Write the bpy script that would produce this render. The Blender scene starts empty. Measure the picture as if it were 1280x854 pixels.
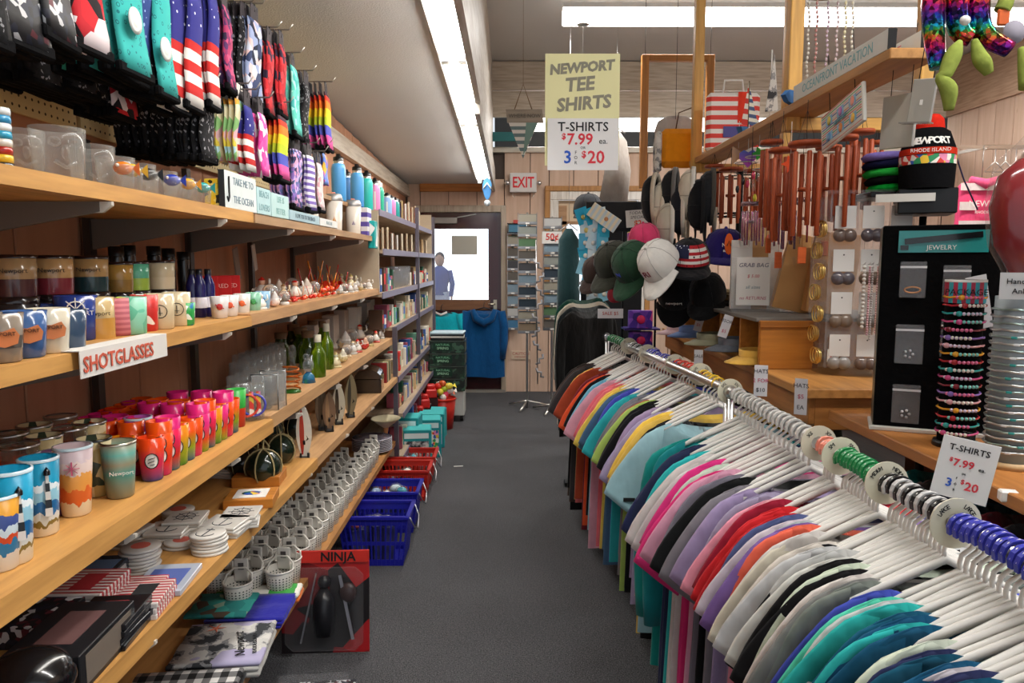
import bpy, math, random
from math import sin, cos, pi, radians, sqrt
from mathutils import Vector, Matrix, Euler
random.seed(7)
SC = bpy.context.scene
COL = SC.collection
R = random.uniform

# ---------------- camera ----------------
H = 1.54; F = 920.0; PITCH = radians(6.14); YAW = radians(0.19)
cam = bpy.data.cameras.new('camera'); camo = bpy.data.objects.new('camera', cam); COL.objects.link(camo)
cam.sensor_width = 36; cam.lens = F / 1280 * 36; cam.clip_start = .02
camo.location = (0, 0, H); camo.rotation_euler = (pi / 2 - PITCH, 0, -YAW)
SC.camera = camo

# ---------------- world, exposure ----------------
SC.view_settings.view_transform = 'Standard'; SC.view_settings.look = 'None'
SC.view_settings.exposure = 0.38; SC.view_settings.gamma = 1.0; SC.view_settings.use_curve_mapping = False
w = bpy.data.worlds.new('daylight'); SC.world = w; w.use_nodes = True
w.node_tree.nodes['Background'].inputs[0].default_value = (.86, .93, 1, 1)
w.node_tree.nodes['Background'].inputs[1].default_value = 0.75
SC.cycles.max_bounces = 8; SC.cycles.transparent_max_bounces = 16; SC.cycles.transmission_bounces = 6
SC.cycles.glossy_bounces = 3; SC.cycles.diffuse_bounces = 4; SC.cycles.caustics_refractive = False; SC.cycles.caustics_reflective = False
SC.cycles.sample_clamp_indirect = 4.0

def area_lamp(loc, rot, sx, sy, power, col=(1, .975, .94)):
    l = bpy.data.lights.new('lamp_light', 'AREA'); l.shape = 'RECTANGLE'; l.size = sx; l.size_y = sy; l.energy = power; l.color = col
    o = bpy.data.objects.new('lamp_light', l); COL.objects.link(o); o.location = loc; o.rotation_euler = rot
    return o
LAMP_L = 22.0; LAMP_R = 80.0; TUBE_E = 14.0

# ---------------- pixel rays (photograph frame 1280x854) ----------------
_f = Vector((sin(YAW) * cos(PITCH), cos(YAW) * cos(PITCH), -sin(PITCH)))
_r = Vector((cos(YAW), -sin(YAW), 0)); _u = _r.cross(_f)
CAMP = Vector((0, 0, H))
def ray(px, py): return _f + _r * ((px - 640) / F) + _u * ((427 - py) / F)
def at(px, py, X=None, Y=None, Z=None):
    d = ray(px, py)
    t = (X / d.x) if X is not None else (Y / d.y) if Y is not None else ((Z - H) / d.z)
    return CAMP + d * t
def yfor(px, X, Z):
    k = (px - 640) / F
    # (P.r) = k (P.f), P=(X,Y,Z-H)
    a = X * _r.x - k * (X * _f.x + (Z - H) * _f.z); b = _r.y - k * _f.y
    return -a / b

# ---------------- mesh builder ----------------
class MB:
    def __init__(s): s.v = []; s.f = []; s.m = []; s.sm = []
    def add(s, vs, fs, m=0, smooth=False):
        o = len(s.v); s.v += [tuple(x) for x in vs]
        for f in fs: s.f.append(tuple(i + o for i in f)); s.m.append(m); s.sm.append(smooth)
        return s
    def box(s, x0, x1, y0, y1, z0, z1, m=0):
        vs = [(x, y, z) for z in (z0, z1) for y in (y0, y1) for x in (x0, x1)]
        return s.add(vs, [(0, 2, 3, 1), (4, 5, 7, 6), (0, 1, 5, 4), (2, 6, 7, 3), (0, 4, 6, 2), (1, 3, 7, 5)], m)
    def bbox(s, x0, x1, y0, y1, z0, z1, b=.004, m=0):     # box with chamfered vertical and horizontal edges
        vs = []; 
        ring = lambda z, i: [(x0 + i, y0 + b, z), (x0 + b, y0 + i, z), (x1 - b, y0 + i, z), (x1 - i, y0 + b, z), (x1 - i, y1 - b, z), (x1 - b, y1 - i, z), (x0 + b, y1 - i, z), (x0 + i, y1 - b, z)]
        rs = [ring(z0, b), ring(z0 + b, 0), ring(z1 - b, 0), ring(z1, b)]
        for r_ in rs: vs += r_
        fs = [tuple(range(7, -1, -1)), tuple(range(24, 32))]
        for k in range(3):
            for i in range(8): j = (i + 1) % 8; fs.append((k * 8 + i, k * 8 + j, k * 8 + 8 + j, k * 8 + 8 + i))
        return s.add(vs, fs, m)
    def bar(s, a, b, w, h, m=0, up=(0, 0, 1)):
        a = Vector(a); b = Vector(b); d = (b - a).normalized(); u = Vector(up)
        if abs(d.dot(u)) > .98: u = Vector((0, 1, 0))
        r_ = d.cross(u).normalized(); u = r_.cross(d)
        vs = [p + r_ * (sx * w / 2) + u * (sz * h / 2) for p in (a, b) for sz in (-1, 1) for sx in (-1, 1)]
        return s.add(vs, [(0, 2, 3, 1), (4, 5, 7, 6), (0, 1, 5, 4), (2, 6, 7, 3), (0, 4, 6, 2), (1, 3, 7, 5)], m)
    def tube(s, pts, r, seg=6, m=0, caps=True, radii=None, smooth=True):
        pts = [Vector(p) for p in pts]; n = len(pts); vs = []; prev = None
        for i, p in enumerate(pts):
            d = (pts[min(i + 1, n - 1)] - pts[max(i - 1, 0)]).normalized()
            if prev is None:
                u = Vector((0, 0, 1)) if abs(d.z) < .9 else Vector((1, 0, 0)); u = (u - d * u.dot(d)).normalized()
            else: u = (prev - d * prev.dot(d)).normalized()
            prev = u; w_ = d.cross(u); rr = radii[i] if radii else r
            for k in range(seg): a = 2 * pi * k / seg; vs.append(p + (u * cos(a) + w_ * sin(a)) * rr)
        fs = [(i * seg + k, i * seg + (k + 1) % seg, (i + 1) * seg + (k + 1) % seg, (i + 1) * seg + k) for i in range(n - 1) for k in range(seg)]
        s.add(vs, fs, m, smooth)
        if caps:
            o = len(s.v) - n * seg
            s.f.append(tuple(o + k for k in range(seg - 1, -1, -1))); s.m.append(m); s.sm.append(False)
            s.f.append(tuple(o + (n - 1) * seg + k for k in range(seg))); s.m.append(m); s.sm.append(False)
        return s
    def lathe(s, prof, c=(0, 0, 0), seg=16, m=0, sx=1, sy=1, smooth=True, axis='z'):
        # closed profile pieces: list of (r, z); r == 0 makes a pole
        vs = []; idx = []
        for r_, z in prof:
            if r_ <= 1e-6: idx.append([len(vs)]); vs.append((0, 0, z))
            else:
                idx.append(list(range(len(vs), len(vs) + seg)))
                vs += [(r_ * cos(2 * pi * k / seg) * sx, r_ * sin(2 * pi * k / seg) * sy, z) for k in range(seg)]
        fs = []
        for a, b in zip(idx[:-1], idx[1:]):
            for k in range(seg):
                k2 = (k + 1) % seg
                if len(a) == 1 and len(b) == 1: continue
                if len(a) == 1: fs.append((a[0], b[k2], b[k]))
                elif len(b) == 1: fs.append((a[k], a[k2], b[0]))
                else: fs.append((a[k], a[k2], b[k2], b[k]))
        if axis == 'y': vs = [(x, z, -y) for x, y, z in vs]
        if axis == 'x': vs = [(z, x, y) for x, y, z in vs]
        vs = [(x + c[0], y + c[1], z + c[2]) for x, y, z in vs]
        return s.add(vs, fs, m, smooth)
    def prism(s, poly, t, c=(0, 0, 0), ax='y', m=0):
        # polygon (a, b) extruded by t; ax = axis of the thickness
        n = len(poly); vs = []
        for k in (-t / 2, t / 2):
            for a, b in poly:
                p = (a, k, b) if ax == 'y' else (k, a, b) if ax == 'x' else (a, b, k)
                vs.append((p[0] + c[0], p[1] + c[1], p[2] + c[2]))
        fs = [tuple(range(n)), tuple(range(2 * n - 1, n - 1, -1))] + [(i, i + n, (i + 1) % n + n, (i + 1) % n) for i in range(n)]
        return s.add(vs, fs, m)
    def ball(s, c, r, seg=10, rings=6, m=0, sc=(1, 1, 1)):
        prof = [(r * sin(pi * i / rings) if 0 < i < rings else 0, -r * cos(pi * i / rings) * sc[2]) for i in range(rings + 1)]
        return s.lathe(prof, c, seg, m, sc[0], sc[1])
    def xf(s, M, start=0):
        for i in range(start, len(s.v)): s.v[i] = tuple(M @ Vector(s.v[i]))
        return s
    def mesh(s, name, mats):
        me = bpy.data.meshes.new(name); me.from_pydata(s.v, [], s.f)
        for m in (mats if isinstance(mats, (list, tuple)) else [mats]): me.materials.append(m)
        me.polygons.foreach_set('material_index', s.m); me.polygons.foreach_set('use_smooth', s.sm); me.update()
        return me

def smooth(pts, n=4):
    P = [Vector(q) for q in pts]; out = []
    for i in range(len(P) - 1):
        a, b, c, d = P[max(i - 1, 0)], P[i], P[i + 1], P[min(i + 2, len(P) - 1)]
        for k in range(n):
            t = k / n; out.append(.5 * ((2 * b) + (c - a) * t + (2 * a - 5 * b + 4 * c - d) * t * t + (3 * b - a - 3 * c + d) * t ** 3))
    return out + [P[-1]]
def smr(r, n=4):
    return [v.x for v in smooth([(q, 0, 0) for q in r], n)]
def link(name, data, parent=None, loc=(0, 0, 0), rot=(0, 0, 0), col=None):
    o = bpy.data.objects.new(name, data); COL.objects.link(o); o.location = loc; o.rotation_euler = rot
    if parent is not None: o.parent = parent
    if col is not None: o.color = (*col[:3], 1)
    return o
def tag(o, label, cat, group=None, kind=None):
    if label: o['label'] = label
    if cat: o['category'] = cat
    if group: o['group'] = group
    if kind: o['kind'] = kind
    return o
def thing(name, label, cat, loc=(0, 0, 0), rot=0, group=None):
    o = link(name, None, None, loc, rot if isinstance(rot, (tuple, list)) else (0, 0, rot)); o.empty_display_size = .05
    return tag(o, label, cat, group)
def part(name, mb, mat, parent, col=None, loc=(0, 0, 0), rot=(0, 0, 0), label=None):
    me = mb if isinstance(mb, bpy.types.Mesh) else mb.mesh(name, mat)
    o = link(name, me, parent, loc, rot, col)
    if label: o['label'] = label
    return o
def solo(name, mb, mat, label, cat, loc=(0, 0, 0), rot=0, col=None, group=None, kind=None):
    me = mb if isinstance(mb, bpy.types.Mesh) else mb.mesh(name, mat)
    o = link(name, me, None, loc, rot if isinstance(rot, (tuple, list)) else (0, 0, rot), col)
    return tag(o, label, cat, group, kind)
def struct(name, mb, mat, parent=None, col=None, loc=(0, 0, 0), rot=(0, 0, 0)):
    o = link(name, mb if isinstance(mb, bpy.types.Mesh) else mb.mesh(name, mat), parent, loc, rot, col)
    if parent is None: o['kind'] = 'structure'
    return o
def dup(root, loc, rot=None, label=None, group=None, cols=None, scale=None):
    r = root.copy(); COL.objects.link(r); r.location = loc
    if rot is not None: r.rotation_euler = rot if isinstance(rot, (tuple, list)) else (0, 0, rot)
    if label: r['label'] = label
    if group: r['group'] = group
    if scale: r.scale = scale if isinstance(scale, (tuple, list)) else (scale,) * 3
    if cols and root.type == 'MESH': r.color = (*cols[0], 1)
    for i, ch in enumerate(root.children):
        c = ch.copy(); COL.objects.link(c); c.parent = r
        if cols and i < len(cols) and cols[i] is not None: c.color = (*cols[i], 1)
        for g in ch.children: d = g.copy(); COL.objects.link(d); d.parent = c
    return r
ORD = ['first', 'second', 'third', 'fourth', 'fifth', 'sixth', 'seventh', 'eighth', 'ninth', 'tenth', 'eleventh', 'twelfth', 'thirteenth', 'fourteenth', 'fifteenth', 'sixteenth', 'seventeenth', 'eighteenth', 'nineteenth', 'twentieth']
TENS = {2: 'twenty', 3: 'thirty', 4: 'forty', 5: 'fifty', 6: 'sixty', 7: 'seventy', 8: 'eighty'}
def nth(i):
    if i < 20: return ORD[i]
    t, u = divmod(i + 1, 10)
    return TENS[t][:-1] + 'ieth' if u == 0 else TENS[t] + '-' + ORD[u - 1]

# ---------------- materials ----------------
def lin(h):
    if isinstance(h, str):
        h = h.lstrip('#'); c = [int(h[i:i + 2], 16) / 255 for i in (0, 2, 4)]
    else: c = h
    return tuple(x / 12.92 if x <= .04045 else ((x + .055) / 1.055) ** 2.4 for x in c)
class NT:
    def __init__(s, name, rough=.6, metal=0, spec=.5, alpha=None, trans=0, emis=None, estr=0, coat=0, ior=1.45, sheen=0):
        s.mat = bpy.data.materials.new(name); s.mat.use_nodes = True; s.t = s.mat.node_tree; s.b = s.t.nodes['Principled BSDF']
        i = s.b.inputs; i['Roughness'].default_value = rough; i['Metallic'].default_value = metal; i['Specular IOR Level'].default_value = spec
        i['Transmission Weight'].default_value = trans; i['Coat Weight'].default_value = coat; i['IOR'].default_value = ior; i['Sheen Weight'].default_value = sheen
        if alpha is not None: i['Alpha'].default_value = alpha
        if emis: i['Emission Color'].default_value = (*emis, 1); i['Emission Strength'].default_value = estr
    def n(s, typ, **kw):
        nd = s.t.nodes.new(typ)
        for k, v in kw.items():
            if k in nd.inputs.keys():
                if isinstance(v, bpy.types.NodeSocket): s.t.links.new(v, nd.inputs[k])
                else: nd.inputs[k].default_value = v
            else: setattr(nd, k, v)
        return nd
    def col(s, c): 
        if isinstance(c, bpy.types.NodeSocket): return c
        nd = s.t.nodes.new('ShaderNodeRGB'); nd.outputs[0].default_value = (*c, 1); return nd.outputs[0]
    def math(s, op, a, b=0.0, clamp=False):
        nd = s.t.nodes.new('ShaderNodeMath'); nd.operation = op; nd.use_clamp = clamp
        for k, v in ((0, a), (1, b)):
            if isinstance(v, bpy.types.NodeSocket): s.t.links.new(v, nd.inputs[k])
            else: nd.inputs[k].default_value = v
        return nd.outputs[0]
    def mix(s, f, a, b, mode='MIX'):
        nd = s.t.nodes.new('ShaderNodeMix'); nd.data_type = 'RGBA'; nd.blend_type = mode
        for k, v in ((0, f), (6, a), (7, b)):
            if isinstance(v, bpy.types.NodeSocket): s.t.links.new(v, nd.inputs[k])
            elif k == 0: nd.inputs[k].default_value = v
            else: nd.inputs[k].default_value = (*v[:3], 1)
        return nd.outputs[2]
    def obj(s): return s.n('ShaderNodeObjectInfo').outputs['Color']
    def rnd(s): return s.n('ShaderNodeObjectInfo').outputs['Random']
    def tc(s, k='Object'): return s.n('ShaderNodeTexCoord').outputs[k]
    def sep(s, v):
        nd = s.t.nodes.new('ShaderNodeSeparateXYZ'); s.t.links.new(v, nd.inputs[0]); return nd.outputs
    def noise(s, scale, k='Object', detail=3, vec=None, st=None):
        v = vec or s.tc(k)
        if st:
            mp = s.n('ShaderNodeMapping'); s.t.links.new(v, mp.inputs[0]); mp.inputs['Scale'].default_value = st; v = mp.outputs[0]
        nd = s.t.nodes.new('ShaderNodeTexNoise'); nd.inputs['Scale'].default_value = scale; nd.inputs['Detail'].default_value = detail
        s.t.links.new(v, nd.inputs['Vector']); return nd.outputs[0]
    def vor(s, scale, k='Object', out='Distance', st=None):
        v = s.tc(k)
        if st:
            mp = s.n('ShaderNodeMapping'); s.t.links.new(v, mp.inputs[0]); mp.inputs['Scale'].default_value = st; v = mp.outputs[0]
        nd = s.t.nodes.new('ShaderNodeTexVoronoi'); nd.inputs['Scale'].default_value = scale; s.t.links.new(v, nd.inputs['Vector']); return nd.outputs[out]
    def ramp(s, fac, stops, const=True):
        nd = s.t.nodes.new('ShaderNodeValToRGB'); cr = nd.color_ramp; cr.interpolation = 'CONSTANT' if const else 'LINEAR'
        while len(cr.elements) < len(stops): cr.elements.new(1)
        for e, (p, c) in zip(cr.elements, stops): e.position = p; e.color = (*c[:3], 1)
        s.t.links.new(fac, nd.inputs[0]); return nd.outputs[0]
    def rng(s, v, a, b, c, d):
        nd = s.t.nodes.new('ShaderNodeMapRange'); s.t.links.new(v, nd.inputs[0])
        for i, x in enumerate((a, b, c, d)): nd.inputs[i + 1].default_value = x
        return nd.outputs[0]
    def base(s, c): s.t.links.new(s.col(c), s.b.inputs['Base Color']); return s
    def bump(s, h, str_=.3, dist=.01):
        nd = s.n('ShaderNodeBump'); nd.inputs['Strength'].default_value = str_; nd.inputs['Distance'].default_value = dist
        s.t.links.new(h, nd.inputs['Height']); s.t.links.new(nd.outputs[0], s.b.inputs['Normal']); return s

def objmat(name, rough, metal=0, nscale=0, amt=.15, bump=0, wrinkle=0, **kw):
    m = NT(name, rough, metal, **kw); c = m.obj()
    if nscale:
        n = m.noise(nscale); c = m.mix(1.0, c, m.ramp(n, [(.3, (1 - amt,) * 3), (.7, (1, 1, 1))], False), 'MULTIPLY')
        if bump: m.bump(n, bump)
        if wrinkle:
            n3 = m.noise(7, 'Object', 3, st=(1.6, 1.6, .7)); nd = m.n('ShaderNodeBump'); nd.inputs['Strength'].default_value = wrinkle; nd.inputs['Distance'].default_value = .03; m.t.links.new(n3, nd.inputs['Height']); m.t.links.new(nd.outputs[0], m.b.inputs['Normal'])
    m.base(c); return m.mat
GLOSS = objmat('glazed ceramic', .18, coat=.3)
PLASTIC = objmat('plastic', .35)
MATTE = objmat('matte paint', .75, nscale=14, amt=.12)
PAPER = objmat('card', .8)
METAL = objmat('metal', .28, 1)
DARKM = objmat('dull metal', .45, .7)
FABRIC = objmat('cotton', .95, nscale=30, amt=.10, wrinkle=.55, sheen=.15, spec=.2)
FELT = objmat('felt', 1.0, nscale=60, amt=.2, bump=.2, spec=.1)
TINT = objmat('tinted glass', .08, trans=.75)
def film():
    m = NT('clear film', .12, alpha=.14, spec=.8); m.base(m.obj()); return m.mat
FILM = film()
def thin(name, lo, hi, rough=.05):
    m = NT(name, rough, spec=1.0); m.base(m.mix(1.0, m.obj(), (.62, .62, .62), 'MULTIPLY')); lw = m.n('ShaderNodeLayerWeight'); lw.inputs['Blend'].default_value = .35
    m.t.links.new(m.rng(lw.outputs['Facing'], 0, 1, lo, hi), m.b.inputs['Alpha']); return m.mat
CLEAR = thin('clear glass', .06, .55)
PLWRAP = thin('clear plastic wrap', .02, .28, .12)
def acrylic():
    m = NT('acrylic', .06, alpha=.10, spec=.6); m.base(m.obj()); return m.mat
ACRYL = acrylic()
def wood(name, rough=.5, st=(14, 1.2, 14), amt=.28, k='Object'):
    m = NT(name, rough); n = m.noise(3.2, k, 5, st=st); n2 = m.noise(1.1, k, 2)
    c = m.mix(1.0, m.obj(), m.ramp(n, [(.32, (1 - amt, 1 - amt * 1.15, 1 - amt * 1.3)), (.62, (1, 1, 1))], False), 'MULTIPLY')
    c = m.mix(1.0, c, m.ramp(n2, [(.3, (.9, .87, .82)), (.7, (1, 1, 1))], False), 'MULTIPLY')
    m.base(c).bump(n, .06); return m.mat
WOODY = wood('pine along y'); WOODX = wood('pine along x', st=(1.2, 14, 14)); WOODZ = wood('pine along z', st=(14, 14, 1.2))
def plankmat():
    m = NT('whitewashed plank', .8); n = m.noise(2.2, 'Object', 5, st=(9, 9, .8)); kn = m.vor(3.0, 'Object', st=(1.6, 1.6, .5))
    oi = m.n('ShaderNodeObjectInfo')
    c = m.mix(1.0, m.obj(), m.ramp(n, [(.3, (.86, .82, .78)), (.7, (1, 1, 1))], False), 'MULTIPLY')
    c = m.mix(m.rng(kn, 0, .05, .6, 0), c, (.28, .15, .08)); c = m.mix(1.0, c, m.ramp(oi.outputs['Random'], [(0, (.9, .9, .9)), (1, (1, 1, 1))], False), 'MULTIPLY')
    m.base(c).bump(n, .1); return m.mat
PLANK = plankmat()
def emitmat(name, c, s):
    m = NT(name, .5, emis=c, estr=s); m.base(c); return m.mat
TUBE = emitmat('fluorescent tube', (1, .97, .92), TUBE_E)
def carpet():
    m = NT('grey carpet', 1, spec=.05); n = m.noise(170, 'Object', 2); n2 = m.noise(1.4, 'Object', 3); v = m.noise(330, 'Object', 1)
    c = m.ramp(n, [(.3, lin('#3c3c3e')), (.7, lin('#6a6a6d'))], False); c = m.mix(1, c, m.ramp(n2, [(.3, (.78, .78, .78)), (.7, (1, 1, 1))], False), 'MULTIPLY')
    c = m.mix(m.rng(v, .6, .75, 0, .8), c, lin('#a2a2a4')); m.base(c).bump(n, 1.0, .008); return m.mat
def ceilmat():
    m = NT('painted ceiling', .9); n = m.noise(120, 'Object', 3); n2 = m.noise(.8)
    c = m.mix(1, lin('#d6d4d1'), m.ramp(n2, [(.3, (.93, .93, .93)), (.7, (1, 1, 1))], False), 'MULTIPLY'); m.base(c).bump(n, .5, .006); return m.mat
def pegmat():
    m = NT('pegboard', .7); o = m.sep(m.tc('Object')); k = 1 / .0254
    fy = m.math('SUBTRACT', m.math('FRACT', m.math('MULTIPLY', o[1], k)), .5); fz = m.math('SUBTRACT', m.math('FRACT', m.math('MULTIPLY', o[2], k)), .5)
    d = m.math('SQRT', m.math('ADD', m.math('MULTIPLY', fy, fy), m.math('MULTIPLY', fz, fz)))
    m.base(m.mix(m.math('LESS_THAN', d, .15), lin('#cbb98c'), lin('#2e2415'))); return m.mat
_TX = {}
def text(body, size, parent, loc, rot, col, mat=PAPER, extr=.0006, align='CENTER', name='lettering', sx=1.0, shear=0, bold=0):
    key = (body, round(size, 4), extr, align, mat.name, shear, bold)
    if key not in _TX:
        c = bpy.data.curves.new('lettering', 'FONT'); c.body = body; c.size = size; c.extrude = extr; c.align_x = align; c.align_y = 'CENTER'; c.resolution_u = 2; c.shear = shear; c.offset = bold
        tmp = bpy.data.objects.new('tmp', c); me = bpy.data.meshes.new_from_object(tmp); me.materials.clear(); me.materials.append(mat); me.name = 'lettering'
        bpy.data.objects.remove(tmp); _TX[key] = me
    o = link(name, _TX[key], parent, loc, rot, col); o.scale = (sx, 1, 1); return o
RX = (pi / 2, 0, 0)                 # text facing the camera (-Y)
WHITE = lin('#e9e6e0'); BLACK = lin('#101012'); PINE = lin('#d9a35b')
# ================= SETTING =================
YF = 8.70; XR = 5.05; XL = -1.19; ZR = 3.83; Y0 = -1.6
CARPET = carpet(); CEIL = ceilmat(); PEG = pegmat()
struct('floor', MB().box(XL - .1, XR + .1, Y0, YF + .1, -.06, 0), CARPET)
def zc(y): return H + 1.083 - .0323 * (y - 3.06)       # sloping low ceiling
m = MB(); m.add([(XL - .1, Y0, zc(Y0)), (-.2, Y0, zc(Y0)), (-.2, YF + .1, zc(YF)), (XL - .1, YF + .1, zc(YF)),
    (XL - .1, Y0, zc(Y0) + .05), (-.2, Y0, zc(Y0) + .05), (-.2, YF + .1, zc(YF) + .05), (XL - .1, YF + .1, zc(YF) + .05)],
    [(0, 3, 2, 1), (4, 5, 6, 7), (0, 1, 5, 4), (1, 2, 6, 5), (2, 3, 7, 6), (3, 0, 4, 7)])
struct('ceiling', m, CEIL)
struct('ceiling', MB().box(-.25, XR + .1, Y0, YF + .1, ZR, ZR + .05), CEIL)
# fascia where the low ceiling meets the high one, one board over another
fa = link('trim_1', None); fa['kind'] = 'structure'
for i, (a, b, z0, z1, x) in enumerate(((Y0, 4.2, 2.42, 2.62, -.16), (Y0, 5.9, 2.6, 2.78, -.17), (4.2, YF, 2.36, 2.6, -.165), (Y0, YF, 2.76, 3.3, -.19), (Y0, YF, 3.3, ZR, -.20))):
    part('board', MB().box(x - .03, x, a, b, z0, z1), WOODY, fa, lin('#d8d4cc'))
# far wall: planks, door gap, header boards, high window band
pk = lin('#d6b9a4')
wf = link('wall_far', None); wf['kind'] = 'structure'
part('backing', MB().box(XL - .1, -1.04, YF + .03, YF + .08, 0, ZR).box(-1.04, -.06, YF + .03, YF + .08, 2.14, 2.85).box(-.06, .46, YF + .03, YF + .08, 0, 2.85).box(.46, 1.60, YF + .03, YF + .08, 0, .8)
    .box(.46, 1.60, YF + .03, YF + .08, 2.32, 2.85).box(1.6, XR + .1, YF + .03, YF + .08, 0, 2.85).box(-1.04, XR + .1, YF + .03, YF + .08, 3.5, ZR), MATTE, wf, lin('#4a3c33'))
def far_planks(x0, x1, z0, z1, w_=.285):
    x = x0
    while x < x1 - .01:
        e = min(x + w_, x1); part('plank', MB().bbox(x + .004, e - .004, YF - R(0, .004), YF + .03, z0, z1, .003), PLANK, wf, pk); x = e
far_planks(XL, -1.04, 0, 2.5); far_planks(-1.04, -.06, 2.19, 2.5, .33); far_planks(-.06, .46, 0, 2.83, .3); far_planks(.46, 1.6, 0, .8); far_planks(.46, 1.6, 2.32, 2.83); far_planks(1.6, XR, 0, 2.83)
for z0, z1 in ((3.50, ZR - .01), (3.2, 3.49)): part('header_board', MB().bbox(-.2, XR, YF - .02, YF + .03, z0, z1, .004), WOODX, wf, lin('#cfc3b2'))
part('sill_board', MB().bbox(-.2, XR, YF - .04, YF + .03, 2.80, 2.86, .004), WOODX, wf, lin('#d9d2c6'))
DIFF = emitmat('glowing diffuser', (1, .97, .93), 4.0)
# high band: made-up recess whose strip lights stand in for reflected shop lights
struct('wall_recess', MB().box(-.2, XR + 1, YF + 1.5, YF + 1.55, 2.5, ZR).box(-.2, XR + 1, YF + .08, YF + 1.5, 2.75, 2.8), MATTE, None, lin('#2a2826'))
def strip_light(name, label, x0, x1, y, z, power, axis='x', tubes=2, group=None, w_=.13, n=1, wrap=0):
    L = (x1 - x0); t = thing(name, label, 'lamp', ((x0 + x1) / 2 if axis == 'x' else y, y if axis == 'x' else (x0 + x1) / 2, z), 0 if axis == 'x' else pi / 2, group)
    part('housing', MB().add([(-L / 2, -w_ / 2, .02), (L / 2, -w_ / 2, .02), (L / 2, w_ / 2, .02), (-L / 2, w_ / 2, .02), (-L / 2, -w_ / 4, .07), (L / 2, -w_ / 4, .07), (L / 2, w_ / 4, .07), (-L / 2, w_ / 4, .07)],
        [(0, 3, 2, 1), (4, 5, 6, 7), (0, 1, 5, 4), (1, 2, 6, 5), (2, 3, 7, 6), (3, 0, 4, 7)]), PLASTIC, t, lin('#f2f0ec'))
    for k in range(n):
        a = -L / 2 + L * k / n + .03; b = -L / 2 + L * (k + 1) / n - .03
        for s in range(tubes):
            yy = (s - (tubes - 1) / 2) * w_ * .55
            part('tube', MB().tube([(a, yy, 0), (b, yy, 0)], .016, 8), TUBE, t)
            for c_ in (a - .02, b): part('lamp_holder', MB().box(c_, c_ + .02, yy - .018, yy + .018, -.02, .03), PLASTIC, t, lin('#cfcdc8'))
    if wrap: part('diffuser', MB().bbox(-L / 2, L / 2, -w_ / 2, w_ / 2, -wrap, .019, .01), DIFF, t)
    lt = area_lamp((0, 0, -.03 - wrap), (0, 0, 0), L, w_, power); lt.parent = t
    return t
strip_light('strip_light', 'long strip light above the exit sign, standing in for a reflected lamp', 0.1, 4.9, YF + .7, 3.33, 30, tubes=1, wrap=.16)
strip_light('strip_light', 'low strip light above the recess sill, standing in for a reflected lamp', 0.1, 3.2, YF + .9, 2.93, 6, tubes=1, wrap=.04)
tl = strip_light('strip_light', 'row of twin fluorescent tubes running under the low sloping ceiling', .9, 7.85, -.27, zc(4.4) - .085, LAMP_L, 'y', n=5, w_=.15)
tl.rotation_euler = (0, 0.0323, pi / 2)
strip_light('strip_light', 'fluorescent strip light hung crosswise below the high ceiling', .45, XR - .1, 6.5, 3.65, LAMP_R, n=3, wrap=.10)
strip_light('strip_light', 'unseen fluorescent strip light added over the clothes rail by the shop front', .45, 4.5, 1.0, 3.74, LAMP_R * 1.1, n=3)  # unseen fixture, added to light the t-shirts on the rail
# right wall planks
wr = link('wall_right', None); wr['kind'] = 'structure'
part('backing', MB().box(XR + .03, XR + .1, Y0, YF, 0, ZR), MATTE, wr, lin('#4a3c33'))
y = YF
while y > Y0 + .1:
    part('plank', MB().bbox(XR, XR + .03, y - .28, y - .006, 0, 3.45, .003), PLANK, wr, pk); y -= .286
part('header_board', MB().bbox(XR - .03, XR, Y0, YF, 3.2, ZR - .01, .003), WOODY, wr, lin('#c9ab93'))
# left wall planks + pegboard
wl = link('wall_left', None); wl['kind'] = 'structure'
part('backing', MB().box(XL - .1, XL - .05, Y0, YF, 0, 2.8), MATTE, wl, lin('#3c2a22'))
y = Y0
while y < YF - .01:
    e = min(y + .285, YF); part('plank', MB().bbox(XL - .05, XL - .02, y + .003, e - .003, 0, zc(e) - .01, .003), PLANK, wl, lin('#bd8a6c')); y = e
y = Y0 + .1
while y < 4.4:
    e = y + 1.2; part('panel', MB().box(XL - .01, XL, y, min(e, 4.43) - .02, 1.90, zc(e) - .02), PEG, wl); y = e
struct('trim_2', MB().box(XL - .02, XL + .03, 4.43, YF, 2.30, 2.36).box(XL - .02, XL + .02, 4.43, YF, 2.36, 2.43), WOODY, None, lin('#d8cfc2'))
# door
d = link('door_1', None, loc=(-.55, YF + .02, 0)); d['kind'] = 'structure'
mar = lin('#3a1116')
part('door_leaf', MB().box(-.50, -.35, 0, .045, .005, 2.13).box(.30, .46, 0, .045, .005, 2.13).box(-.35, .30, 0, .045, .005, .98).box(-.35, .30, 0, .045, 1.93, 2.13), GLOSS, d, mar)
dp = part('kick_plate', MB().box(-.38, .32, -.008, 0, .98, 1.10), WOODX, d, lin('#7b5438'))
part('door_handle', MB().box(.36, .40, -.03, 0, .98, 1.1).tube([(.38, -.05, 1.05), (.30, -.06, 1.05)], .011), METAL, d, (.5, .45, .35))
part('door_closer', MB().bbox(-.38, -.06, -.07, 0, 1.99, 2.06).bar((-.06, -.04, 2.06), (.16, -.02, 2.10), .02, .01), DARKM, d, lin('#8a8580'))
part('pane', MB().box(-.345, .295, .02, .026, .98, 1.93), FILM, d, (.9, .95, 1))
part('notice', MB().box(-.13, .17, .005, .008, 1.63, 1.85), PAPER, d, lin('#a9a69a'))
tr = link('trim_3', None, loc=(-.55, YF, 0)); tr['kind'] = 'structure'
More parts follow.
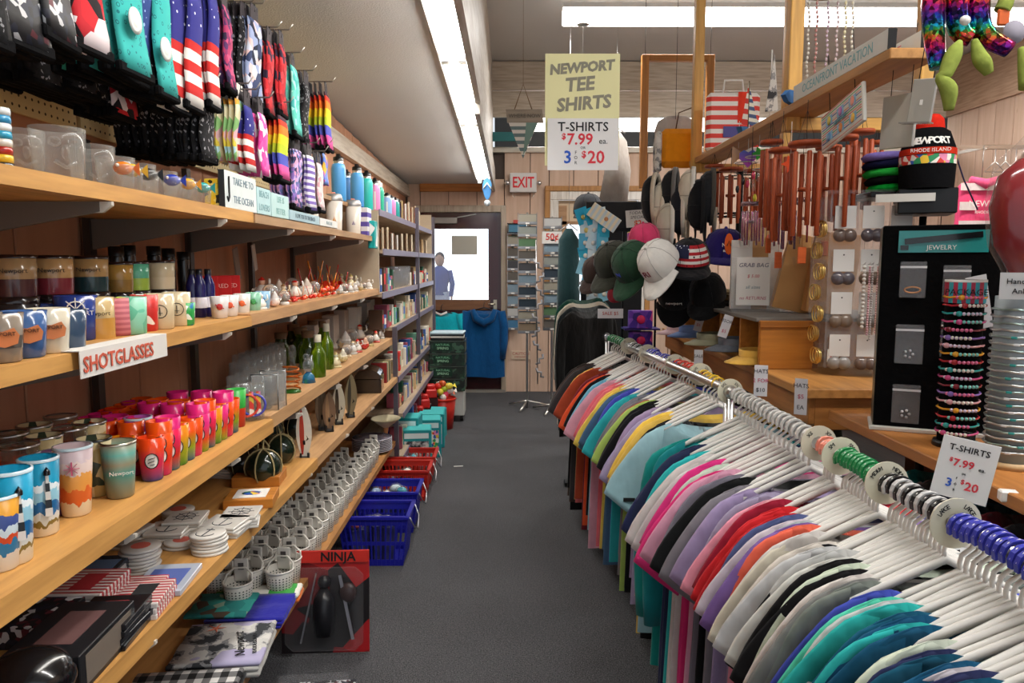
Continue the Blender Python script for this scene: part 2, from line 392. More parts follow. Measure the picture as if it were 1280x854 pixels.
for a in ((-.55, -.49, 0, 2.20), (.45, .51, 0, 2.20), (-.49, .45, 2.12, 2.20)): part('casing_board', MB().bbox(a[0], a[1], -.03, .06, a[2], a[3], .004), WOODZ, tr, lin('#b8ab9a'))
struct('trim_4', MB().box(-1.1, -.05, YF - .06, YF, 0, .03), WOODX, None, lin('#8e8a84'))
# daylight seen through the door and the window: an emissive backdrop wall stands in
SKYW = emitmat('glowing street backdrop', (.86, .93, 1), 1.6)
st = struct('exterior_glow_wall', MB().box(-6, 6, YF + 9, YF + 9.1, -.2, 2.9), SKYW)
struct('exterior_pavement', MB().box(-6, 6, YF + .1, YF + 9, -.1, -.02), MATTE, None, lin('#b8b8ba'))
# person outside the door, in a blue top and white trousers
def person_out():
    g = thing('person', 'person in a blue top and white trousers standing outside the door glass', 'person', (-1.16, YF + 3.6, -.02))
    b = MB()
    b.tube([(0, 0, 1.02), (0, 0, 1.15), (0, 0, 1.32), (0, 0, 1.43), (0, 0, 1.50)], .1, 10, radii=[.14, .13, .17, .14, .055])
    b.tube([(-.15, 0, 1.42), (-.21, -.02, 1.2), (-.2, -.08, 1.0)], .04, 8, radii=[.055, .045, .035]); b.tube([(.15, 0, 1.42), (.21, -.02, 1.2), (.19, -.09, 1.0)], .04, 8, radii=[.055, .045, .035])
    part('top', b, FABRIC, g, lin('#3d55a8'))
    part('trousers', MB().tube([(-.03, 0, 1.06), (-.08, 0, .8), (-.09, -.01, .5), (-.09, 0, .08)], .08, 8, radii=[.13, .09, .065, .05]).tube([(.03, 0, 1.06), (.08, 0, .8), (.1, .01, .5), (.1, 0, .08)], .08, 8, radii=[.13, .09, .065, .05]), FABRIC, g, lin('#c9d2ea'))
    h = MB().ball((0, 0, 1.60), .1, 12, 8, sc=(.78, .9, 1.15)).tube([(0, 0, 1.47), (0, 0, 1.54)], .045, 8).ball((0, -.09, 1.59), .015, 6, 4)
    for s in (-1, 1): h.ball((s * .2, -.1, .97), .03, 8, 5, sc=(.6, .8, 1.3)); h.ball((s * .03, -.085, 1.62), .008, 6, 4)
    part('head', h, MATTE, g, lin('#c49a85')); part('hair', MB().ball((0, .015, 1.63), .1, 12, 8, sc=(.82, .9, 1.05)), MATTE, g, lin('#2a2430'))
    for s in (-1, 1): part('shoe', MB().bbox(s * .09 - .04, s * .09 + .04, -.14, .08, 0, .08, .02), PLASTIC, g, lin('#3b3f66'))
person_out()
# framed window beyond the far rack
wn = link('window_1', None, loc=(1.03, YF, 0)); wn['kind'] = 'structure'
for a in ((-.62, .62, 2.36, 2.42), (-.62, -.56, .8, 2.36), (.56, .62, .8, 2.36)): part('frame_board', MB().bbox(a[0], a[1], -.05, 0, a[2], a[3], .004), WOODZ, wn, lin('#b5834a'))
for a in ((-.56, .56, 2.26, 2.36), (-.56, -.46, .8, 2.26), (.46, .56, .8, 2.26)): part('casing', MB().bbox(a[0], a[1], -.04, 0, a[2], a[3], .008), WOODZ, wn, WHITE)
part('sash', MB().box(-.46, .46, .02, .05, 1.98, 2.02).box(-.46, -.36, .02, .05, .85, 2.2).box(-.02, .02, .02, .05, .85, 2.0), WOODX, wn, lin('#b08a66'))
part('blind', MB().box(-.46, .46, .03, .04, 2.02, 2.26), PAPER, wn, lin('#cdb699'))
part('pane', MB().box(-.46, .46, .055, .06, .8, 2.26), FILM, wn, (.9, .95, 1))
# orange board over the door under the low ceiling
solo('wall_board', MB().bbox(-.42, .36, -.03, 0, -.055, .055, .006), WOODX, 'short orange pine board fixed to the wall above the maroon door', 'board', (-.62, YF - .01, 2.41), col=lin('#c98236'))

# ================= WALL SHELVING (near run) =================
sh = thing('wall_shelving', 'long pine wall shelving with slotted metal standards running down the aisle', 'shelving')
wc = lin('#d5a05a')
def board(z, y0, y1, xf, t=.032, col=wc, mat=WOODY, xb=None, xf2=None):
    xb = XL + .01 if xb is None else xb; xf2 = xf if xf2 is None else xf2; b = MB(); c = .003
    vs = [(xb, y0, z - t), (xf, y0, z - t), (xf2, y1, z - t), (xb, y1, z - t), (xb, y0, z), (xf, y0, z), (xf2, y1, z), (xb, y1, z)]
    b.add(vs, [(0, 3, 2, 1), (4, 5, 6, 7), (0, 1, 5, 4), (1, 2, 6, 5), (2, 3, 7, 6), (3, 0, 4, 7)])
    return part('shelf', b, mat, sh, col)
ZT, ZM, ZK, ZS, ZB = 1.695, 1.375, 1.02, .77, .31
XT, XM, XK, XS, XB = -.80, -.80, -.79, -.76, -.79
board(ZT, .3, 2.33, XT); board(ZT - .004, 2.332, 4.5, XT + .005, .028, lin('#b08c66'))
board(ZM, .3, 2.28, XM); board(ZM + .005, 2.283, 4.55, XM - .004, .036, lin('#c89b6c'))
board(ZK, .3, 2.42, XK, .045); board(ZK + .008, 2.424, 5.0, XK - .01, .045, lin('#c99e70'))
board(ZS, .3, 2.85, XS, .04); board(ZS - .012, 2.853, 5.2, XS - .01, .035, lin('#c99e70'))
board(ZB, .3, 5.0, XB, .03, lin('#b5824a'))
for y in (.9, 1.5, 2.1, 2.75, 3.4, 4.05):
    part('standard', MB().box(XL - .005, XL + .015, y - .016, y + .016, .1, 1.88), DARKM, sh, lin('#4d453f'))
    for z, xf in ((ZT, XT), (ZM, XM), (ZK, XK), (ZS, XS)):
        t = .034 if z != ZK else .048
        part('bracket', MB().prism([(XL + .015, z - t), (xf - .02, z - t), (xf - .02, z - t - .02), (XL + .015, z - t - .085)], .012, (0, y, 0), 'y'), PLASTIC, sh, lin('#6d665e'))
        part('bracket_tip', MB().prism([(xf - .03, z - t), (xf + .004, z - t), (xf + .004, z - t - .008), (xf - .016, z - t - .022), (xf - .03, z - t - .022)], .009, (0, y, 0), 'y'), PLASTIC, sh, lin('#c9c2b6'))
# upper bottle shelf
board(1.86, 3.35, 4.5, -.87, .02, lin('#b08c66'))
# ================= far metal shelving =================
sh = thing('metal_shelving', 'grey metal edged shelving unit filled with gifts beside the door', 'shelving')
gw = lin('#8f8aa0')
FS = [(1.86, -.80, .22), (1.62, -.78, 0), (1.35, -.79, 0), (1.10, -.79, 0), (.75, -.77, 0), (.50, -.74, 0), (.2, -.74, 0)]
for z, xf, _ in FS:
    b = MB().box(XL + .01, xf, 5.02 if z < 1.2 else 4.56, 7.6, z - .025, z - .002)
    part('shelf', b, WOODY, sh, lin('#b9a68e')); part('shelf_edge', MB().box(xf, xf + .008, 5.02 if z < 1.2 else 4.56, 7.6, z - .035, z + .004), DARKM, sh, gw)
for y in (4.53, 7.6): part('end_panel', MB().box(XL + .01, -.80, y, y + .02, .1 if y > 5 else 1.36, 2.02 if y > 5 else 1.85), MATTE, sh, lin('#b9a992'))
for y in (5.0, 6.3, 7.62): part('upright', MB().box(-.80, -.77, y, y + .03, 0, 2.0 if y > 5.2 else 1.1), DARKM, sh, lin('#6a6570'))
# ================= T-SHIRT RACK =================
RZ = 1.08; RR = .017
def rail_xy(y): return .79 if y < 3.0 else .79 - (y - 3.0) * .125
def rack(y0, y1, label):
    t = thing('clothes_rack', label, 'clothes rack', (0, 0, 0))
    a = (rail_xy(y0), y0, RZ); b = (rail_xy(y1), y1, RZ)
    part('rail', MB().tube([a, b], RR, 12), METAL, t, (.8, .8, .8))
    for i, p in enumerate((a, b)):
        s = 1 if i else -1
        part('end_cap', MB().tube([(p[0], p[1] - .004, RZ), (p[0], p[1] + .045 * s, RZ)], .024, 12, radii=[.019, .026]), METAL, t, (.7, .7, .7))
        part('upright', MB().tube([(p[0], p[1] + .03 * s, RZ), (p[0], p[1] + .03 * s, .06)], .014, 8), METAL, t, (.7, .7, .7))
        part('foot', MB().tube([(p[0] - .2, p[1] + .03 * s, .05), (p[0] + .2, p[1] + .03 * s, .05)], .014, 8), METAL, t, (.7, .7, .7))
        for q in (-.2, .2): part('caster', MB().tube([(p[0] + q - .012, p[1] + .03 * s, .026), (p[0] + q + .012, p[1] + .03 * s, .026)], .026, 12), PLASTIC, t, BLACK)
    return t
rack(.78, 2.56, 'chrome clothes rack holding the white hooked and small to large shirts')
rack(2.66, 4.50, 'chrome clothes rack farther along the aisle, angled toward the door')
# --- hanger ---
hg = thing('hanger', '', 'hanger', (0, 0, 0))
hk = [(.0, 0, -.085), (-.003, 0, -.06), (0, 0, -.045), (.016, 0, -.032), (.024, 0, -.012), (.022, 0, .008), (.012, 0, .021), (0, 0, .026), (-.014, 0, .021), (-.023, 0, .006), (-.021, 0, -.008)]
part('hook', MB().tube(hk, .0042, 6), PLASTIC, hg, WHITE)
arm = [(x, 0, -.075 - .03 * (abs(x) / .1) ** .8 - .045 * (abs(x) / .2) ** 1.3) for x in (-.205, -.17, -.13, -.09, -.05, -.02, 0, .02, .05, .09, .13, .17, .205)]
hb = MB(); V_ = []
for x, y, z in arm:
    hh = .009 if abs(x) < .19 else .005; V_ += [(x, -.004, z - hh), (x, .004, z - hh), (x, .005, z), (x, .003, z + hh * .8), (x, -.003, z + hh * .8), (x, -.005, z)]
hb.add(V_, [(i * 6 + k, i * 6 + (k + 1) % 6, i * 6 + 6 + (k + 1) % 6, i * 6 + 6 + k) for i in range(12) for k in range(6)] + [(5, 4, 3, 2, 1, 0), tuple(72 + k for k in range(6))], 0, True)
part('hanger_body', hb, PLASTIC, hg, WHITE)
band = MB()
for k in range(9):
    a = pi * (-.12 + 1.24 * k / 8); 
    for yy in (-.0052, .0052):
        for r_ in (.0225, .0275): band.v.append((r_ * cos(a), yy, r_ * sin(a) + .002))
for k in range(8):
    o = k * 4
    for q in ((0, 1, 5, 4), (1, 3, 7, 5), (3, 2, 6, 7), (2, 0, 4, 6)): band.f.append(tuple(o + i for i in q)); band.m.append(0); band.sm.append(False)
part('size_band', band, PLASTIC, hg, WHITE)
BAND = hg.children[-1]
# --- shirts ---
def shirt_body(var, w0=.235, L=.72, t0=.012, drop=0):
    rnd = random.Random(var); m = MB(); SEG = 32; rows = []
    ph = rnd.uniform(0, 6); fq = rnd.uniform(16, 24)
    zs = [(-.094, .128), (-.104, .160), (-.118, .196), (-.134, .216), (-.155, w0 - .012), (-.19, w0 - .01), (-.26, w0 - .012), (-.34, w0 - .008), (-.43, w0 - .003), (-.52, w0), (-.60, w0 + .004), (-.075 - L, w0 + .01)]
    for i, (z, w_) in enumerate(zs):
        f = i / (len(zs) - 1); t = t0 * (.35 + .65 * min(1, i / 4)); row = []
        for k in range(SEG):
            a = 2 * pi * k / SEG; cx = cos(a); sx = sin(a)
            x = w_ * (abs(cx) ** .75) * (1 if cx >= 0 else -1)
            wav = (.0035 + .009 * f) * sin(x * fq + ph + z * 2) * (1 - .3 * abs(x) / w_)
            y = t * (abs(sx) ** .6) * (1 if sx >= 0 else -1) + wav
            dr = max(0, 1 - (x / .15) ** 2); zz = z - (.075 if sx < 0 else .02) * dr * max(0, 1 - i / 4)
            if i == len(zs) - 1: zz += .008 * sin(x * 14 + ph)
            row.append((x, y, zz))
        rows.append(row)
    m.add([p for r_ in rows for p in r_], [(i * SEG + k, i * SEG + (k + 1) % SEG, (i + 1) * SEG + (k + 1) % SEG, (i + 1) * SEG + k) for i in range(len(rows) - 1) for k in range(SEG)] + [tuple(range(SEG)) [::-1]], 0, True)
    return m.mesh('shirt_body', FABRIC)
def sleeve(var, s, long=0):
    rnd = random.Random(var * 7 + 3); m = MB(); n = 6; SEG = 16; sp = rnd.uniform(-.02, .03); bend = rnd.uniform(.9, 1.1)
    U = [(.17, -.110), (.228, -.135), (.27, -.178), (.302 + sp * .5, -.228), (.328 + sp, -.278), (.348 + sp, -.322)]
    Lw = [(.19, -.25), (.197, -.275), (.205, -.305), (.212 + sp * .5, -.34), (.22 + sp, -.375), (.23 + sp, -.41)]
    if long: U = U[:3] + [(.29, -.3), (.30, -.45), (.29, -.62)]; Lw = Lw[:3] + [(.21, -.38), (.22, -.48), (.225, -.62)]
    U = [(v.x, v.y) for v in smooth([(a, b, 0) for a, b in U], 2)]; Lw = [(v.x, v.y) for v in smooth([(a, b, 0) for a, b in Lw], 2)]; n = len(U)
    for i in range(n):
        u = Vector((U[i][0] * s, 0, U[i][1])); l = Vector((Lw[i][0] * s, 0, Lw[i][1])); c = (u + l) / 2; h = (u - l) / 2
        for k in range(SEG):
            a = 2 * pi * k / SEG; ca = cos(a); sa = sin(a)
            p = c + h * (abs(ca) ** .8) * (1 if ca >= 0 else -1); y = .011 * (abs(sa) ** .7) * (1 if sa >= 0 else -1) + .003 * sin(i * .65 + var) + .0025 * sin(ca * 5 + var + i * .2)
            m.v.append((p.x, y, p.z))
    m.add([], [])
    for i in range(n - 1):
        for k in range(SEG):
            q = (i * SEG + k, i * SEG + (k + 1) % SEG, (i + 1) * SEG + (k + 1) % SEG, (i + 1) * SEG + k)
            m.f.append(q); m.m.append(0); m.sm.append(True)
    m.f.append(tuple((n - 1) * SEG + k for k in range(SEG))); m.m.append(0); m.sm.append(False)
    return m.mesh('sleeve', FABRIC)
BOD = [shirt_body(i, L=.66 + .03 * (i % 4), t0=.0075) for i in range(6)]
SLE = [(sleeve(i, -1), sleeve(i, 1)) for i in range(4)]; SLL = (sleeve(1, -1, 1), sleeve(2, 1, 1))
CN = {  # colour name: hex
 'white': '#d6d4cd', 'black': '#121215', 'grey': '#7d7c80', 'charcoal': '#3b3a3d', 'brown': '#4a3c38', 'maroon': '#6e1f2c', 'red': '#c3252c', 'coral': '#e2674e', 'orange': '#e0582c', 'salmon': '#e4707a',
 'pink': '#e7a3b4', 'hot pink': '#e23a86', 'lilac': '#a795bb', 'purple': '#7d5fa8', 'slate blue': '#566089', 'navy': '#2b3255', 'royal blue': '#4a4fb4', 'denim blue': '#4b6c86', 'sky blue': '#7fb4cf', 'turquoise': '#2fb3b4',
 'mint': '#57c8a8', 'teal': '#1b8f8d', 'yellow': '#ecc75c', 'lime': '#a8c663', 'petrol': '#11536f', 'pale grey': '#b8b8b8', 'rust': '#b6492e', 'pale blue': '#a9cbd2', 'crimson': '#9c1c33'}
shirts = []   # (colour, y, ring colour, long)
def run(names, ya, yb, ring):
    L = names.split(','); n = len(L)
    for i, c in enumerate(L): shirts.append((c.strip(), ya + (yb - ya) * (i + .5) / n, ring, 0))
# from the shop-front end toward the door
RB, RK, RG, RC, RWH, RY, RRD = '#3a3fb0', None, '#1f8a4c', '#ee8d76', '#d8d6d0', '#eec12f', '#dd4234'
run('navy,petrol,white,petrol,navy,white,petrol,petrol,navy,white,white,petrol,turquoise,petrol,petrol,turquoise,white,white,mint,royal blue', .90, 1.245, RB)
run('grey,grey,white,black,white,grey,black,white,pale grey,white,black,white,black,white', 1.275, 1.485, 'bw')
run('white,white,coral,purple,pale grey,white,slate blue,red,red,red,red', 1.52, 1.70, RG)
run('crimson,pink,pink,lilac', 1.735, 1.80, RC)
run('lilac,grey,black,grey,pink,hot pink,hot pink,white,hot pink,white,white,turquoise,turquoise,navy,navy,turquoise,teal,teal', 1.87, 2.52, RWH)
run('pale blue,black,yellow,yellow,lilac', 2.72, 2.98, RY)
run('lilac,black,black,lime,rust,grey,grey', 3.04, 3.28, RRD)
run('turquoise,royal blue,denim blue,denim blue,yellow,yellow,salmon,salmon', 3.34, 3.68, RB)
run('pink,sky blue,sky blue,black,orange,maroon,maroon', 3.74, 4.0, 'bw')
run('rust,salmon,yellow,charcoal,brown,black,black,brown', 4.08, 4.42, RG)
cnt = {}; tot = {}
for c, *_ in shirts: tot[c] = tot.get(c, 0) + 1
random.seed(11)
for i, (c, y, ring, lg) in enumerate(shirts):
    k = cnt.get(c, 0); cnt[c] = k + 1; x = rail_xy(y); a = R(-.07, .07) + (.12 if y > 3 else 0); dz = R(-.004, .004)
    if c == 'teal' and k == 0: a = -.2
    first = f'{nth(k)} {c} one' if tot[c] > 1 else 'the only one of its colour'
    lab = f'{c} cotton t-shirt on the rail, {first} counted from the shop-front end' if tot[c] > 1 else f'{c} cotton t-shirt on the rail, the only one of its colour'
    cc = lin(CN[c]); cc = tuple(min(1, v * R(.88, 1.1)) for v in cc)
    t = thing('t_shirt', lab, 't-shirt', (x, y, RZ - .014 + dz + R(-.008, .006)), a, 't-shirts on the clothes rail')
    big = min(1, max(0, (y - 1.75) / .3)); t.scale = (R(.93, 1.03) + .15 * big, .8 if y < 1.85 else 1.15, R(.96, 1.05) + (.26 if 2.3 < y < 2.8 else .2) * big)
    part('shirt_body', BOD[i % 6], None, t, cc); sl = SLL if (c == 'teal' and k < 2) else SLE[i % 4]
    part('sleeve', sl[0], None, t, cc); part('sleeve', sl[1], None, t, cc)
    if i % 9 == 4 : part('sleeve_tag', MB().box(-.30, -.262, -.014, -.013, -.345, -.333), PAPER, t, BLACK if c != 'black' else WHITE)
    rc = lin(ring) if ring != 'bw' else (BLACK if i % 2 else lin('#c9c9c9'))
    hl = f'white plastic hanger carrying the {nth(k) + " " if tot[c] > 1 else ""}{c} t-shirt from the shop-front end'
    if i == 0: h = hg; h.location = (x, y, RZ + dz); h.rotation_euler = (0, 0, a); h['label'] = hl; h['group'] = 'white hangers on the clothes rail'; BAND.color = (*rc, 1)
    else: h = dup(hg, (x, y, RZ + dz), a, hl, 'white hangers on the clothes rail', [None, None, rc])
# size discs
def disc(y, txt, r_=.046, side='', col='#d9d4bd'):
    x = rail_xy(y); t = thing('size_divider', f'round cream plastic size divider marked {txt} {side}'.strip(), 'size divider', (x, y, RZ))
    b = MB(); n = 24
    for yy in (-.0015, .0015):
        for rr in (.019, r_): b.v += [(rr * cos(2 * pi * k / n), yy, rr * sin(2 * pi * k / n)) for k in range(n)]
    for k in range(n):
        j = (k + 1) % n
        for q in ((k, j, n + j, n + k), (2 * n + k, 3 * n + k, 3 * n + j, 2 * n + j), (n + k, n + j, 3 * n + j, 3 * n + k), (k, 2 * n + k, 2 * n + j, j)): b.f.append(q); b.m.append(0); b.sm.append(False)
    part('disc', b, PLASTIC, t, lin(col))
    for a in (.5, -.5) if len(txt) > 2 else (.5, -.5):
        for q, ch in enumerate(txt):
            th = pi / 2 + a * 1.55 - (q - (len(txt) - 1) / 2) * (.9 / max(5, len(txt) + 1)) * (1.25 if len(txt) < 4 else 1)
            rr = r_ * .73; text(ch, .014 if len(txt) < 4 else .0125, t, (rr * cos(th), -.002, rr * sin(th)), (pi / 2, -(th - pi / 2), 0), BLACK, extr=.0003)
    return t
disc(1.26, 'LARGE', side='beside the blue banded hangers'); disc(1.50, 'MEDIUM', side='beside the black and white bands'); disc(1.715, 'SM', side='between the green and coral bands')
disc(1.84, 'XS', side='next to the coral banded hangers'); disc(2.60, '3XL', side='at the gap between the two rails'); disc(3.0, '2XL', side='beside the yellow banded hangers'); disc(3.02, 'XL', side='touching the double extra large divider')
disc(3.31, 'XL', side='beside the red banded hangers'); disc(3.71, 'L', side='beside the far blue bands'); disc(4.04, 'M', side='beside the green bands at the far end')
# dark jackets on an arm at the far end of the rail
am = thing('display_arm_rack', 'black two-way garment rack with dark jackets at the far end', 'clothes rack', (.50, 4.98, 0))
part('post', MB().bbox(-.018, .018, -.018, .018, .02, 1.42), DARKM, am, BLACK); part('arm', MB().tube([(-.02, 0, 1.40), (.02, -.45, 1.38)], .012, 8), METAL, am, (.5, .5, .5)); part('base', MB().bbox(-.12, .25, -.05, .05, 0, .03), DARKM, am, BLACK)
JB = shirt_body(21, .25, .80, .018); JL = (sleeve(5, -1, 1), sleeve(6, 1, 1))
for k, (c, n_, yy) in enumerate(((('#1b4a3e'), 'dark green', 4.93), ('#c8bfae', 'beige', 4.84), ('#1c2427', 'blue black', 4.75), ('#141414', 'black', 4.66))):
    t = thing('jacket', f'{n_} long sleeved jacket hung at the door end of the rails', 'jacket', (.50 + .0 * k, yy, 1.40 - .02 * k), .75, 'jackets at the end of the rails')
    part('jacket_body', JB, None, t, lin(c)); part('sleeve', JL[0], None, t, lin(c)); part('sleeve', JL[1], None, t, lin(c))
# ================= GOODS ON THE LEFT SHELVES =================
def printed(name, cols, scale=30, rough=.35, k='Object', base=None):      # busy souvenir print
    m = NT(name, rough); v = m.vor(scale, k, 'Color'); s = m.sep(v)[0]
    c = m.ramp(s, [(i / len(cols), lin(x)) for i, x in enumerate(cols)]); m.base(c); return m.mat
def zgrad(name, stops, rough=.3, trans=0, const=False, k='Generated', axis=2):
    m = NT(name, rough, trans=trans); z = m.sep(m.tc(k))[axis]; m.base(m.ramp(z, [(p, lin(c)) for p, c in stops], const)); return m.mat
def bandmat(name, stops, wig=.06, rough=.35):
    m = NT(name, rough); g = m.tc('Generated'); z = m.sep(g)[2]; n = m.noise(6, 'Generated', 2); zz = m.math('ADD', z, m.math('MULTIPLY', m.math('SUBTRACT', n, .5), wig * 4))
    m.base(m.ramp(zz, [(p, lin(c)) for p, c in stops])); return m.mat
def stripes(name, c1, c2, n, axis=2, rough=.8, k='Generated', duty=.5):
    m = NT(name, rough); z = m.sep(m.tc(k))[axis]; f = m.math('FRACT', m.math('MULTIPLY', z, n)); m.base(m.mix(m.math('LESS_THAN', f, duty), lin(c1) if c1 else m.obj(), lin(c2))); return m.mat
SEA = bandmat('seascape print', [(0, '#e9dfc8'), (.14, '#8c7a3d'), (.2, '#dfe9ea'), (.3, '#1f6fae'), (.45, '#9ad0e4'), (.6, '#e7f1f4'), (.68, '#1a9bc2'), (1, '#0f86b4')])
SUN = bandmat('sunset print', [(0, '#f0e0c0'), (.2, '#e06a2e'), (.4, '#e9a24f'), (.62, '#e7cfc6'), (.8, '#d9c1c4')])
MAPP = printed('old map print', ['#d9c48f', '#c9ae6a', '#e6d6a8', '#3e4a3a', '#b9a06a'], 40)
FLOR = printed('pale floral print', ['#dfd2d2', '#d9a3ac', '#e9e0de', '#dcc7c4'], 60)
STONEW = bandmat('stoneware glaze', [(0, '#d8c6a4'), (.5, '#d8c6a4'), (.52, '#b79a6a'), (.55, '#d8c6a4')], .02)
COLP = printed('bright print', ['#d23a2f', '#e9c23f', '#2f8f5a', '#2e55a8', '#efe9df', '#e58bb0'], 45)
DARKP = printed('dark patterned print', ['#15151a', '#1c2030', '#5a1f2a', '#111114', '#c9c9cc', '#141418'], 70, .6)
def cup_prof(r0, r1, h, t=.003): return [(0, 0), (r0 - .003, 0), (r0, .003), ((r0 + r1) / 2, h / 2), (r1, h), (r1 - t, h), (r0 - t, .008), (0, .008)]
def mug_mesh(name, r0, r1, h, mat, seg=18, t=.003): return MB().lathe(cup_prof(r0, r1, h, t), seg=seg).mesh(name, mat)
def handle_mesh(r_, h, mat, th=.005, w_=.028):
    pts = [(r_ - .004, 0, h * .78), (r_ + w_ * .6, 0, h * .8), (r_ + w_, 0, h * .55), (r_ + w_ * .6, 0, h * .28), (r_ - .004, 0, h * .22)]
    return MB().tube(pts, th, 8).mesh('handle', mat)
def spot(px, X, Z): return (X, yfor(px, X, Z), Z)
YT, YM, YK, YS, YB = ZT, ZM, ZK, ZS, ZB
def toward(x, y): return math.atan2(-x, y)        # turn so the front (-Y) looks at the photographer: rotation about z
def face(x, y): return math.atan2(x - 0, -(y - 0)) + pi   # local -Y axis points to the camera position on the floor plan

# ---- middle shelf: mugs and shot glasses ----
def cup(name, label, cat, px, X, Z, r0, r1, h, mat, col, band=None, handle=None, txt=None, group=None, tcol=BLACK, seg=18, Y=None, patch=None):
    y = Y if Y is not None else yfor(px, X, Z)
    t = thing(name, label, cat, (X, y, Z), face(X, y), group)
    part('cup_body', mug_mesh('cup_body', r0, r1, h, mat, seg), None, t, col)
    if band: part('rim_band' if len(band) < 4 else band[3], MB().lathe([((r0 + (r1 - r0) * band[0]) + .0006, h * band[0]), ((r0 + (r1 - r0) * band[1]) + .0008, h * band[1])] + ([((r1 - .0035), h + .0005), (r1 - .006, h * .9)] if band[1] >= 1 else []), seg=seg), GLOSS, t, band[2])
    if handle: part('handle', handle_mesh(r1, h, GLOSS if mat is not CLEAR else mat), None, t, col, rot=(0, 0, handle))
    if patch: part('patch', MB().prism([(-.024, -.008), (-.026, .006), (-.014, .012), (.004, .010), (.02, .016), (.027, .004), (.024, -.010), (.006, -.016), (-.01, -.012)], .002, (0, -(r0 + r1) / 2 - .001, h * .52)), PAPER, t, patch)
    if txt:
        for i, s_ in enumerate(txt.split('|')): text(s_, .0135 if patch is None else .009, t, (0, -(r0 + (r1 - r0) * .75) - (.0015 if patch is None else .0026), h * (.62 - .18 * i) - (.002 if patch else 0)), RX, tcol)
    return t
gm = 'mugs and cups at the shop-front end of the middle shelf'
cup('souvenir_cup', 'grey-brown cup with an orange patch, beside the cobalt cup', 'cup', 2, -.845, ZM, .030, .036, .082, GLOSS, lin('#8a7e70'), (.3, .55, lin('#55504a'), 'glaze_band'), None, 'NEWPORT', gm, patch=lin('#d9824f'))
cup('souvenir_cup', 'cobalt blue cup with an orange wooden patch', 'cup', 33, -.845, ZM, .030, .036, .082, GLOSS, lin('#3e5f92'), None, None, 'NEWPORT', gm, patch=lin('#d9824f'))
cup('souvenir_cup', 'cream cup with an orange wooden patch', 'cup', 63, -.845, ZM, .030, .036, .082, GLOSS, lin('#d2c9b4'), None, None, 'NEWPORT', gm, patch=lin('#d9824f'))
cup('souvenir_cup', 'plain slate blue cup in front of the ship wheel mug', 'cup', 86, -.85, ZM, .029, .034, .075, GLOSS, lin('#33475f'), None, None, None, gm)
t = cup('mug', 'royal blue mug printed with a white ship wheel', 'mug', 97, -.925, ZM, .038, .042, .095, GLOSS, lin('#23397f'), None, pi, 'NEWPORT', gm, WHITE)
wh = MB().tube([(.016 * cos(a * pi / 6), 0, .016 * sin(a * pi / 6)) for a in range(13)], .0015, 5)
for k in range(8): wh.bar((0, 0, 0), (.024 * cos(k * pi / 4), 0, .024 * sin(k * pi / 4)), .002, .002)
part('ship_wheel_print', wh, PAPER, t, WHITE, (0, -.043, .068))
cup('mug', 'tan stoneware cup lettered Newport below the green rimmed bowl', 'mug', 123, -.90, ZM, .034, .035, .09, GLOSS, lin('#c2a878'), (0, .5, lin('#b8873f'), 'glaze_band'), None, 'Newport', gm)
cup('cup', 'pink ribbed cup with a black anchor mark', 'cup', 149, -.89, ZM, .031, .033, .085, stripes('pink ribs', '#cf7f86', '#b5606c', 7), WHITE, None, None, None, gm)
cup('cup', 'teal cup with a green sea turtle print', 'cup', 166, -.87, ZM, .030, .033, .086, printed('turtle print', ['#68b99a', '#8ccdb0', '#b8c94f', '#5fb492', '#71bd9f'], 30), WHITE, None, None, None, gm)
cup('cup', 'red cup with white swirls beside the cream compass cups', 'cup', 182, -.88, ZM, .028, .031, .088, printed('red swirl print', ['#c9302c', '#c9302c', '#d23a33', '#efe6df', '#c02a28'], 50), WHITE, None, None, None, gm)
for q, (px, X, lo, n_) in enumerate(((201, -.87, 1, 'lower cream cup with a compass clock print, first from the red cup'), (222, -.87, 1, 'lower cream cup with a compass clock print, second from the red cup'))):
    t = cup('cup', n_, 'cup', px, X, ZM, .032, .035, .088, GLOSS, lin('#cfbf9d'), None, None, None, gm)
    part('compass_print', MB().tube([(.016 * cos(a * pi / 8), 0, .016 * sin(a * pi / 8)) for a in range(17)], .001, 4).bar((0, 0, -.01), (0, 0, .01), .002, .001).bar((-.006, 0, -.004), (.006, 0, -.004), .002, .001), PAPER, t, BLACK, (0, -.0345, .045))
# stacked upper row on a riser of lower bowls
def bowlcup(px, X, col, bcol, lab, r=.045, h=.085, txt='Newport', z=ZM + .095):
    y = yfor(px, X, z); low = cup('stoneware_bowl', 'dark stoneware bowl under the ' + lab[:60], 'bowl', px, X, ZM, r * .85, r, z - ZM - .001, GLOSS, lin('#2d2a2b'), (.85, 1.0, lin('#241a1a')), None, None, 'stacked stoneware cups', Y=y)
    t = cup('stoneware_cup', lab, 'cup', px, X, z, r * .92, r, h, GLOSS, col, (.0, .42, bcol, 'glaze_band'), None, txt, 'stacked stoneware cups', Y=y)
    part('rim', MB().lathe([(r + .001, h * .92), (r + .001, h), (r - .004, h + .001), (r - .006, h * .6)], seg=18), GLOSS, t, lin('#2a1715'))
bowlcup(18, -1.03, lin('#a3835c'), lin('#4a2a2c'), 'brown stoneware cup with dark maroon drips')
bowlcup(66, -1.02, lin('#b98f5e'), lin('#7c2b35'), 'tan stoneware cup with a red wave')
bowlcup(112, -1.02, lin('#b08a58'), lin('#203b40'), 'tan stoneware cup with a dark teal base')
bowlcup(149, -1.0, lin('#a8823f'), lin('#8a6a35'), 'ribbed honey brown cup', .036, .075, None, ZM + .09)
bowlcup(171, -.99, lin('#5cb08f'), lin('#9db94a'), 'green turtle cup stacked above the teal one', .033, .075, None, ZM + .092)
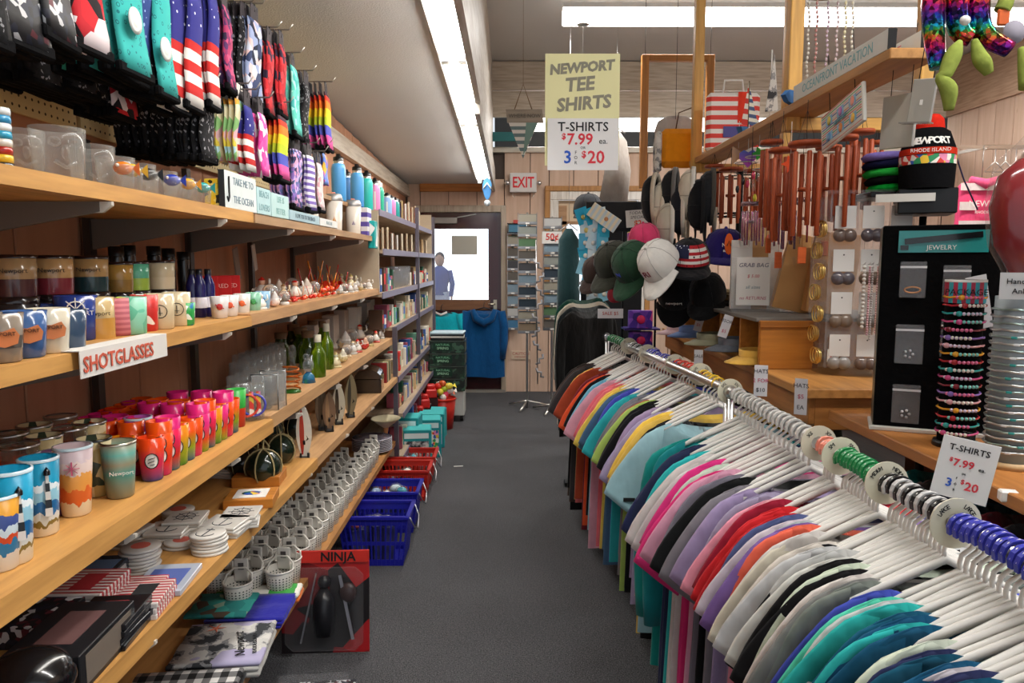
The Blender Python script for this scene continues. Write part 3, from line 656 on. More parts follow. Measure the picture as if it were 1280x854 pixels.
bowlcup(201, -.99, lin('#cdbf9f'), lin('#d6c9ac'), 'cream cup with a sea blue rim', .04, .08, None, ZM + .09)
LOB = [lin('#e08a2c'), lin('#b81f1c')]
def figure_lump(px, X, Z, cols, label, h=.07, seed=0, name='figurine', cat='figurine', group=None, mat=GLOSS, Y=None):
    rr = random.Random(seed); y = Y or yfor(px, X, Z); t = thing(name, label, cat, (X, y, Z), rr.uniform(-.4, .4), group); r_ = h * .28
    st = seed % 4 if name == 'figurine' else 0
    if cols[0] in LOB:
        part('shell_body', MB().ball((0, 0, h * .28), h * .3, 10, 6, sc=(.8, 1.5, .6)).tube([(0, h * .3, h * .3), (0, h * .6, h * .4), (0, h * .75, h * .2)], h * .1, 6, radii=[h * .2, h * .14, h * .05]), mat, t, cols[1])
        for s_ in (-1, 1): part('claw', MB().tube([(s_ * h * .15, -h * .35, h * .25), (s_ * h * .5, -h * .55, h * .3), (s_ * h * .35, -h * .85, h * .35)], h * .08, 6, radii=[h * .06, h * .09, h * .16]), mat, t, cols[-1])
        for s_ in (-1, 1): part('feeler', MB().tube([(s_ * h * .1, -h * .3, h * .4), (s_ * h * .3, -h * .4, h * 1.3)], h * .03, 4), mat, t, cols[0])
        return t
    if st == 1:
        part('shell_body', MB().ball((0, 0, h * .3), h * .36, 12, 8, sc=(1.1, .8, .8)), mat, t, cols[0]); part('spiral_tip', MB().lathe([(h * .28, 0), (h * .22, h * .12), (h * .24, h * .14), (h * .12, h * .28), (h * .13, h * .3), (0, h * .5)], (h * .1, 0, h * .45), 10), mat, t, cols[2]); part('small_shell', MB().ball((-h * .35, -h * .2, h * .15), h * .18, 8, 6), mat, t, cols[1]); part('starfish', MB().prism([((.2 if k % 2 else .09) * h * cos(k * pi / 5), (.2 if k % 2 else .09) * h * sin(k * pi / 5) + h * .25) for k in range(10)], h * .06, (0, -h * .32, 0)), mat, t, cols[-1]); return t
    if st == 2:
        part('stand', MB().lathe([(0, 0), (r_ * 1.2, 0), (r_ * .9, h * .2), (0, h * .2)], seg=10), mat, t, cols[-1]); part('globe', MB().ball((0, 0, h * .52), h * .36, 12, 8), TINT, t, (.9, .9, .88)); part('inner_scene', MB().lathe([(0, 0), (h * .18, 0), (h * .05, h * .3), (0, h * .34)], (0, 0, h * .3), 6), mat, t, cols[0]); return t
    part('base', MB().lathe([(0, 0), (r_ * 1.3, 0), (r_ * 1.2, h * .12), (0, h * .14)], seg=10), mat, t, cols[0])
    part('body', MB().lathe([(0, h * .1), (r_ * 1.0, h * .16), (r_ * 1.1, h * .3), (r_ * .75, h * .5), (r_ * .4, h * .62), (0, h * .64)], seg=10), mat, t, cols[1 % len(cols)])
    part('head', MB().ball((0, 0, h * .74), h * .14, 8, 6), mat, t, cols[2 % len(cols)])
    part('arm', MB().tube([(-r_ * .8, 0, h * .5), (-r_ * 1.4, -r_ * .4, h * .35), (-r_ * .8, -r_ * .9, h * .45)], h * .05, 5), mat, t, cols[1 % len(cols)])
    part('arm', MB().tube([(r_ * .8, 0, h * .5), (r_ * 1.4, -r_ * .3, h * .6), (r_ * 1.2, 0, h * .85)], h * .05, 5), mat, t, cols[1 % len(cols)])
    part('hat', MB().lathe([(h * .16, h * .8), (h * .1, h * .86), (0, h * (.9 + .1 * rr.random()))], seg=8), mat, t, cols[-1])
    return t
def bottle(px, X, Z, r_, h, col, cap, label, neck=.4, mat=GLOSS, name='bottle', cat='bottle', group=None, capm=PLASTIC, band=None, Y=None, capname='cap', shoulder=.72, caph=.1):
    y = Y or yfor(px, X, Z); t = thing(name, label, cat, (X, y, Z), face(X, y), group)
    part('bottle_body', MB().lathe([(0, 0), (r_ * .92, 0), (r_, r_ * .12), (r_, h * shoulder * .9), (r_ * .9, h * shoulder), (r_ * neck * 1.1, h * (shoulder + .12)), (r_ * neck, h * (1 - caph))], seg=16), mat, t, col)
    part(capname, MB().lathe([(r_ * neck * 1.12, h * (1 - caph) - .002), (r_ * neck * 1.15, h), (0, h)], seg=12), capm, t, cap)
    if band: part('label_band', MB().lathe([(r_ + .0008, h * band[0]), (r_ + .0008, h * band[1])], seg=16), PAPER, t, band[2])
    return t
for i, (px, X, h) in enumerate(((150, -1.12, .21), (165, -1.12, .215), (196, -1.1, .215), (214, -1.1, .21), (232, -1.08, .20))):
    bottle(px, X, ZM, .02, h, lin('#1a1718'), BLACK, f'dark bottle with a black screw cap behind the cups, {nth(i)} from the shop front', .9, group='dark capped bottles', caph=.12)
for i, (px, X) in enumerate(((242, -.95), (251, -.93), (262, -.92))):
    bottle(px, X, ZM, .019, .145, lin('#1d1c55'), lin('#111118'), f'deep blue mini bottle with a black cap, {nth(i)} from the compass cups', .45, group='deep blue mini bottles', band=(.2, .42, lin('#e9e6ef')))
cup('shot_glass', 'green and blue printed shot glass before the compass cups', 'shot glass', 233, -.85, ZM, .02, .024, .06, printed('green blue print', ['#2f9c4a', '#3aa757', '#2c83b5', '#e6efe8', '#1f6f9c'], 60), WHITE, group=gm)
for i, (px, X, z) in enumerate(((262, -1.0, ZM + .055), (279, -.98, ZM + .055), (290, -.97, ZM + .055))):
    y = yfor(px, X, z); t = thing('gift_box', f'small red lettered gift box, {nth(i)} of the red three', 'box', (X, y, ZM), face(X, y), 'red gift boxes')
    part('box_body', MB().bbox(-.028, .028, -.02, .02, 0, .12, .002), PAPER, t, lin('#c81f22')); text('RED', .02, t, (0, -.0208, .085), RX, lin('#f0c9c0'))
for i, (px, c, n_) in enumerate(((275, '#dcd8d6', 'white shot glass with a red swirl'), (288, '#e2dedb', 'white shot glass with an orange lobster'), (303, '#e9e5dd', 'white shot glass with an orange crab'), (317, '#8cc6a8', 'pale green shot glass'), (329, '#8fb9d6', 'pale blue shot glass'))):
    t = cup('shot_glass', n_ + ' by the shelf edge', 'shot glass', px, -.86, ZM, .022, .027, .065, GLOSS, lin(c), None, None, None, 'shot glasses on the middle shelf')
    part('motif', MB().ball((0, -.0255, .035), .009, 8, 5, sc=(1, .2, 1.1)).bar((-.012, -.026, .042), (.012, -.026, .03), .003, .003), GLOSS, t, lin(['#b8302a', '#e0572c', '#e9682c', '#3f9a53', '#356fa8'][i]))
random.seed(5)
# shells, lobsters, glass and resin figures along the rest of the middle shelf
fc = [('red and white', ['#b23a2c', '#e8e2d8', '#e9b79a', '#c62a22']), ('shell pink', ['#e8cfc0', '#e9ded2', '#f0e9e0', '#dfa58a']), ('white', ['#e5e1d8', '#eeeae2', '#e9d9c8', '#d8d2c8']), ('orange and yellow', ['#e08a2c', '#ef5a24', '#f0c03c', '#e8452a']), ('scarlet', ['#b81f1c', '#e3341f', '#ee5a2e', '#c8221a']), ('pale gold', ['#cbb98a', '#dccfa8', '#e9e2cc', '#b9a46a']), ('glassy grey', ['#b9b7b0', '#d5d2cb', '#e5e3de', '#c9b089']), ('sand brown', ['#b78f66', '#d9bf98', '#e7d8be', '#a67a50'])]
seq = [2, 0, 1, 7, 0, 2, 1, 4, 3, 3, 4, 5, 6, 2, 6, 5, 6, 7, 6]
used = {}
for row, (X, a, b) in enumerate(((-.85, 318, 466), (-.93, 330, 470), (-1.03, 320, 472))):
    n_ = (17, 15, 14)[row]
    ya, yb = yfor(a + 8, X, ZM), yfor(b, X, ZM)
    for i in range(n_):
        y = ya + (yb - ya) * i / (n_ - 1); k = seq[(i + row * 2) % len(seq)] if row else [2, 1, 2, 4, 3, 4, 3, 3, 4, 6, 2, 6, 6, 5, 6, 2, 5][i]
        n0, cs = fc[k]; j = used.get((k, row), 0); used[(k, row)] = j + 1
        figure_lump(0, X, ZM + .005, [lin(c) for c in cs], f'{n0} seaside figurine, {nth(j)} of its colours in the {["edge", "middle", "wall side"][row]} row', (.055, .085, .11)[row] * R(.85, 1.2) * (.75 if row == 0 and k in (3, 4) else 1), i + row * 50, group=f'seaside figurines, {["edge", "middle", "wall side"][row]} row', Y=y + R(-.01, .01))
# white gift card or spoons hung behind
for i, (px, py, w_, h) in enumerate(((296, 330, .05, .14), (318, 322, .035, .12), (213, 325, .03, .05))):
    p = at(px, py, X=XL + .04); solo('hang_tag', MB().bbox(-.004, .004, -w_ / 2, w_ / 2, -h / 2, h / 2, .002), METAL if i == 2 else PAPER, ['grey card hung slanted on the planks above the figurines', 'white card hung beside the slanted grey one', 'shiny folded foil tag hung above the black capped bottles'][i], 'tag', p, (.25, 0, 0), lin(['#8a7d74', '#cfc8c0', '#c9c9cc'][i]))
# SHOT GLASSES sign hung over the shelf edge
p1, p2 = at(97, 440, X=XM + .012), at(206, 415, X=XM + .012); L = (p2 - p1).length; mid = (p1 + p2) / 2
t = thing('shelf_sign', 'folded white paper sign lettered SHOTGLASSES over the shelf edge', 'sign', (XM + .014, mid.y, ZM - .022), (0, 0, pi / 2))
part('paper', MB().box(-L / 2, L / 2, -.0015, .0005, -.026, .024).box(-L / 2, L / 2, -.0015, .045, .024, .0255), PAPER, t, lin('#d9d5cf')); text('SHOTGLASSES', .042, t, (-.03, -.003, -.003), RX, lin('#c2563f'), bold=.0006)

# ---- counter shelf: tumblers ----
gk = 'printed glasses at the counter shelf end'
def tumbler(px, X, label, mat, col=WHITE, r0=.027, r1=.037, h=.145, Z=ZK, Y=None, group=gk, wrap=None, rimc=None, name='glass_tumbler', motif=None):
    y = Y or yfor(px, X, Z); t = thing(name, label, 'glass', (X, y, Z), face(X, y), group)
    part('glass_body', mug_mesh('glass_body', r0, r1, h, mat, 18, .0025), None, t, col)
    part('rim', MB().lathe([(r1 + .0006, h * .97), (r1 + .0006, h + .0005), (r1 - .003, h + .001)], seg=18), METAL if rimc else GLOSS, t, rimc or lin('#cfe3ea'))
    if motif == 'lighthouse':
        for k in range(5): part('lighthouse_band', MB().box(-.006 + k * .0008, .006 - k * .0008, -.002, 0, k * .016, k * .016 + .0158), GLOSS, t, BLACK if k % 2 else WHITE, (.012, -(r0 + (r1 - r0) * .55) - .0015, h * .28))
        part('lighthouse_lamp', MB().lathe([(.006, 0), (.006, .007), (.004, .01), (0, .016)], seg=8), GLOSS, t, BLACK, (.012, -(r0 + (r1 - r0) * .8) - .0015, h * .28 + .08))
    if motif == 'flower':
        for a in range(8): part('petal', MB().bar((0, 0, 0), (.014 * cos(a * pi / 4), 0, .014 * sin(a * pi / 4)), .003, .001), GLOSS, t, lin('#c2486a'), (-.004, -.0365, h * .72))
    return t
t = tumbler(1, -.87, 'tall sea print glass with a red boat at the very end of the counter', bandmat('boat print', [(0, '#e6e1d6'), (.25, '#2f7fb0'), (.4, '#d5512c'), (.5, '#cfe0e8'), (.6, '#3c4f8c'), (.75, '#e3a02f'), (1, '#7fa3c0')]), h=.13)
tumbler(19, -.865, 'tallest sea print glass showing a black and white lighthouse', SEA, h=.165, motif='lighthouse', r1=.036)
tumbler(54, -.90, 'sea print glass with a small lighthouse beside the tallest glass', SEA, h=.15, motif='lighthouse', r1=.035)
tumbler(74, -.94, 'clear glass with purple shells behind the frosted flower glass', printed('purple shell print', ['#cfcad0', '#5e3a5c', '#d8d5da', '#7d5a7c'], 34), h=.13)
tumbler(96, -.90, 'frosted pink and orange glass with red flowers and a boat', SUN, h=.145, motif='flower')
tumbler(121, -.93, 'old map print glass with a black rim beside the orange frosted one', MAPP, h=.13, rimc=(.05, .05, .05))
t = tumbler(151, -.87, 'brushed steel pint cup banded in turquoise', zgrad('steel and turquoise', [(0, '#8d8468'), (.25, '#7c8f80'), (.45, '#4f9c92'), (.62, '#8d8468'), (.8, '#5b9c90'), (1, '#9a8f72')], .35), h=.125, rimc=(.55, .52, .42), r0=.028, r1=.037, name='steel_cup'); text('Newport', .013, t, (.004, -.0345, .06), RX, WHITE)
tumbler(176, -.93, 'purple rimmed glass with a white script print next to the steel cup', zgrad('purple fade', [(0, '#2a2f55'), (.2, '#9ab04f'), (.45, '#e0dde4'), (.7, '#b04a9c'), (1, '#b95bb0')], .2), h=.135, r1=.033, r0=.026)
# dark rimmed map glasses behind
for i, (px, X) in enumerate(((30, -1.03), (60, -1.03), (92, -1.02), (116, -1.01), (18, -1.12), (48, -1.12), (80, -1.12))):
    tumbler(px, X, f'silver rimmed map print glass in the {"wall side row" if i > 3 else "row behind"}, {nth(i % 4)} from the shop front', MAPP if i % 2 else CLEAR, lin('#c9c4b0') if i % 2 == 0 else WHITE, h=.14, rimc=(.45, .45, .45), group='silver rimmed map glasses')
# neon cups in rows
def neon(name, a, b, c, rough=.22):
    m = NT(name, rough, trans=.25, spec=.6); z = m.sep(m.tc('Generated'))[2]; m.base(m.ramp(z, [(0, lin(c)), (.35, lin(b)), (.75, lin(a)), (1, lin(a))], False))
    m.b.inputs['Subsurface Weight'].default_value = .0; return m.mat
NEON = {'orange over blue': neon('neon orange blue', '#ff4a16', '#f0386a', '#1f4fa0'), 'orange over pink': neon('neon orange pink', '#ff5a12', '#ff3a2a', '#e0307c'), 'pink over teal': neon('neon pink teal', '#f5205c', '#e8402c', '#187a8c'),
        'yellow over green': neon('neon yellow green', '#ff9a1c', '#b9c42c', '#3f9c34'), 'green over blue': neon('neon orange green blue', '#ff5a14', '#a8c22f', '#1a5f9a'), 'pink over lime': neon('neon pink lime', '#f22a86', '#ff5a2a', '#7fbf2e'), 'red': neon('neon red', '#ff3b1a', '#f52a1c', '#c41c1c')}
NK = list(NEON); nm = {}
_b = {k: mug_mesh('cup_body', .024, .031, .105, NEON[k], 16) for k in NK}
_rim = {}
def neon_cup(X, Y, k, label, group, sticker=True, Z=ZK, h=1.0, rot=None):
    t = thing('neon_cup', label, 'cup', (X, Y, Z), face(X, Y) if rot is None else rot, group); t.scale = (1, 1, h)
    part('cup_body', _b[k], None, t)
    if sticker:
        part('sticker', STK, None, t, lin('#e4ddd6'), (0, 0, .052)); part('sticker_print', STP, None, t, BLACK, (0, 0, .052))
    return t
b = MB(); n = 12
for i in range(n + 1):
    pass
def curved_disc(rx, rz, rad, z0=0):       # small oval lying on a cylinder of radius rad facing -Y
    m = MB(); cs = [(0, -rad, z0)]; n = 14
    for i in range(n): a = 2 * pi * i / n; th = rx * cos(a) / rad; cs.append((rad * sin(th), -rad * cos(th), z0 + rz * sin(a)))
    return m.add(cs, [(0, 1 + (i + 1) % n, 1 + i) for i in range(n)])
STK = curved_disc(.014, .017, .0292).mesh('sticker', PAPER)
b = MB().tube([((.0302) * sin(.015 * cos(a * pi / 7) / .03), -.0302 * cos(.015 * cos(a * pi / 7) / .03), .018 * sin(a * pi / 7)) for a in range(15)], .0012, 4, caps=False)
b.bar((-.008, -.0306, .004), (.008, -.0306, .008), .003, .001).bar((-.008, -.0306, -.004), (.006, -.0306, 0), .003, .001).bar((-.004, -.0306, -.01), (.006, -.0306, -.008), .002, .001)
STP = b.mesh('sticker_print', PAPER)
random.seed(21)
front = [(196, 'orange over blue'), (213, 'orange over pink'), (229, 'pink over teal'), (243, 'yellow over green'), (257, 'green over blue'), (269, 'orange over pink'), (280, 'pink over lime'), (290, 'red')]
yr0, yr1 = yfor(196, -.85, ZK), yfor(292, -.85, ZK)
for r_ in range(5):
    X = -.86 - r_ * .068; n_ = 12
    for i in range(n_):
        y = yr0 + (yr1 - yr0) * i / (n_ - 1) + (r_ * -.0 if r_ == 0 else R(-.01, .01)) 
        if r_ >= 1 and i == 0: y -= 0
        k = ['orange over blue', 'orange over pink', 'pink over teal', 'yellow over green', 'green over blue', 'orange over pink', 'pink over lime', 'pink over teal', 'yellow over green', 'pink over lime', 'orange over pink', 'green over blue'][i] if r_ == 0 else random.choice(['red', 'orange over pink', 'orange over pink', 'red', 'pink over lime', 'yellow over green'] )
        lab = f'{k} neon cup, {nth(i)} from the steel cup in the {["shelf edge", "second", "third", "fourth", "wall side"][r_]} row'
        neon_cup(X, y, k, lab, f'neon cups, {["shelf edge", "second", "third", "fourth", "wall side"][r_]} row', r_ < 2)
        if i in (1, 2, 6, 7, 10) and r_ < 3:
            neon_cup(X, y, 'orange over pink' if i % 2 else 'pink over lime', f'upper neon cup nested in the {nth(i)} stack of the {["shelf edge", "second", "third"][r_]} row', 'upper neon cups nested in others', r_ == 0, ZK + .03)
for r_ in range(3):            # hidden-behind rows toward the shop front, glowing through
    for i in range(5):
        X = -.985 - r_ * .068; y = yr0 - .055 - i * .068
        neon_cup(X, y, random.choice(['red', 'orange over pink', 'green over blue']), f'neon cup behind the printed glasses, {nth(i)} from the steel cup in the {["inner", "middle", "wall side"][r_]} row', 'neon cups behind the printed glasses', False)
cup('cup', 'green over red cup at the far end of the neon rows', 'cup', 296, -.87, ZK, .026, .032, .12, zgrad('green red', [(0, '#a3261c'), (.5, '#d23f24'), (.52, '#2f9c3c'), (1, '#3cb04a')]), WHITE, None, None, '|S', 'neon cups, shelf edge row')
# clear glass mugs with coloured handles, then clear mugs
for i, (px, X, hc, n_) in enumerate(((309, -.87, '#d2402f', 'clear glass mug with a red ring handle'), (318, -.85, '#4548b0', 'clear glass mug with a blue ring handle'))):
    t = cup('glass_mug', n_, 'mug', px, X, ZK, .033, .036, .12, CLEAR, lin('#e3e6e4')); part('ring_handle', MB().tube([(.036 * cos(a * pi / 8), -.038, .055 + .036 * sin(a * pi / 8)) for a in range(17)], .004, 6, caps=False), GLOSS, t, lin(hc)); part('print', MB().box(.008, .022, -.038, -.036, .02, .1), COLP, t)
random.seed(3)
k = 0
for r_, X in enumerate((-.87, -.95, -1.03, -1.11)):
    ya, yb = yfor(328, X, ZK), yfor(352, X, ZK)
    for i in range((3, 6, 7, 7)[r_]):
        y = ya + .078 * i - (.25 if r_ else 0); k += 1
        cup('glass_mug', f'plain clear glass mug, {nth(i)} from the shop front in the {["shelf edge", "second", "third", "wall side"][r_]} row', 'mug', 0, X, ZK + (.009 if y > 2.42 else 0), .034, .037, .115 if r_ < 2 else .13, CLEAR, lin('#dfe3e2'), None, (0, pi)[i % 2], None, 'clear glass mugs beyond the neon cups', Y=y)
# wire snack rack, slinky glass ornaments, green bottles
ZK2 = ZK + .008
t = thing('glass_jar', 'square clear glass jar standing before the orange twisted ornament', 'jar', spot(337, -.85, ZK2)); 
part('jar_wall', MB().box(-.045, .045, -.045, -.041, 0, .12).box(-.045, .045, .041, .045, 0, .12).box(-.045, -.041, -.041, .041, 0, .12).box(.041, .045, -.041, .041, 0, .12), CLEAR, t, lin('#cfd6d4')); part('wire_frame', MB().tube([(-.046, -.046, 0), (-.046, -.046, .125), (.046, -.046, .125), (.046, -.046, 0)], .002, 5).tube([(-.046, .046, 0), (-.046, .046, .125), (.046, .046, .125), (.046, .046, 0)], .002, 5), METAL, t, (.3, .3, .3))
sp = MB()
sp.tube([((.03 + .006 * sin(a * .5)) * cos(a * .7), (.03) * sin(a * .7), .012 + a * .0022) for a in range(44)], .004, 5)
t = thing('glass_ornament', 'twisted orange blown glass ornament on a green foot', 'ornament', spot(366, -.86, ZK2)); part('spiral', sp, TINT, t, lin('#ff8a35')); part('foot', MB().lathe([(0, 0), (.035, 0), (.03, .01), (0, .014)], seg=12), TINT, t, lin('#58b84a'))
t = thing('glass_ornament', 'blue footed clear bird ornament beside the green bottles', 'ornament', spot(386, -.86, ZK2)); part('foot', MB().lathe([(0, 0), (.03, 0), (.024, .03), (.01, .045), (0, .046)], seg=12), TINT, t, lin('#2f9ae0')); part('bird', MB().ball((0, 0, .075), .03, 10, 7, sc=(.8, 1.1, 1)).ball((0, -.03, .115), .014, 8, 6).tube([(0, .02, .08), (0, .06, .11)], .008, 6, radii=[.012, .003]), CLEAR, t, lin('#dfe9ee'))
for i, (px, X) in enumerate(((352, -1.02), (366, -1.0), (380, -1.0), (345, -1.1), (372, -1.1))):
    t = thing('glass_ornament', f'clear blown glass dolphin ornament, {nth(i)} behind the orange one', 'ornament', spot(px, X, ZK2), .4 * i, 'clear glass dolphins'); part('dolphin', MB().tube([(0, -.05, .05), (0, -.03, .09), (0, 0, .12), (0, .03, .1), (0, .045, .06)], .01, 8, radii=[.004, .014, .017, .011, .004]), CLEAR, t, lin('#dde6e6')); part('foot', MB().lathe([(0, 0), (.03, 0), (.026, .01), (.012, .05), (.006, .1), (0, .1)], seg=10), CLEAR, t, lin('#dde6e6'))
for i, (px, X, r_, h, nk) in enumerate(((398, -.86, .034, .19, .42), (409, -.88, .033, .22, .4), (386, -.98, .045, .18, .62), (377, -1.07, .045, .18, .65), (392, -1.09, .04, .19, .6), (368, -1.13, .045, .19, .6), (352, -1.12, .042, .17, .6), (404, -1.0, .035, .2, .5))):
    bottle(px, X, ZK2, r_, h, lin('#7fa81f') if i < 2 else lin('#4e6b1c'), lin('#cfc7b0') if i < 2 else lin('#7a5a3c'), f'{"bright" if i < 2 else "dark"} green glass bottle with a {"pale" if i < 2 else "cork"} stopper, {nth(i if i < 2 else i - 2)} of the {"bright" if i < 2 else "dark"} ones', nk, TINT, group='green glass bottles', capname='stopper', capm=MATTE, caph=.16, shoulder=.6)
for i, (px, X, cs) in enumerate(((420, -.85, 5), (427, -.86, 5), (434, -.88, 6), (441, -.88, 6), (447, -.87, 0), (455, -.86, 0), (462, -.86, 5), (470, -.86, 0), (476, -.87, 6), (430, -.98, 6), (440, -.98, 6), (450, -.98, 0), (460, -.98, 6), (470, -.97, 1))):
    figure_lump(px, X, ZK2, [lin(c) for c in fc[cs][1]], f'small {fc[cs][0]} figurine, {nth(i if i < 9 else i - 9)} from the green bottles in the {"edge" if i < 9 else "inner"} row', .08 if i < 9 else .12, 100 + i, group='small figurines past the green bottles')
# white boxes standing on the counter against the wall
for i, px in enumerate((390, 402, 414, 428, 444, 456, 461)):
    X = -1.09 if i < 4 else -1.03; h = .17 + .012 * i; p = spot(px, X, ZK2); t = thing('gift_box', f'tall plain white box behind the figurines, {nth(i)} from the green bottles', 'box', p, 0, 'plain white boxes')
    part('box_body', MB().bbox(-.035, .035, -.07, .07, 0, h, .002), PAPER, t, lin('#b5aaa0') if i < 4 else lin('#d8d3ca'))
# ================= TOP SHELF =================
def face_mug(px, X, s, label):
    t = cup('glass_mug', label, 'mug', px, X, ZT, .036 * s, .042 * s, .085 * s, CLEAR, lin('#e8e6e0'), None, 0, None, 'clear face mugs on the top shelf')
    t.rotation_euler = (0, 0, t.rotation_euler.z + .25)
    for s_ in (-1, 1): part('eye', MB().tube([(s_ * .015 * s + .008 * s * cos(a * pi / 5), -.041 * s, .058 * s + .006 * s * sin(a * pi / 5)) for a in range(11)], .0022 * s, 5, caps=False), CLEAR, t, WHITE)
    part('nose', MB().ball((0, -.042 * s, .042 * s), .009 * s, 8, 6, sc=(.7, .9, 1.3)), CLEAR, t, WHITE); part('mouth', MB().tube([(-.016 * s, -.04 * s, .028 * s), (0, -.041 * s, .018 * s), (.016 * s, -.04 * s, .028 * s)], .003 * s, 6), CLEAR, t, WHITE)
for i, (px, X, s_) in enumerate(((27, -.90, 1.0), (75, -.86, 1.15), (117, -.90, 1.1), (146, -.91, 1.0), (174, -.92, 1.0), (203, -.93, 1.0), (226, -.93, .95))):
    face_mug(px, X, s_, ['clear glass mug with a pressed face at the start of the top shelf', 'largest clear glass mug with a pressed winking face', 'clear glass face mug just past the largest one', 'clear glass face mug behind the orange fish glass', 'clear glass face mug behind the black fish glass', 'clear glass face mug behind the blue fish glass', 'last clear glass face mug before the yellow box'][i])
for i, (px, c, n_) in enumerate(((155, '#e07a22', 'orange clownfish'), (166, '#e2b82e', 'yellow fish'), (186, '#1d1d22', 'black and white fish'), (216, '#2a3fb0', 'blue spotted fish'), (236, '#e2a42e', 'amber fish'), (254, '#2fa9a4', 'turquoise fish'))):
    t = cup('shot_glass', f'clear shot glass holding a {n_} figure', 'shot glass', px, -.83, ZT, .019, .024, .052, CLEAR, WHITE, None, None, None, 'fish shot glasses on the top shelf')
    part('glass_fish', MB().ball((0, -.01, .045), .016, 10, 6, sc=(1.2, .6, .9)).add([(.017, -.01, .045), (.032, -.01, .06), (.032, -.01, .03)], [(0, 1, 2), (2, 1, 0)]), GLOSS, t, lin(c)); part('eye', MB().ball((-.010, -.02, .05), .004, 6, 4), GLOSS, t, WHITE)
t = thing('bead_jar', 'small jar of striped beads at the very start of the top shelf', 'jar', spot(4, -.86, ZT)); 
for i, c in enumerate(('#2f2c28', '#d8b733', '#a82b22', '#d8d4cc', '#2f9ac0', '#e3ebec', '#2f8fc0', '#e3ebec')): part('stripe', MB().lathe([(0, i * .013), (.016, i * .013), (.017, i * .013 + .006), (.016, i * .013 + .0125), (0, i * .013 + .0125)], seg=12), GLOSS, t, lin(c))
p = spot(271, -.84, ZT)
t = thing('gift_box', 'yellow boxed item with black dotted edge beside the ocean sign', 'box', p, pi / 2 - .1); part('box_body', MB().bbox(-.03, .03, -.02, .02, 0, .08, .002), printed('yellow box print', ['#e8c52c', '#eacb3c', '#2a2a22', '#e6c22a', '#f0dc82'], 90), t); part('dotted_edge', MB().box(.031, .036, -.021, .021, 0, .08), stripes('dots', '#20241f', '#cfe0d8', 8), t)
def plaque(pxa, pxb, X, h, txt, label, col, tcol, Z=ZT, edge=None, size=.03, hook=False):
    ya, yb = yfor(pxa, X, Z), yfor(pxb, X, Z); L = abs(yb - ya); t = thing('wooden_plaque', label, 'sign', (X, (ya + yb) / 2, Z), (0, 0, pi / 2), 'wooden word signs along the top shelf')
    part('board', MB().bbox(-L / 2, L / 2, -.008, .008, 0, h, .001), MATTE, t, lin(col))
    if edge: part('edge', MB().box(-L / 2 - .001, -L / 2 + .0, -.0085, .0085, 0, h), PAPER, t, lin(edge))
    lines = txt.split('|'); mx = max(len(s) for s in lines)
    for i, s_ in enumerate(lines): text(s_, min(size, L * (.72 if hook else .9) / (mx * .62)) if mx else size, t, (.02 if hook else 0, -.0085, h * (len(lines) - i - .5) / len(lines)), RX, lin(tcol), extr=.0004)
    if hook: part('hook_print', MB().tube([(-L * .38, -.009, h * .85), (-L * .38, -.009, h * .3), (-L * .41, -.009, h * .18), (-L * .44, -.009, h * .3)], .003, 5).box(-L * .40, -L * .36, -.0095, -.0085, h * .4, h * .8), PAPER, t, BLACK)
plaque(278, 318, -.81, .105, 'TAKE ME TO|THE OCEAN', 'white wooden plaque lettered TAKE ME TO THE OCEAN with a fish hook', '#dfe7e6', '#6f8793', edge='#22262a', hook=True)
plaque(319, 336, -.81, .085, 'BEACH|LOVERS', 'pale aqua word plaque after the ocean plaque, darker of the two', '#b9d9dc', '#7ba2a8')
plaque(337, 359, -.81, .080, 'LIFE IS|BETTER', 'pale aqua word plaque after the ocean plaque, second from it', '#bfdedd', '#86b3b0')
plaque(360, 397, -.805, .036, 'I LOVE YOU TO THE BEACH', 'long low grey blue word block lying on the top shelf edge', '#a9c3cc', '#3f5560', size=.022)
plaque(398, 420, -.805, .032, 'BEACH LIFE', 'short low white word block at the end of the word blocks', '#e0e0dc', '#8a9aa0', size=.02)
for i, (px, X, n_) in enumerate(((388, -.93, 'cream tumbler half hidden behind the word blocks'), (418, -.87, 'cream tumbler with a sailboat mark'), (442, -.85, 'cream tumbler with a small gold bird'))):
    y = yfor(px, X, ZT); t = thing('tumbler', n_ + ' on the top shelf', 'tumbler', (X, y, ZT - .004), face(X, y), 'cream tumblers under the blue bottles'); h = .15
    part('tumbler_body', MB().lathe([(0, 0), (.036, 0), (.037, .004), (.043, h), (0, h)], seg=20), GLOSS, t, lin('#d9d0c4')); part('lid', MB().lathe([(.044, h), (.045, h + .01), (.036, h + .034), (0, h + .038)], seg=20), DARKM, t, lin('#9d9a98')); part('lid_flap', MB().bbox(-.01, .01, -.02, .01, h + .034, h + .042, .002), PLASTIC, t, lin('#e8927a'))
    if i: part('boat_mark', MB().add([(-.008, -.0405, .05), (.002, -.0405, .05), (.002, -.0405, .075)], [(0, 1, 2)]).add([(.004, -.0405, .05), (.010, -.0405, .05), (.004, -.0405, .07)], [(0, 1, 2)]), PAPER, t, lin('#c98a3a') if i == 1 else lin('#7a6a8a'))
solo('gift_box', MB().bbox(-.02, .02, -.06, .06, 0, .16, .002), stripes('lilac panels', '#e6e2e4', '#5a4a9c', 3), 'tall white box with purple panels beside the cream tumblers', 'box', (-.83, yfor(458, -.83, ZT), ZT - .004))
solo('gift_bag', MB().bbox(-.02, .02, -.05, .05, 0, .16, .004), printed('teal bag print', ['#119a98', '#1aa3a1', '#12908e', '#f0efe9', '#148f8d'], 14), 'teal and white printed gift bag on the upper metal shelf', 'bag', (-.80, yfor(466, -.80, ZT), FS[1][0]))
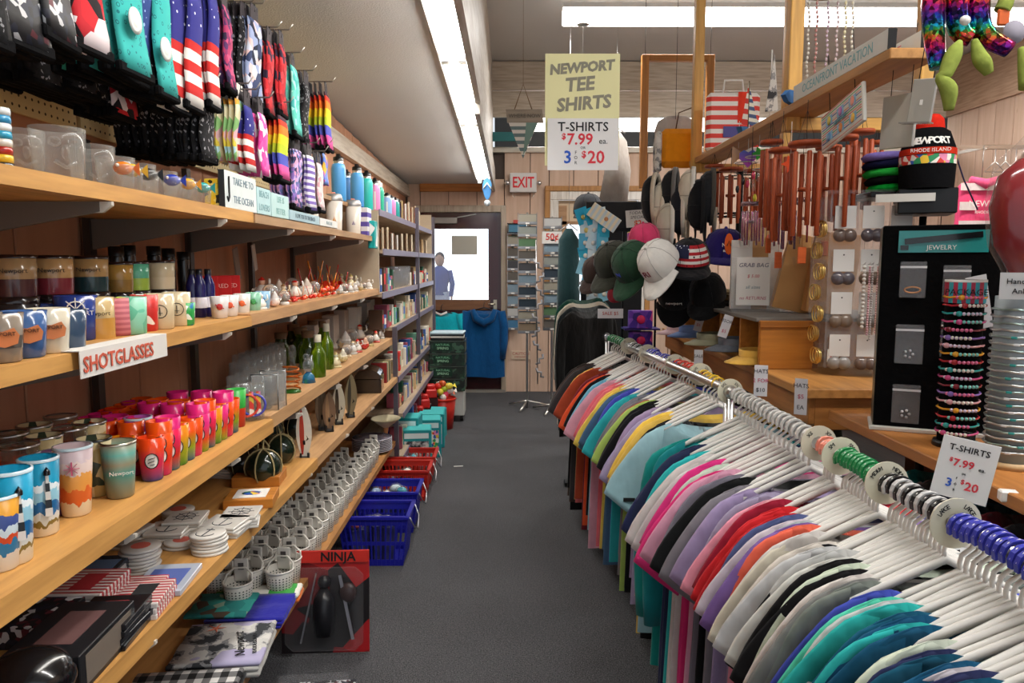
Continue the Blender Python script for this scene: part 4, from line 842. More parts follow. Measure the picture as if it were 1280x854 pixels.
# drink bottles on the upper shelf
bt = [(424, -.90, '#4f9bd8'), (447, -.885, '#4f9bd8'), (434, -1.0, '#3a79b8'), (459, -.885, '#2fb7b0'), (462, -.98, '#2a9c98'), (469, -.87, '#e58fc4'), (474, -.87, '#2fae8c'), (477, -.95, '#c9e6e0'), (484, -.85, '#8fb4e6'), (489, -.85, '#dc88c0'), (494, -.85, '#2f9c9a'), (498, -.85, '#7a6ab8')]
bn = ['sky blue drink bottle, first from the shop front', 'sky blue drink bottle, second from the shop front', 'darker blue drink bottle behind the two sky blue ones', 'turquoise drink bottle next to the sky blue ones', 'deep teal drink bottle behind the turquoise one', 'pink drink bottle with black script', 'green drink bottle with a clear cap', 'pale mint drink bottle in the inner row', 'periwinkle drink bottle on the upper shelf', 'rose pink drink bottle past the periwinkle one', 'teal drink bottle beside the rose one', 'violet drink bottle at the end of the bottle row']
for i, (px, X, c) in enumerate(bt):
    z = 1.86; h = .245 if i < 5 else .22 if i < 8 else .16
    y = yfor(px, X, z); t = thing('drink_bottle', bn[i], 'bottle', (X, y, z), face(X, y), 'metal drink bottles on the upper shelf'); r_ = .038 if i < 5 else .034
    part('bottle_body', MB().lathe([(0, 0), (r_ * .95, 0), (r_, .004), (r_, h * .68), (r_ * .85, h * .78), (r_ * .66, h * .8)], seg=16), PLASTIC, t, lin(c))
    part('neck_ring', MB().lathe([(r_ * .68, h * .79), (r_ * .7, h * .86), (0, h * .86)], seg=14), METAL, t, (.75, .75, .75))
    part('cap', MB().lathe([(r_ * .72, h * .85), (r_ * .7, h * .93), (r_ * .35, h * .95), (r_ * .3, h), (0, h)], seg=14), PLASTIC, t, BLACK if i != 6 else WHITE)
    if 4 < i: part('label_strip', MB().box(-.005, .005, -r_ - .0012, -r_, .02, h * .6), PAPER, t, WHITE)
# picture frames / books standing face-out farther on
random.seed(9)
for r_, (z, X, xa, xb, n_, h) in enumerate(((1.86, -.82, 502, 523, 6, .15), (1.62, -.82, 472, 520, 9, .14), (1.62, -.82, 522, 532, 3, .12))):
    for i in range(n_):
        y = yfor(xa + (xb - xa) * i / max(1, n_ - 1), X, z)
        p = thing('picture_frame', f'small framed seaside picture standing on the {["top", "second", "second"][r_]} metal shelf, {nth(i)} {"from the bottles" if r_ < 2 else "nearer the door"}', 'picture frame', (X, y, z), pi / 2 + .25, f'framed pictures, {["top shelf", "second shelf", "second shelf by the door"][r_]}'); hh = h * R(.8, 1.1)
        part('frame', MB().box(-.055, .055, -.006, .006, 0, .008).box(-.055, .055, -.006, .006, hh - .008, hh).box(-.055, -.047, -.006, .006, .008, hh - .008).box(.047, .055, -.006, .006, .008, hh - .008), MATTE, p, lin(random.choice(['#d8cdb6', '#e6e2da', '#c9a97a', '#cdbca0'])))
        part('picture', MB().box(-.047, .047, -.003, .002, .008, hh - .008), COLP if i % 3 == 0 else FLOR, p)
# gifts on the lower metal shelves
cats = [('gift_box', 'box'), ('book', 'book'), ('gift_box', 'box')]
pal = ['#c8322c', '#e6ddc8', '#2f5f4a', '#3a5a9c', '#d9b98a', '#7fb39c', '#b9a98f', '#513a2a', '#e9e2d6', '#9c4a5a', '#4a6ab0', '#c9c0b0']
pn = ['red', 'cream', 'dark green', 'blue', 'tan', 'sea green', 'taupe', 'dark brown', 'off-white', 'plum', 'cobalt', 'stone']
for s_, (z, X, ya, yb, h, lab) in enumerate(((1.35, -.86, 4.75, 7.5, .15, 'third'), (1.10, -.86, 4.8, 7.5, .16, 'fourth'), (.75, -.84, 5.15, 7.5, .17, 'fifth'), (.5, -.82, 5.2, 7.5, .15, 'sixth'), (.2, -.82, 5.2, 7.5, .17, 'lowest'))):
    y = ya; i = 0; c2 = {}
    while y < yb - .06:
        w_ = R(.035, .09); hh = h * R(.55, 1.1); k = random.randrange(12); j = c2.get(k, 0); c2[k] = j + 1
        if s_ == 0 and 5.3 < y < 6.2:
            t = cup('glass_vase', f'clear glass vase on the third metal shelf, {nth(j)} beside the {pn[k]} box' , 'vase', 0, X, z, .028, .035, .16, CLEAR, lin('#d8dde4'), None, None, None, 'glass vases on the third metal shelf', Y=y + .04); y += .09; i += 1; continue
        t = thing('gift_box', f'{pn[k]} gift box standing on the {lab} metal shelf, {nth(j)} {pn[k]} one', 'box', (X - R(0, .02), y + w_ / 2, z), R(-.08, .08), f'gift boxes on the {lab} metal shelf')
        part('box_body', MB().bbox(-.045, .045, -w_ / 2 + .003, w_ / 2 - .003, 0, hh, .0015), PAPER, t, lin(pal[k])); part('box_label', MB().box(.0452, .046, -w_ / 2 + .008, w_ / 2 - .008, hh * .3, hh * .75), PAPER, t, lin(pal[(k + 5) % 12]))
        y += w_ + .012; i += 1

# ================= HANGING SOCK PACKS =================
FLAG = NT('flag knit', .95); g = FLAG.sep(FLAG.tc('Generated')); zf = FLAG.math('FRACT', FLAG.math('MULTIPLY', g[2], 5.2)); red = FLAG.mix(FLAG.math('LESS_THAN', zf, .5), lin('#b8221f'), lin('#e8e4de'))
star = FLAG.mix(FLAG.math('LESS_THAN', FLAG.vor(42), .16), lin('#2a2a78'), lin('#e8e8f2')); FLAG.base(FLAG.mix(FLAG.math('GREATER_THAN', g[2], .56), red, star)); FLAG = FLAG.mat
RAINB = zgrad('rainbow knit', [(0, '#e0569c'), (.22, '#4a52b0'), (.40, '#b9c62f'), (.55, '#f0cf2c'), (.70, '#ee7a26'), (.84, '#d8321e'), (.93, '#3a2030')], .95, const=True)
TURQ = NT('turquoise knit', .95); TURQ.base(TURQ.mix(TURQ.math('LESS_THAN', TURQ.math('ABSOLUTE', TURQ.math('SUBTRACT', TURQ.vor(60), .25)), .05), lin('#35a9a4'), lin('#1d6b70'))); TURQ = TURQ.mat
BLUEK = NT('blue dotted knit', .95); BLUEK.base(BLUEK.mix(BLUEK.math('LESS_THAN', BLUEK.vor(55), .22), lin('#27407f'), lin('#9fb6dc'))); BLUEK = BLUEK.mat
TIED = printed('red tie dye knit', ['#c21f2a', '#e8d9dc', '#1a1418', '#b01c28', '#efe2e4'], 26, .95)
BLK = printed('black patterned knit', ['#0d0d10', '#131318', '#17171c', '#0d0d10', '#101014', '#1b1b20', '#0f0f12', '#8f8f94', '#101014'], 150, .95)
PURP = printed('purple pink knit', ['#4b2a5a', '#a0305c', '#2a2140', '#7a2a5a', '#c04a70'], 60, .95)
PINKP = printed('pink patterned pack', ['#e0459c', '#ea5aa8', '#f0f0f0', '#d93a92', '#e24a9e'], 40, .8)
MULT = printed('colour map pack', ['#e8d24a', '#e8a03c', '#8fc27a', '#e3b6c0', '#b6dbe0', '#efe6c0'], 24, .8)
REDP = printed('red paisley knit', ['#c2272e', '#a81c26', '#2a2238', '#cf3a40', '#8a1a24'], 50, .95)
MINTP = printed('mint floral knit', ['#4fb6a4', '#68c4b4', '#3a9c98', '#9fd8cc', '#5ac0b0'], 40, .95)
BWF = printed('blue white tie dye knit', ['#c8cede', '#2e3a5c', '#8f9cc0', '#d8b8b8', '#1c2238'], 34, .95)
REDS = printed('striped pastel pack', ['#8a6ab8', '#c9b0d8', '#3a3a5c', '#e0a0c0', '#5a6aa0'], 70, .9)
def sock_mesh(mat, w_, h, toe, t=.006, name='sock_body', wav=0.0):
    # one folded sock or sleeve, hanging, broad side facing +X, slightly flared
    n = 7; vs = []; m = MB()
    for i in range(n + 1):
        z = -h * i / n; ww = w_ / 2 * (.80 + .2 * i / n) ; th = t * (.7 + .6 * sin(pi * i / n))
        for (a, b_) in ((-1, 0), (-.7, 1), (0, 1.2), (.7, 1), (1, 0), (.7, -1), (0, -1.2), (-.7, -1)): vs.append((b_ * th + .004 * sin(i * 1.1), a * ww, z))
    m.add(vs, [(i * 8 + k, i * 8 + (k + 1) % 8, i * 8 + 8 + (k + 1) % 8, i * 8 + 8 + k) for i in range(n) for k in range(8)] + [tuple(range(8))[::-1], tuple(n * 8 + k for k in range(8))], 0, True)
    return m.mesh(name, mat)
_hd = MB().bbox(-.001, .001, -.03, .03, 0, .05, .0004).mesh('header_card', PAPER)
_cl = MB().tube([(0, 0, .03), (0, .008, .045), (0, 0, .055)], .003, 5).mesh('clip', PLASTIC)
def pack_row(px, py, X, w_, h, mat, name, label, n=6, dx=.018, toe=True, col=(1, 1, 1), hcol='#2a2228', others=None, omat=None, osk=None):
    """front pack's lower shop-front corner sits at pixel (px, py) in the plane X; the rest queue behind it toward the wall on one hook"""
    p = at(px, py, X=X); y = p.y + w_ / 2; zt = p.z + h
    me = sock_mesh(mat, w_, h, toe); me2 = sock_mesh(omat, w_, h, toe) if omat else me
    tm = MB().bbox(-.008, .008, -w_ * .52, w_ * .52, -h - .012, -h + .012, .004).mesh('toe', FELT)
    L = XL + .01
    hk_ = thing('display_hook', ' '.join(f'steel hook holding the {label}'.split()[:16]), 'hook', (L, y, zt + .055), 0, 'steel hooks on the pegboard')
    part('hook_wire', MB().tube([(0, 0, 0), (X - L + .03, 0, 0), (X - L + .045, 0, .02)], .0028, 6), METAL, hk_, (.35, .33, .3)); part('back_clip', MB().box(-.002, .003, -.02, .02, -.03, .01), METAL, hk_, (.35, .33, .3))
    for i in range(n):
        t = thing(name, label if i == 0 else f'{nth(i - 1)} behind the {label}', 'socks' if name == 'sock_pair' else 'pack', (X - i * dx, y + R(-.004, .004), zt), (R(-.03, .03), R(-.06, .06), R(-.08, .08)), 'socks and packs hanging on the pegboard')
        part('sock_body' if name == 'sock_pair' else 'pack_body', me if i == 0 else me2, None, t, col); part('header_card', _hd, None, t, lin(hcol))
        if toe: part('toe', tm, None, t, BLACK)
        if i == 0: part('clip', _cl, None, t, lin('#111111'))
# lower shop-front rows (dark), then along the board
S = 'sock_pair'
pack_row(-60, 30, -.82, .13, .30, BLK, S, 'black patterned sock pair at the very start of the pegboard', 8)
pack_row(-8, 42, -.84, .13, .30, DARKP, S, 'dark patterned sock pair over the bead jar', 8)
pack_row(40, 38, -.84, .12, .28, DARKP, S, 'dark flecked sock pair with a black toe before the tie-dye pair', 8, omat=BLK)
pack_row(84, 52, -.84, .12, .28, TIED, S, 'red and white tie-dye sock pair with a black toe', 8, omat=TIED)
pack_row(141, 82, -.84, .13, .30, TURQ, S, 'turquoise sock pair with a white ring medallion, wider one', 6, dx=.022, omat=TURQ)
pack_row(176, 100, -.85, .10, .28, BLUEK, S, 'blue spotted sock pair between two turquoise pairs', 6, omat=BLK)
pack_row(191, 113, -.85, .11, .30, TURQ, S, 'turquoise sock pair next to the flag socks, narrower one', 6, omat=BLK)
pack_row(30, 92, -.98, .13, .22, BLK, S, 'black sock pair low on the inner hooks above the face mugs', 6)
pack_row(75, 104, -.98, .13, .22, BLK, S, 'black sock pair on the inner hook over the largest mug', 6)
pack_row(110, 118, -.98, .13, .22, BLK, S, 'black sock pair on the inner hook below the tie-dye pair', 6)
pack_row(140, 138, -.96, .14, .20, TIED, S, 'dark and red sock pair below the wide turquoise pair', 5, omat=BLK)
pack_row(215, 131, -.86, .11, .30, FLAG, S, 'stars and stripes sock pair, first of the three in front', 5, hcol='#3c2018')
pack_row(238, 130, -.84, .11, .30, FLAG, S, 'stars and stripes sock pair, widest one in the middle', 5, hcol='#3c2018')
pack_row(262, 128, -.84, .10, .30, FLAG, S, 'stars and stripes sock pair, last of the three in front', 4, hcol='#3c2018')
pack_row(262, 90, -.90, .10, .22, MINTP, S, 'pale aqua sock pack with a pink header above the flag pair', 4, toe=False, hcol='#d8a0b0')
pack_row(278, 108, -.86, .09, .24, PURP, S, 'purple and pink sock pair beside the black row', 4)
pack_row(300, 118, -.86, .12, .25, BLK, S, 'black sock pair with white flecks in the dense row', 9, dx=.022)
pack_row(312, 122, -.84, .14, .26, BWF, S, 'white and blue tie-dye sock pair with a black toe', 6, dx=.02)
pack_row(334, 140, -.83, .10, .24, REDP, S, 'red paisley sock pair, first of two in front', 7, dx=.016)
pack_row(349, 140, -.82, .09, .24, REDP, S, 'red paisley sock pair, second of two in front', 5, dx=.016)
pack_row(362, 165, -.82, .14, .25, MINTP, S, 'mint green floral sock pair past the red ones', 4)
pack_row(380, 172, -.83, .10, .22, BLK, S, 'black and white sock pair beside the rainbow row', 5)
pack_row(404, 183, -.85, .16, .25, RAINB, S, 'rainbow sock pair at the front of the upper rainbow row', 8, dx=.024)
# lower tier of card packs
P_ = 'sock_pack'
pack_row(212, 188, -.96, .12, .17, BLK, S, 'black grip sock pair low below the flag pairs', 10, dx=.018)
pack_row(250, 196, -.88, .12, .17, BLK, S, 'black grip sock pair low beside the yellow print pack', 9, dx=.018)
pack_row(293, 200, -.85, .13, .19, MULT, P_, 'card pack with a yellow and pastel map print', 5, toe=False, hcol='#e8e4dc')
pack_row(305, 212, -.83, .10, .20, FLAG, P_, 'small stars and stripes pack beside the hot pink one', 4, toe=False)
pack_row(322, 218, -.82, .11, .20, PINKP, P_, 'hot pink printed card pack', 4, toe=False)
pack_row(347, 222, -.82, .15, .22, RAINB, P_, 'rainbow pack hanging low before the lilac packs', 4)
pack_row(368, 258, -.83, .12, .22, REDS, S, 'lilac striped sock pair above the word blocks', 7, dx=.016)
pack_row(384, 262, -.82, .12, .22, stripes('purple ladder', '#e8e4ea', '#7a62b0', 9, rough=.9), S, 'white sock pair with purple ladder stripes', 5)
pack_row(396, 262, -.83, .10, .2, FLOR, S, 'pale pink floral sock pair with a black toe', 4)
pack_row(402, 230, -.86, .12, .14, printed('blue flower pack', ['#5a7ad0', '#7f9ade', '#e0b03c', '#c060a8', '#5f80d4'], 30, .8), P_, 'blue pack with bright flowers beside the sky blue bottle', 3, toe=False)
# medallions on the turquoise pairs
for (px, py, X, n_) in ((164, 26, -.818, 'the wider turquoise pair'), (203, 62, -.828, 'the narrower turquoise pair')):
    p = at(px, py, X=X); solo('round_card', MB().lathe([(0, 0), (.028, 0), (.028, .002), (0, .002)], seg=20, axis='x').lathe([(.014, .002), (.02, .0026), (.022, .002)], seg=20, axis='x'), PAPER, f'round white card tag on {n_}', 'tag', (X + .008, p.y, p.z), 0, lin('#d9dcd8'))
# bare pegboard hooks
for i, (px, py) in enumerate(((296, 2), (316, 20), (330, 35), (340, 48), (344, 54), (350, 62), (360, 74), (372, 85), (376, 92), (386, 100), (394, 113), (402, 122), (414, 134), (425, 132))):
    p = at(px, py, X=XL); t = thing('display_hook', f'empty steel display hook high on the pegboard, {nth(i)} from the shop front', 'hook', (XL, p.y, p.z), 0, 'empty hooks on the pegboard')
    part('hook_wire', MB().tube([(0, 0, 0), (.20, 0, 0), (.215, 0, .02)], .0026, 6), METAL, t, (.35, .33, .3)); part('back_clip', MB().box(-.002, .003, -.02, .02, -.03, .01), METAL, t, (.35, .33, .3))

# ================= COASTER SHELF =================
def coaster_stack(px, X, n, label, rnd, size=.05, Z=ZS, mark='anchor', col='#d6d2ca', dz=.009, name=None, Y=None):
    y = Y or yfor(px, X, Z); a0 = R(-.2, .2)
    for i in range(n):
        a = a0 + R(-.12, .12); q = thing('coaster', f'{label}, {nth(n - 1 - i)} from its top' if n > 1 else label, 'coaster', (X + R(-.004, .004), y + R(-.004, .004), Z + i * dz), a, f'stack: {label[:60]}')
        m = MB(); 
        if rnd: m.lathe([(0, 0), (size - .002, 0), (size, .002), (size, dz - .003), (size - .002, dz - .001), (0, dz - .001)], seg=24)
        else: m.bbox(-size, size, -size, size, 0, dz - .0008, .002)
        part('tile', m, GLOSS, q, lin(col))
        if i == n - 1:
            k = MB(); s_ = size / .05; z = dz - .0006
            if mark == 'wheel':
                k.tube([(.025 * s_ * cos(b * pi / 8), .025 * s_ * sin(b * pi / 8), z) for b in range(17)], .0012, 4)
                for b in range(8): k.bar((0, 0, z), (.036 * s_ * cos(b * pi / 4), .036 * s_ * sin(b * pi / 4), z), .002, .001)
            elif mark == 'anchor': k.bar((0, -.03 * s_, z), (0, .028 * s_, z), .003, .001).bar((-.012 * s_, .018 * s_, z), (.012 * s_, .018 * s_, z), .003, .001).tube([(.026 * s_ * cos(pi + b * pi / 8), .012 * s_ * -1 + .022 * s_ * sin(pi + b * pi / 8), z) for b in range(9)], .0014, 4)
            else: k.lathe([(0, z), (size * .5, z)], seg=12)
            part('printed_mark', k, PAPER, q, lin('#3a3c42') if mark != 'dot' else lin('#b8574a'))
coaster_stack(300, -.80, 4, 'white square coaster with a ship wheel, beyond the anchor ones', False, mark='wheel', size=.052)
coaster_stack(284, -.81, 4, 'white square coaster with an anchor at the shelf edge', False, mark='anchor', size=.054)
coaster_stack(233, -.93, 5, 'white square coaster with a ship wheel in the inner pile', False, mark='wheel', size=.052)
coaster_stack(213, -.95, 4, 'white square coaster with an anchor in the inner pile', False, mark='anchor', size=.052)
coaster_stack(262, -.805, 6, 'white round coaster with a dark anchor at the shelf edge', True, mark='anchor', size=.047)
coaster_stack(226, -.90, 2, 'white round coaster with a red dot', True, mark='dot', size=.046)
coaster_stack(222, -.985, 5, 'plain white round coaster by the inner anchor pile', True, mark='dot', size=.046)
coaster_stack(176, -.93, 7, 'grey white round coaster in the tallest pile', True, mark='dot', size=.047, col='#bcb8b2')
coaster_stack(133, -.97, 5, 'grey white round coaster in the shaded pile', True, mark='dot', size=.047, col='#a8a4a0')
coaster_stack(160, -1.05, 5, 'white square coaster deep in the shaded pile', False, mark='wheel', size=.05)
coaster_stack(283, -1.03, 4, 'shaded square coaster behind the wheel coasters', False, mark='wheel', size=.05)
def flat_box(px, X, w_, l, h, mat, col, label, Z=ZS, a=0, name='boxed_gift', cat='box', Y=None, mark=None):
    y = Y or yfor(px, X, Z); t = thing(name, label, cat, (X, y, Z), a); part('box_body', MB().bbox(-w_ / 2, w_ / 2, -l / 2, l / 2, 0, h, .0015), mat, t, col)
    if mark: part('box_print', MB().box(-w_ * mark[1], w_ * mark[1], -l * .3, l * .3, h, h + .0006), PAPER, t, mark[0])
    return t
STR = stripes('red white stripe print', '#a8262c', '#d8cfca', 9, axis=1, rough=.4); 
t = flat_box(315, -.83, .15, .13, .03, WOODX, lin('#c9822f'), 'orange wood frame holding a blue nautical picture', ZS, .15, 'framed_tile', 'picture'); part('picture', MB().box(-.05, .05, -.045, .045, .03, .032), PAPER, t, WHITE); part('nautical_mark', MB().ball((0, 0, .0325), .026, 10, 4, sc=(1.2, .8, .04)), COLP, t)
t = flat_box(325, -.88, .16, .13, .035, WOODX, lin('#b8742a'), 'second orange wood frame underneath beyond the first', ZS, .1, 'framed_tile', 'picture')
t = flat_box(208, -.83, .12, .16, .014, GLOSS, lin('#aeb6c4'), 'blue and white glossy trivet lying before the round coasters', ZS, .1, 'trivet', 'trivet', mark=(lin('#4a5c9c'), .36))
t = flat_box(118, -.99, .12, .14, .05, GLOSS, lin('#2a2f38'), 'dark blue boxed gift behind the striped boxes', ZS, .1, mark=(lin('#4a5f7c'), .4))
k = 0
for (px, X, n, a) in ((180, -.82, 3, .12), (172, -.86, 2, .08)):
    for i in range(n): flat_box(px, X, .10, .13, .012, STR, WHITE, f'red striped flat box, {nth(n - 1 - i)} from the top of the {["edge", "inner"][k]} pile', ZS + i * .0125, a + R(-.05, .05), mark=(BLACK, .22) if i == n - 1 else None)
    k += 1
for (px, X, n, lab) in ((137, -.83, 4, 'edge'), (112, -.95, 4, 'inner')):
    for i in range(n): flat_box(px, X, .12, .14, .013, GLOSS if lab == 'edge' else STR, lin('#16171c'), f'black flat box with a red ribbon print, {nth(n - 1 - i)} from the top of the {lab} pile', ZS + i * .0135, R(-.04, .1), mark=(lin('#a3242a'), .2) if i == n - 1 else None)
t = flat_box(92, -.84, .14, .22, .075, PLASTIC, lin('#19191c'), 'large black boxed gift with a red and white label near the shop front', ZS, .06, mark=(lin('#5a3a38'), .25)); part('side_label', MB().box(.0702, .0708, -.09, .09, .01, .065), PAPER, t, lin('#6d6257'))
t = flat_box(50, -1.0, .16, .2, .05, DARKP, WHITE, 'dark boxed gift against the wall near the shop front', ZS, 0)
t = thing('gift_ball', 'glossy black ball shaped gift with a cream oval label', 'gift', spot(40, -.83, ZS)); part('shell', MB().ball((0, 0, .052), .062, 20, 12, sc=(1.2, 1.1, .85)), GLOSS, t, BLACK); part('label', MB().lathe([(0, 0), (.026, 0), (.026, .001), (0, .0012)], (0, 0, 0), 16).xf(Matrix.Translation((.045, .0, .068)) @ Euler((0, .9, 0)).to_matrix().to_4x4()), PAPER, t, lin('#cdbf9f')); text('POR', .02, t, (.047, 0, .069), (.9, 0, pi / 2 - .2), BLACK)
# dark rope wrapped glass floats
for i, (px, X, r_) in enumerate(((330, -.86, .06), (306, -.95, .06), (352, -.88, .055), (292, -1.05, .06), (335, -1.02, .065), (368, -.95, .05))):
    t = thing('glass_float', f'dark green glass float wrapped in {"pale rope" if i in (0, 2) else "thin cord"}, {nth(i)} of the floats under the counter', 'glass float', spot(px, X, ZS), R(0, 3), 'rope wrapped glass floats'); part('globe', MB().ball((0, 0, r_), r_, 16, 10), GLOSS, t, lin('#0c1a1c') if i % 2 else lin('#17241a'))
    for a in (0, pi / 3, 2 * pi / 3): part('rope', MB().tube([((r_ + .003) * cos(b * pi / 9) * cos(a), (r_ + .003) * cos(b * pi / 9) * sin(a), r_ + (r_ + .003) * sin(b * pi / 9)) for b in range(19)], .003 if i in (0, 2) else .0015, 5, caps=False), MATTE, t, lin('#a59468'))
    part('loop', MB().tube([(0, 0, 2 * r_), (.03, .01, 2 * r_ + .03), (.05, .0, 2 * r_), (.045, .01, r_ * 1.5), (.07, .02, r_)], .003, 5), MATTE, t, lin('#b8a878'))
# surfboards on stands
ZS2 = ZS - .012
def surf(px, X, h, c1, c2, label, tilt=.16, a=.25):
    t = thing('surfboard_ornament', label, 'ornament', (X, yfor(px, X, ZS2), ZS2), a, 'mini surfboards on black stands'); n = 12; pts = [(.030 * sin(pi * (.06 + .94 * i / n)) ** .7 if i < n else 0, h * i / n) for i in range(n + 1)]
    poly = [(x, z) for x, z in pts] + [(-x, z) for x, z in pts[::-1][1:]]
    M = Matrix.Rotation(tilt, 4, 'X')
    part('board', MB().prism(poly, .008).xf(M), GLOSS, t, lin(c1), (0, 0, .01)); part('board_stripe', MB().prism([(x * .3 - .008, z * .9 + .01) for x, z in poly], .009).xf(M), GLOSS, t, lin(c2), (0, 0, .01)); part('fin_mark', MB().prism([(.006, h * .3), (.018, h * .34), (.008, h * .42), (.012, h * .36)], .0095).xf(M), GLOSS, t, BLACK, (0, 0, .01))
    part('stand', MB().bbox(-.02, .02, -.03, .05, 0, .012, .003).bar((0, .03, .01), (0, -.02, h * .35), .008, .008).box(-.018, -.01, -.03, -.022, .01, .03).box(.01, .018, -.03, -.022, .01, .03), PLASTIC, t, BLACK)
surf(381, -.82, .22, '#d9d2c4', '#a8302a', 'white mini surfboard with a red stripe and black mark'); surf(403, -.88, .20, '#6d6455', '#4a4036', 'grey brown mini surfboard in the shade behind', .1); surf(412, -.84, .18, '#7a5f4a', '#9a7a5a', 'brown mini surfboard, shortest of the set', .1)
surf(424, -.83, .20, '#c9bfa8', '#3a3028', 'cream mini surfboard edged with dark spots'); surf(438, -.81, .23, '#8f7f60', '#4a4438', 'olive patterned mini surfboard, tallest of the set', .3, .35); surf(400, -1.0, .2, '#5a4a40', '#3a2f28', 'dark mini surfboard by the wall', .1)
# treasure chests
for i, (px, X, s_, n_) in enumerate(((462, -.86, 1, 'larger dark brown treasure chest at the shelf end'), (474, -.90, .85, 'smaller dark chest behind the larger one'))):
    y = yfor(px, X, ZS2); t = thing('treasure_chest', n_, 'chest', (X, y + i * .12, ZS2), .1); t.scale = (s_,) * 3
    part('chest_body', MB().bbox(-.08, .08, -.11, .11, 0, .085, .003), GLOSS, t, lin('#241a14'))
    m = MB(); n = 9; vs = [(.081 * cos(pi * k / (n - 1)), y_, .088 + .055 * sin(pi * k / (n - 1))) for y_ in (-.112, .112) for k in range(n)]; m.add(vs, [(k, k + 1, n + k + 1, n + k) for k in range(n - 1)] + [tuple(range(n))[::-1], tuple(range(n, 2 * n)), (0, n, 2 * n - 1, n - 1)]); part('chest_lid', m, GLOSS, t, lin('#3a2c22'))
    part('clasp', MB().bbox(.079, .088, -.012, .012, .07, .1, .002), METAL, t, (.5, .4, .2))
for i in range(7): solo('book', MB().bbox(-.05, .05, -.012, .012, 0, .13, .001), PAPER, f'{["red", "dark green", "cream", "brown", "olive", "navy", "tan"][i]} book standing past the treasure chests', 'book', (-.85, 4.75 + i * .027, ZS2), 0, lin(['#8a2320', '#2f4a30', '#c9bf9c', '#5a3a24', '#6f7a34', '#20294a', '#b0925f'][i]), 'books past the treasure chests')

# ================= BOTTOM SHELF =================
PB = NT('pierced ceramic', .35); o = PB.sep(PB.tc('Object')); ang = PB.math('ARCTAN2', o[1], o[0]); u_ = PB.math('SUBTRACT', PB.math('FRACT', PB.math('MULTIPLY', ang, 24 / (2 * pi))), .5); v_ = PB.math('SUBTRACT', PB.math('FRACT', PB.math('MULTIPLY', o[2], 100)), .5)
hole = PB.math('LESS_THAN', PB.math('ADD', PB.math('MULTIPLY', u_, u_), PB.math('MULTIPLY', v_, v_)), .06); inb = PB.math('MULTIPLY', PB.math('GREATER_THAN', o[2], .022), PB.math('LESS_THAN', o[2], .078))
PB.base(PB.mix(PB.math('MULTIPLY', hole, inb), lin('#c9c4ba'), lin('#2a2724'))); PB = PB.mat
bk = thing('ceramic_basket', 'x', 'basket', (0, 0, 0)); part('basket_body', mug_mesh('basket_body', .043, .052, .10, PB, 20), None, bk, lin('#c9c4ba')); part('rim', MB().lathe([(.0525, .094), (.055, .097), (.0525, .102), (.049, .1)], seg=20), GLOSS, bk, lin('#d2cdc3')); part('handle', MB().tube([(-.05, 0, .092), (-.045, .02, .115), (-.02, .03, .135), (.02, .03, .135), (.045, .02, .115), (.05, 0, .092)], .004, 6), GLOSS, bk, lin('#d2cdc3')); part('back_plate', MB().bbox(-.026, .026, .038, .046, .08, .165, .003), GLOSS, bk, lin('#cfcac1')); part('plate_slot', MB().box(-.010, .010, .0365, .0385, .125, .15), PAPER, bk, lin('#4a4644'))
ya, yb = yfor(352, -.85, ZB), 4.45
for r_, X in enumerate((-.855, -.97, -1.08)):
    for i in range(18 if r_ == 0 else 16 if r_ == 1 else 8):
        y = ya + (yb - ya) * i / 17 - (.10 if r_ == 1 else 0) + R(-.006, .006)
        lab = f'white pierced ceramic basket, {nth(i)} from the towels in the {["edge", "second", "wall side"][r_]} row'
        if r_ == 0 and i == 0: bk.location = (X, y, ZB); bk.rotation_euler = (0, 0, -.1); bk['label'] = lab; bk['group'] = 'pierced ceramic baskets'
        else: dup(bk, (X, y, ZB), -.1 + R(-.25, .25), lab, 'pierced ceramic baskets')
for i in range(8): t = thing('plate', f'dark rimmed souvenir plate, {nth(7 - i)} from the top of the pile past the baskets', 'plate', (-.90, 4.72, ZB + i * .011), 0, 'pile of souvenir plates'); part('dish', MB().lathe([(0, 0), (.07, 0), (.125, .016), (.128, .018), (.07, .006), (0, .006)], seg=24), GLOSS, t, lin('#7f7784')); part('rim', MB().lathe([(.127, .0155), (.131, .018), (.127, .0195)], seg=24), GLOSS, t, lin('#c9c4cc'))
t = thing('paper_cone', 'white and yellow cone shaped shade lying on the plate pile', 'shade', (-.83, 4.85, ZB + .13)); part('shade_wall', MB().lathe([(.1, .06), (.02, 0), (.018, 0), (.098, .062)], seg=16, sx=1, sy=1.2), MATTE, t, lin('#d9cfae')); part('tip', MB().lathe([(.02, 0), (.008, -.06), (0, -.07)], seg=10), MATTE, t, lin('#c98a5a'))
# towels and cloths before the baskets
def folded(px, X, Z, w_, l, h, layers, mat, cols, label, a=0, Y=None, name='folded_towel', cat='towel', lip=.0):
    y = Y or yfor(px, X, Z); t = thing(name, label, cat, (X, y, Z), a)
    for i in range(layers):
        m = MB(); n = 8; hh = h / layers; z0 = i * hh; sh_ = R(-.006, .006); vs = []
        for k in range(n + 1):
            yy = -l / 2 + l * k / n
            for (x, z) in ((-w_ / 2, z0 + .002), (w_ / 2 - .006 + sh_, z0 + .001), (w_ / 2 + sh_, z0 + hh / 2), (w_ / 2 - .006 + sh_, z0 + hh - .001), (-w_ / 2, z0 + hh - .002)): vs.append((x, yy, z + .003 * sin(k * 1.7 + i)))
        m.add(vs, [(k * 5 + j, k * 5 + (j + 1) % 5, k * 5 + 5 + (j + 1) % 5, k * 5 + 5 + j) for k in range(n) for j in range(5)] + [(4, 3, 2, 1, 0), tuple(n * 5 + j for j in range(5))], 0, True)
        part('fold', m, mat if i == layers - 1 else FABRIC, t, cols[i % len(cols)])
    return t
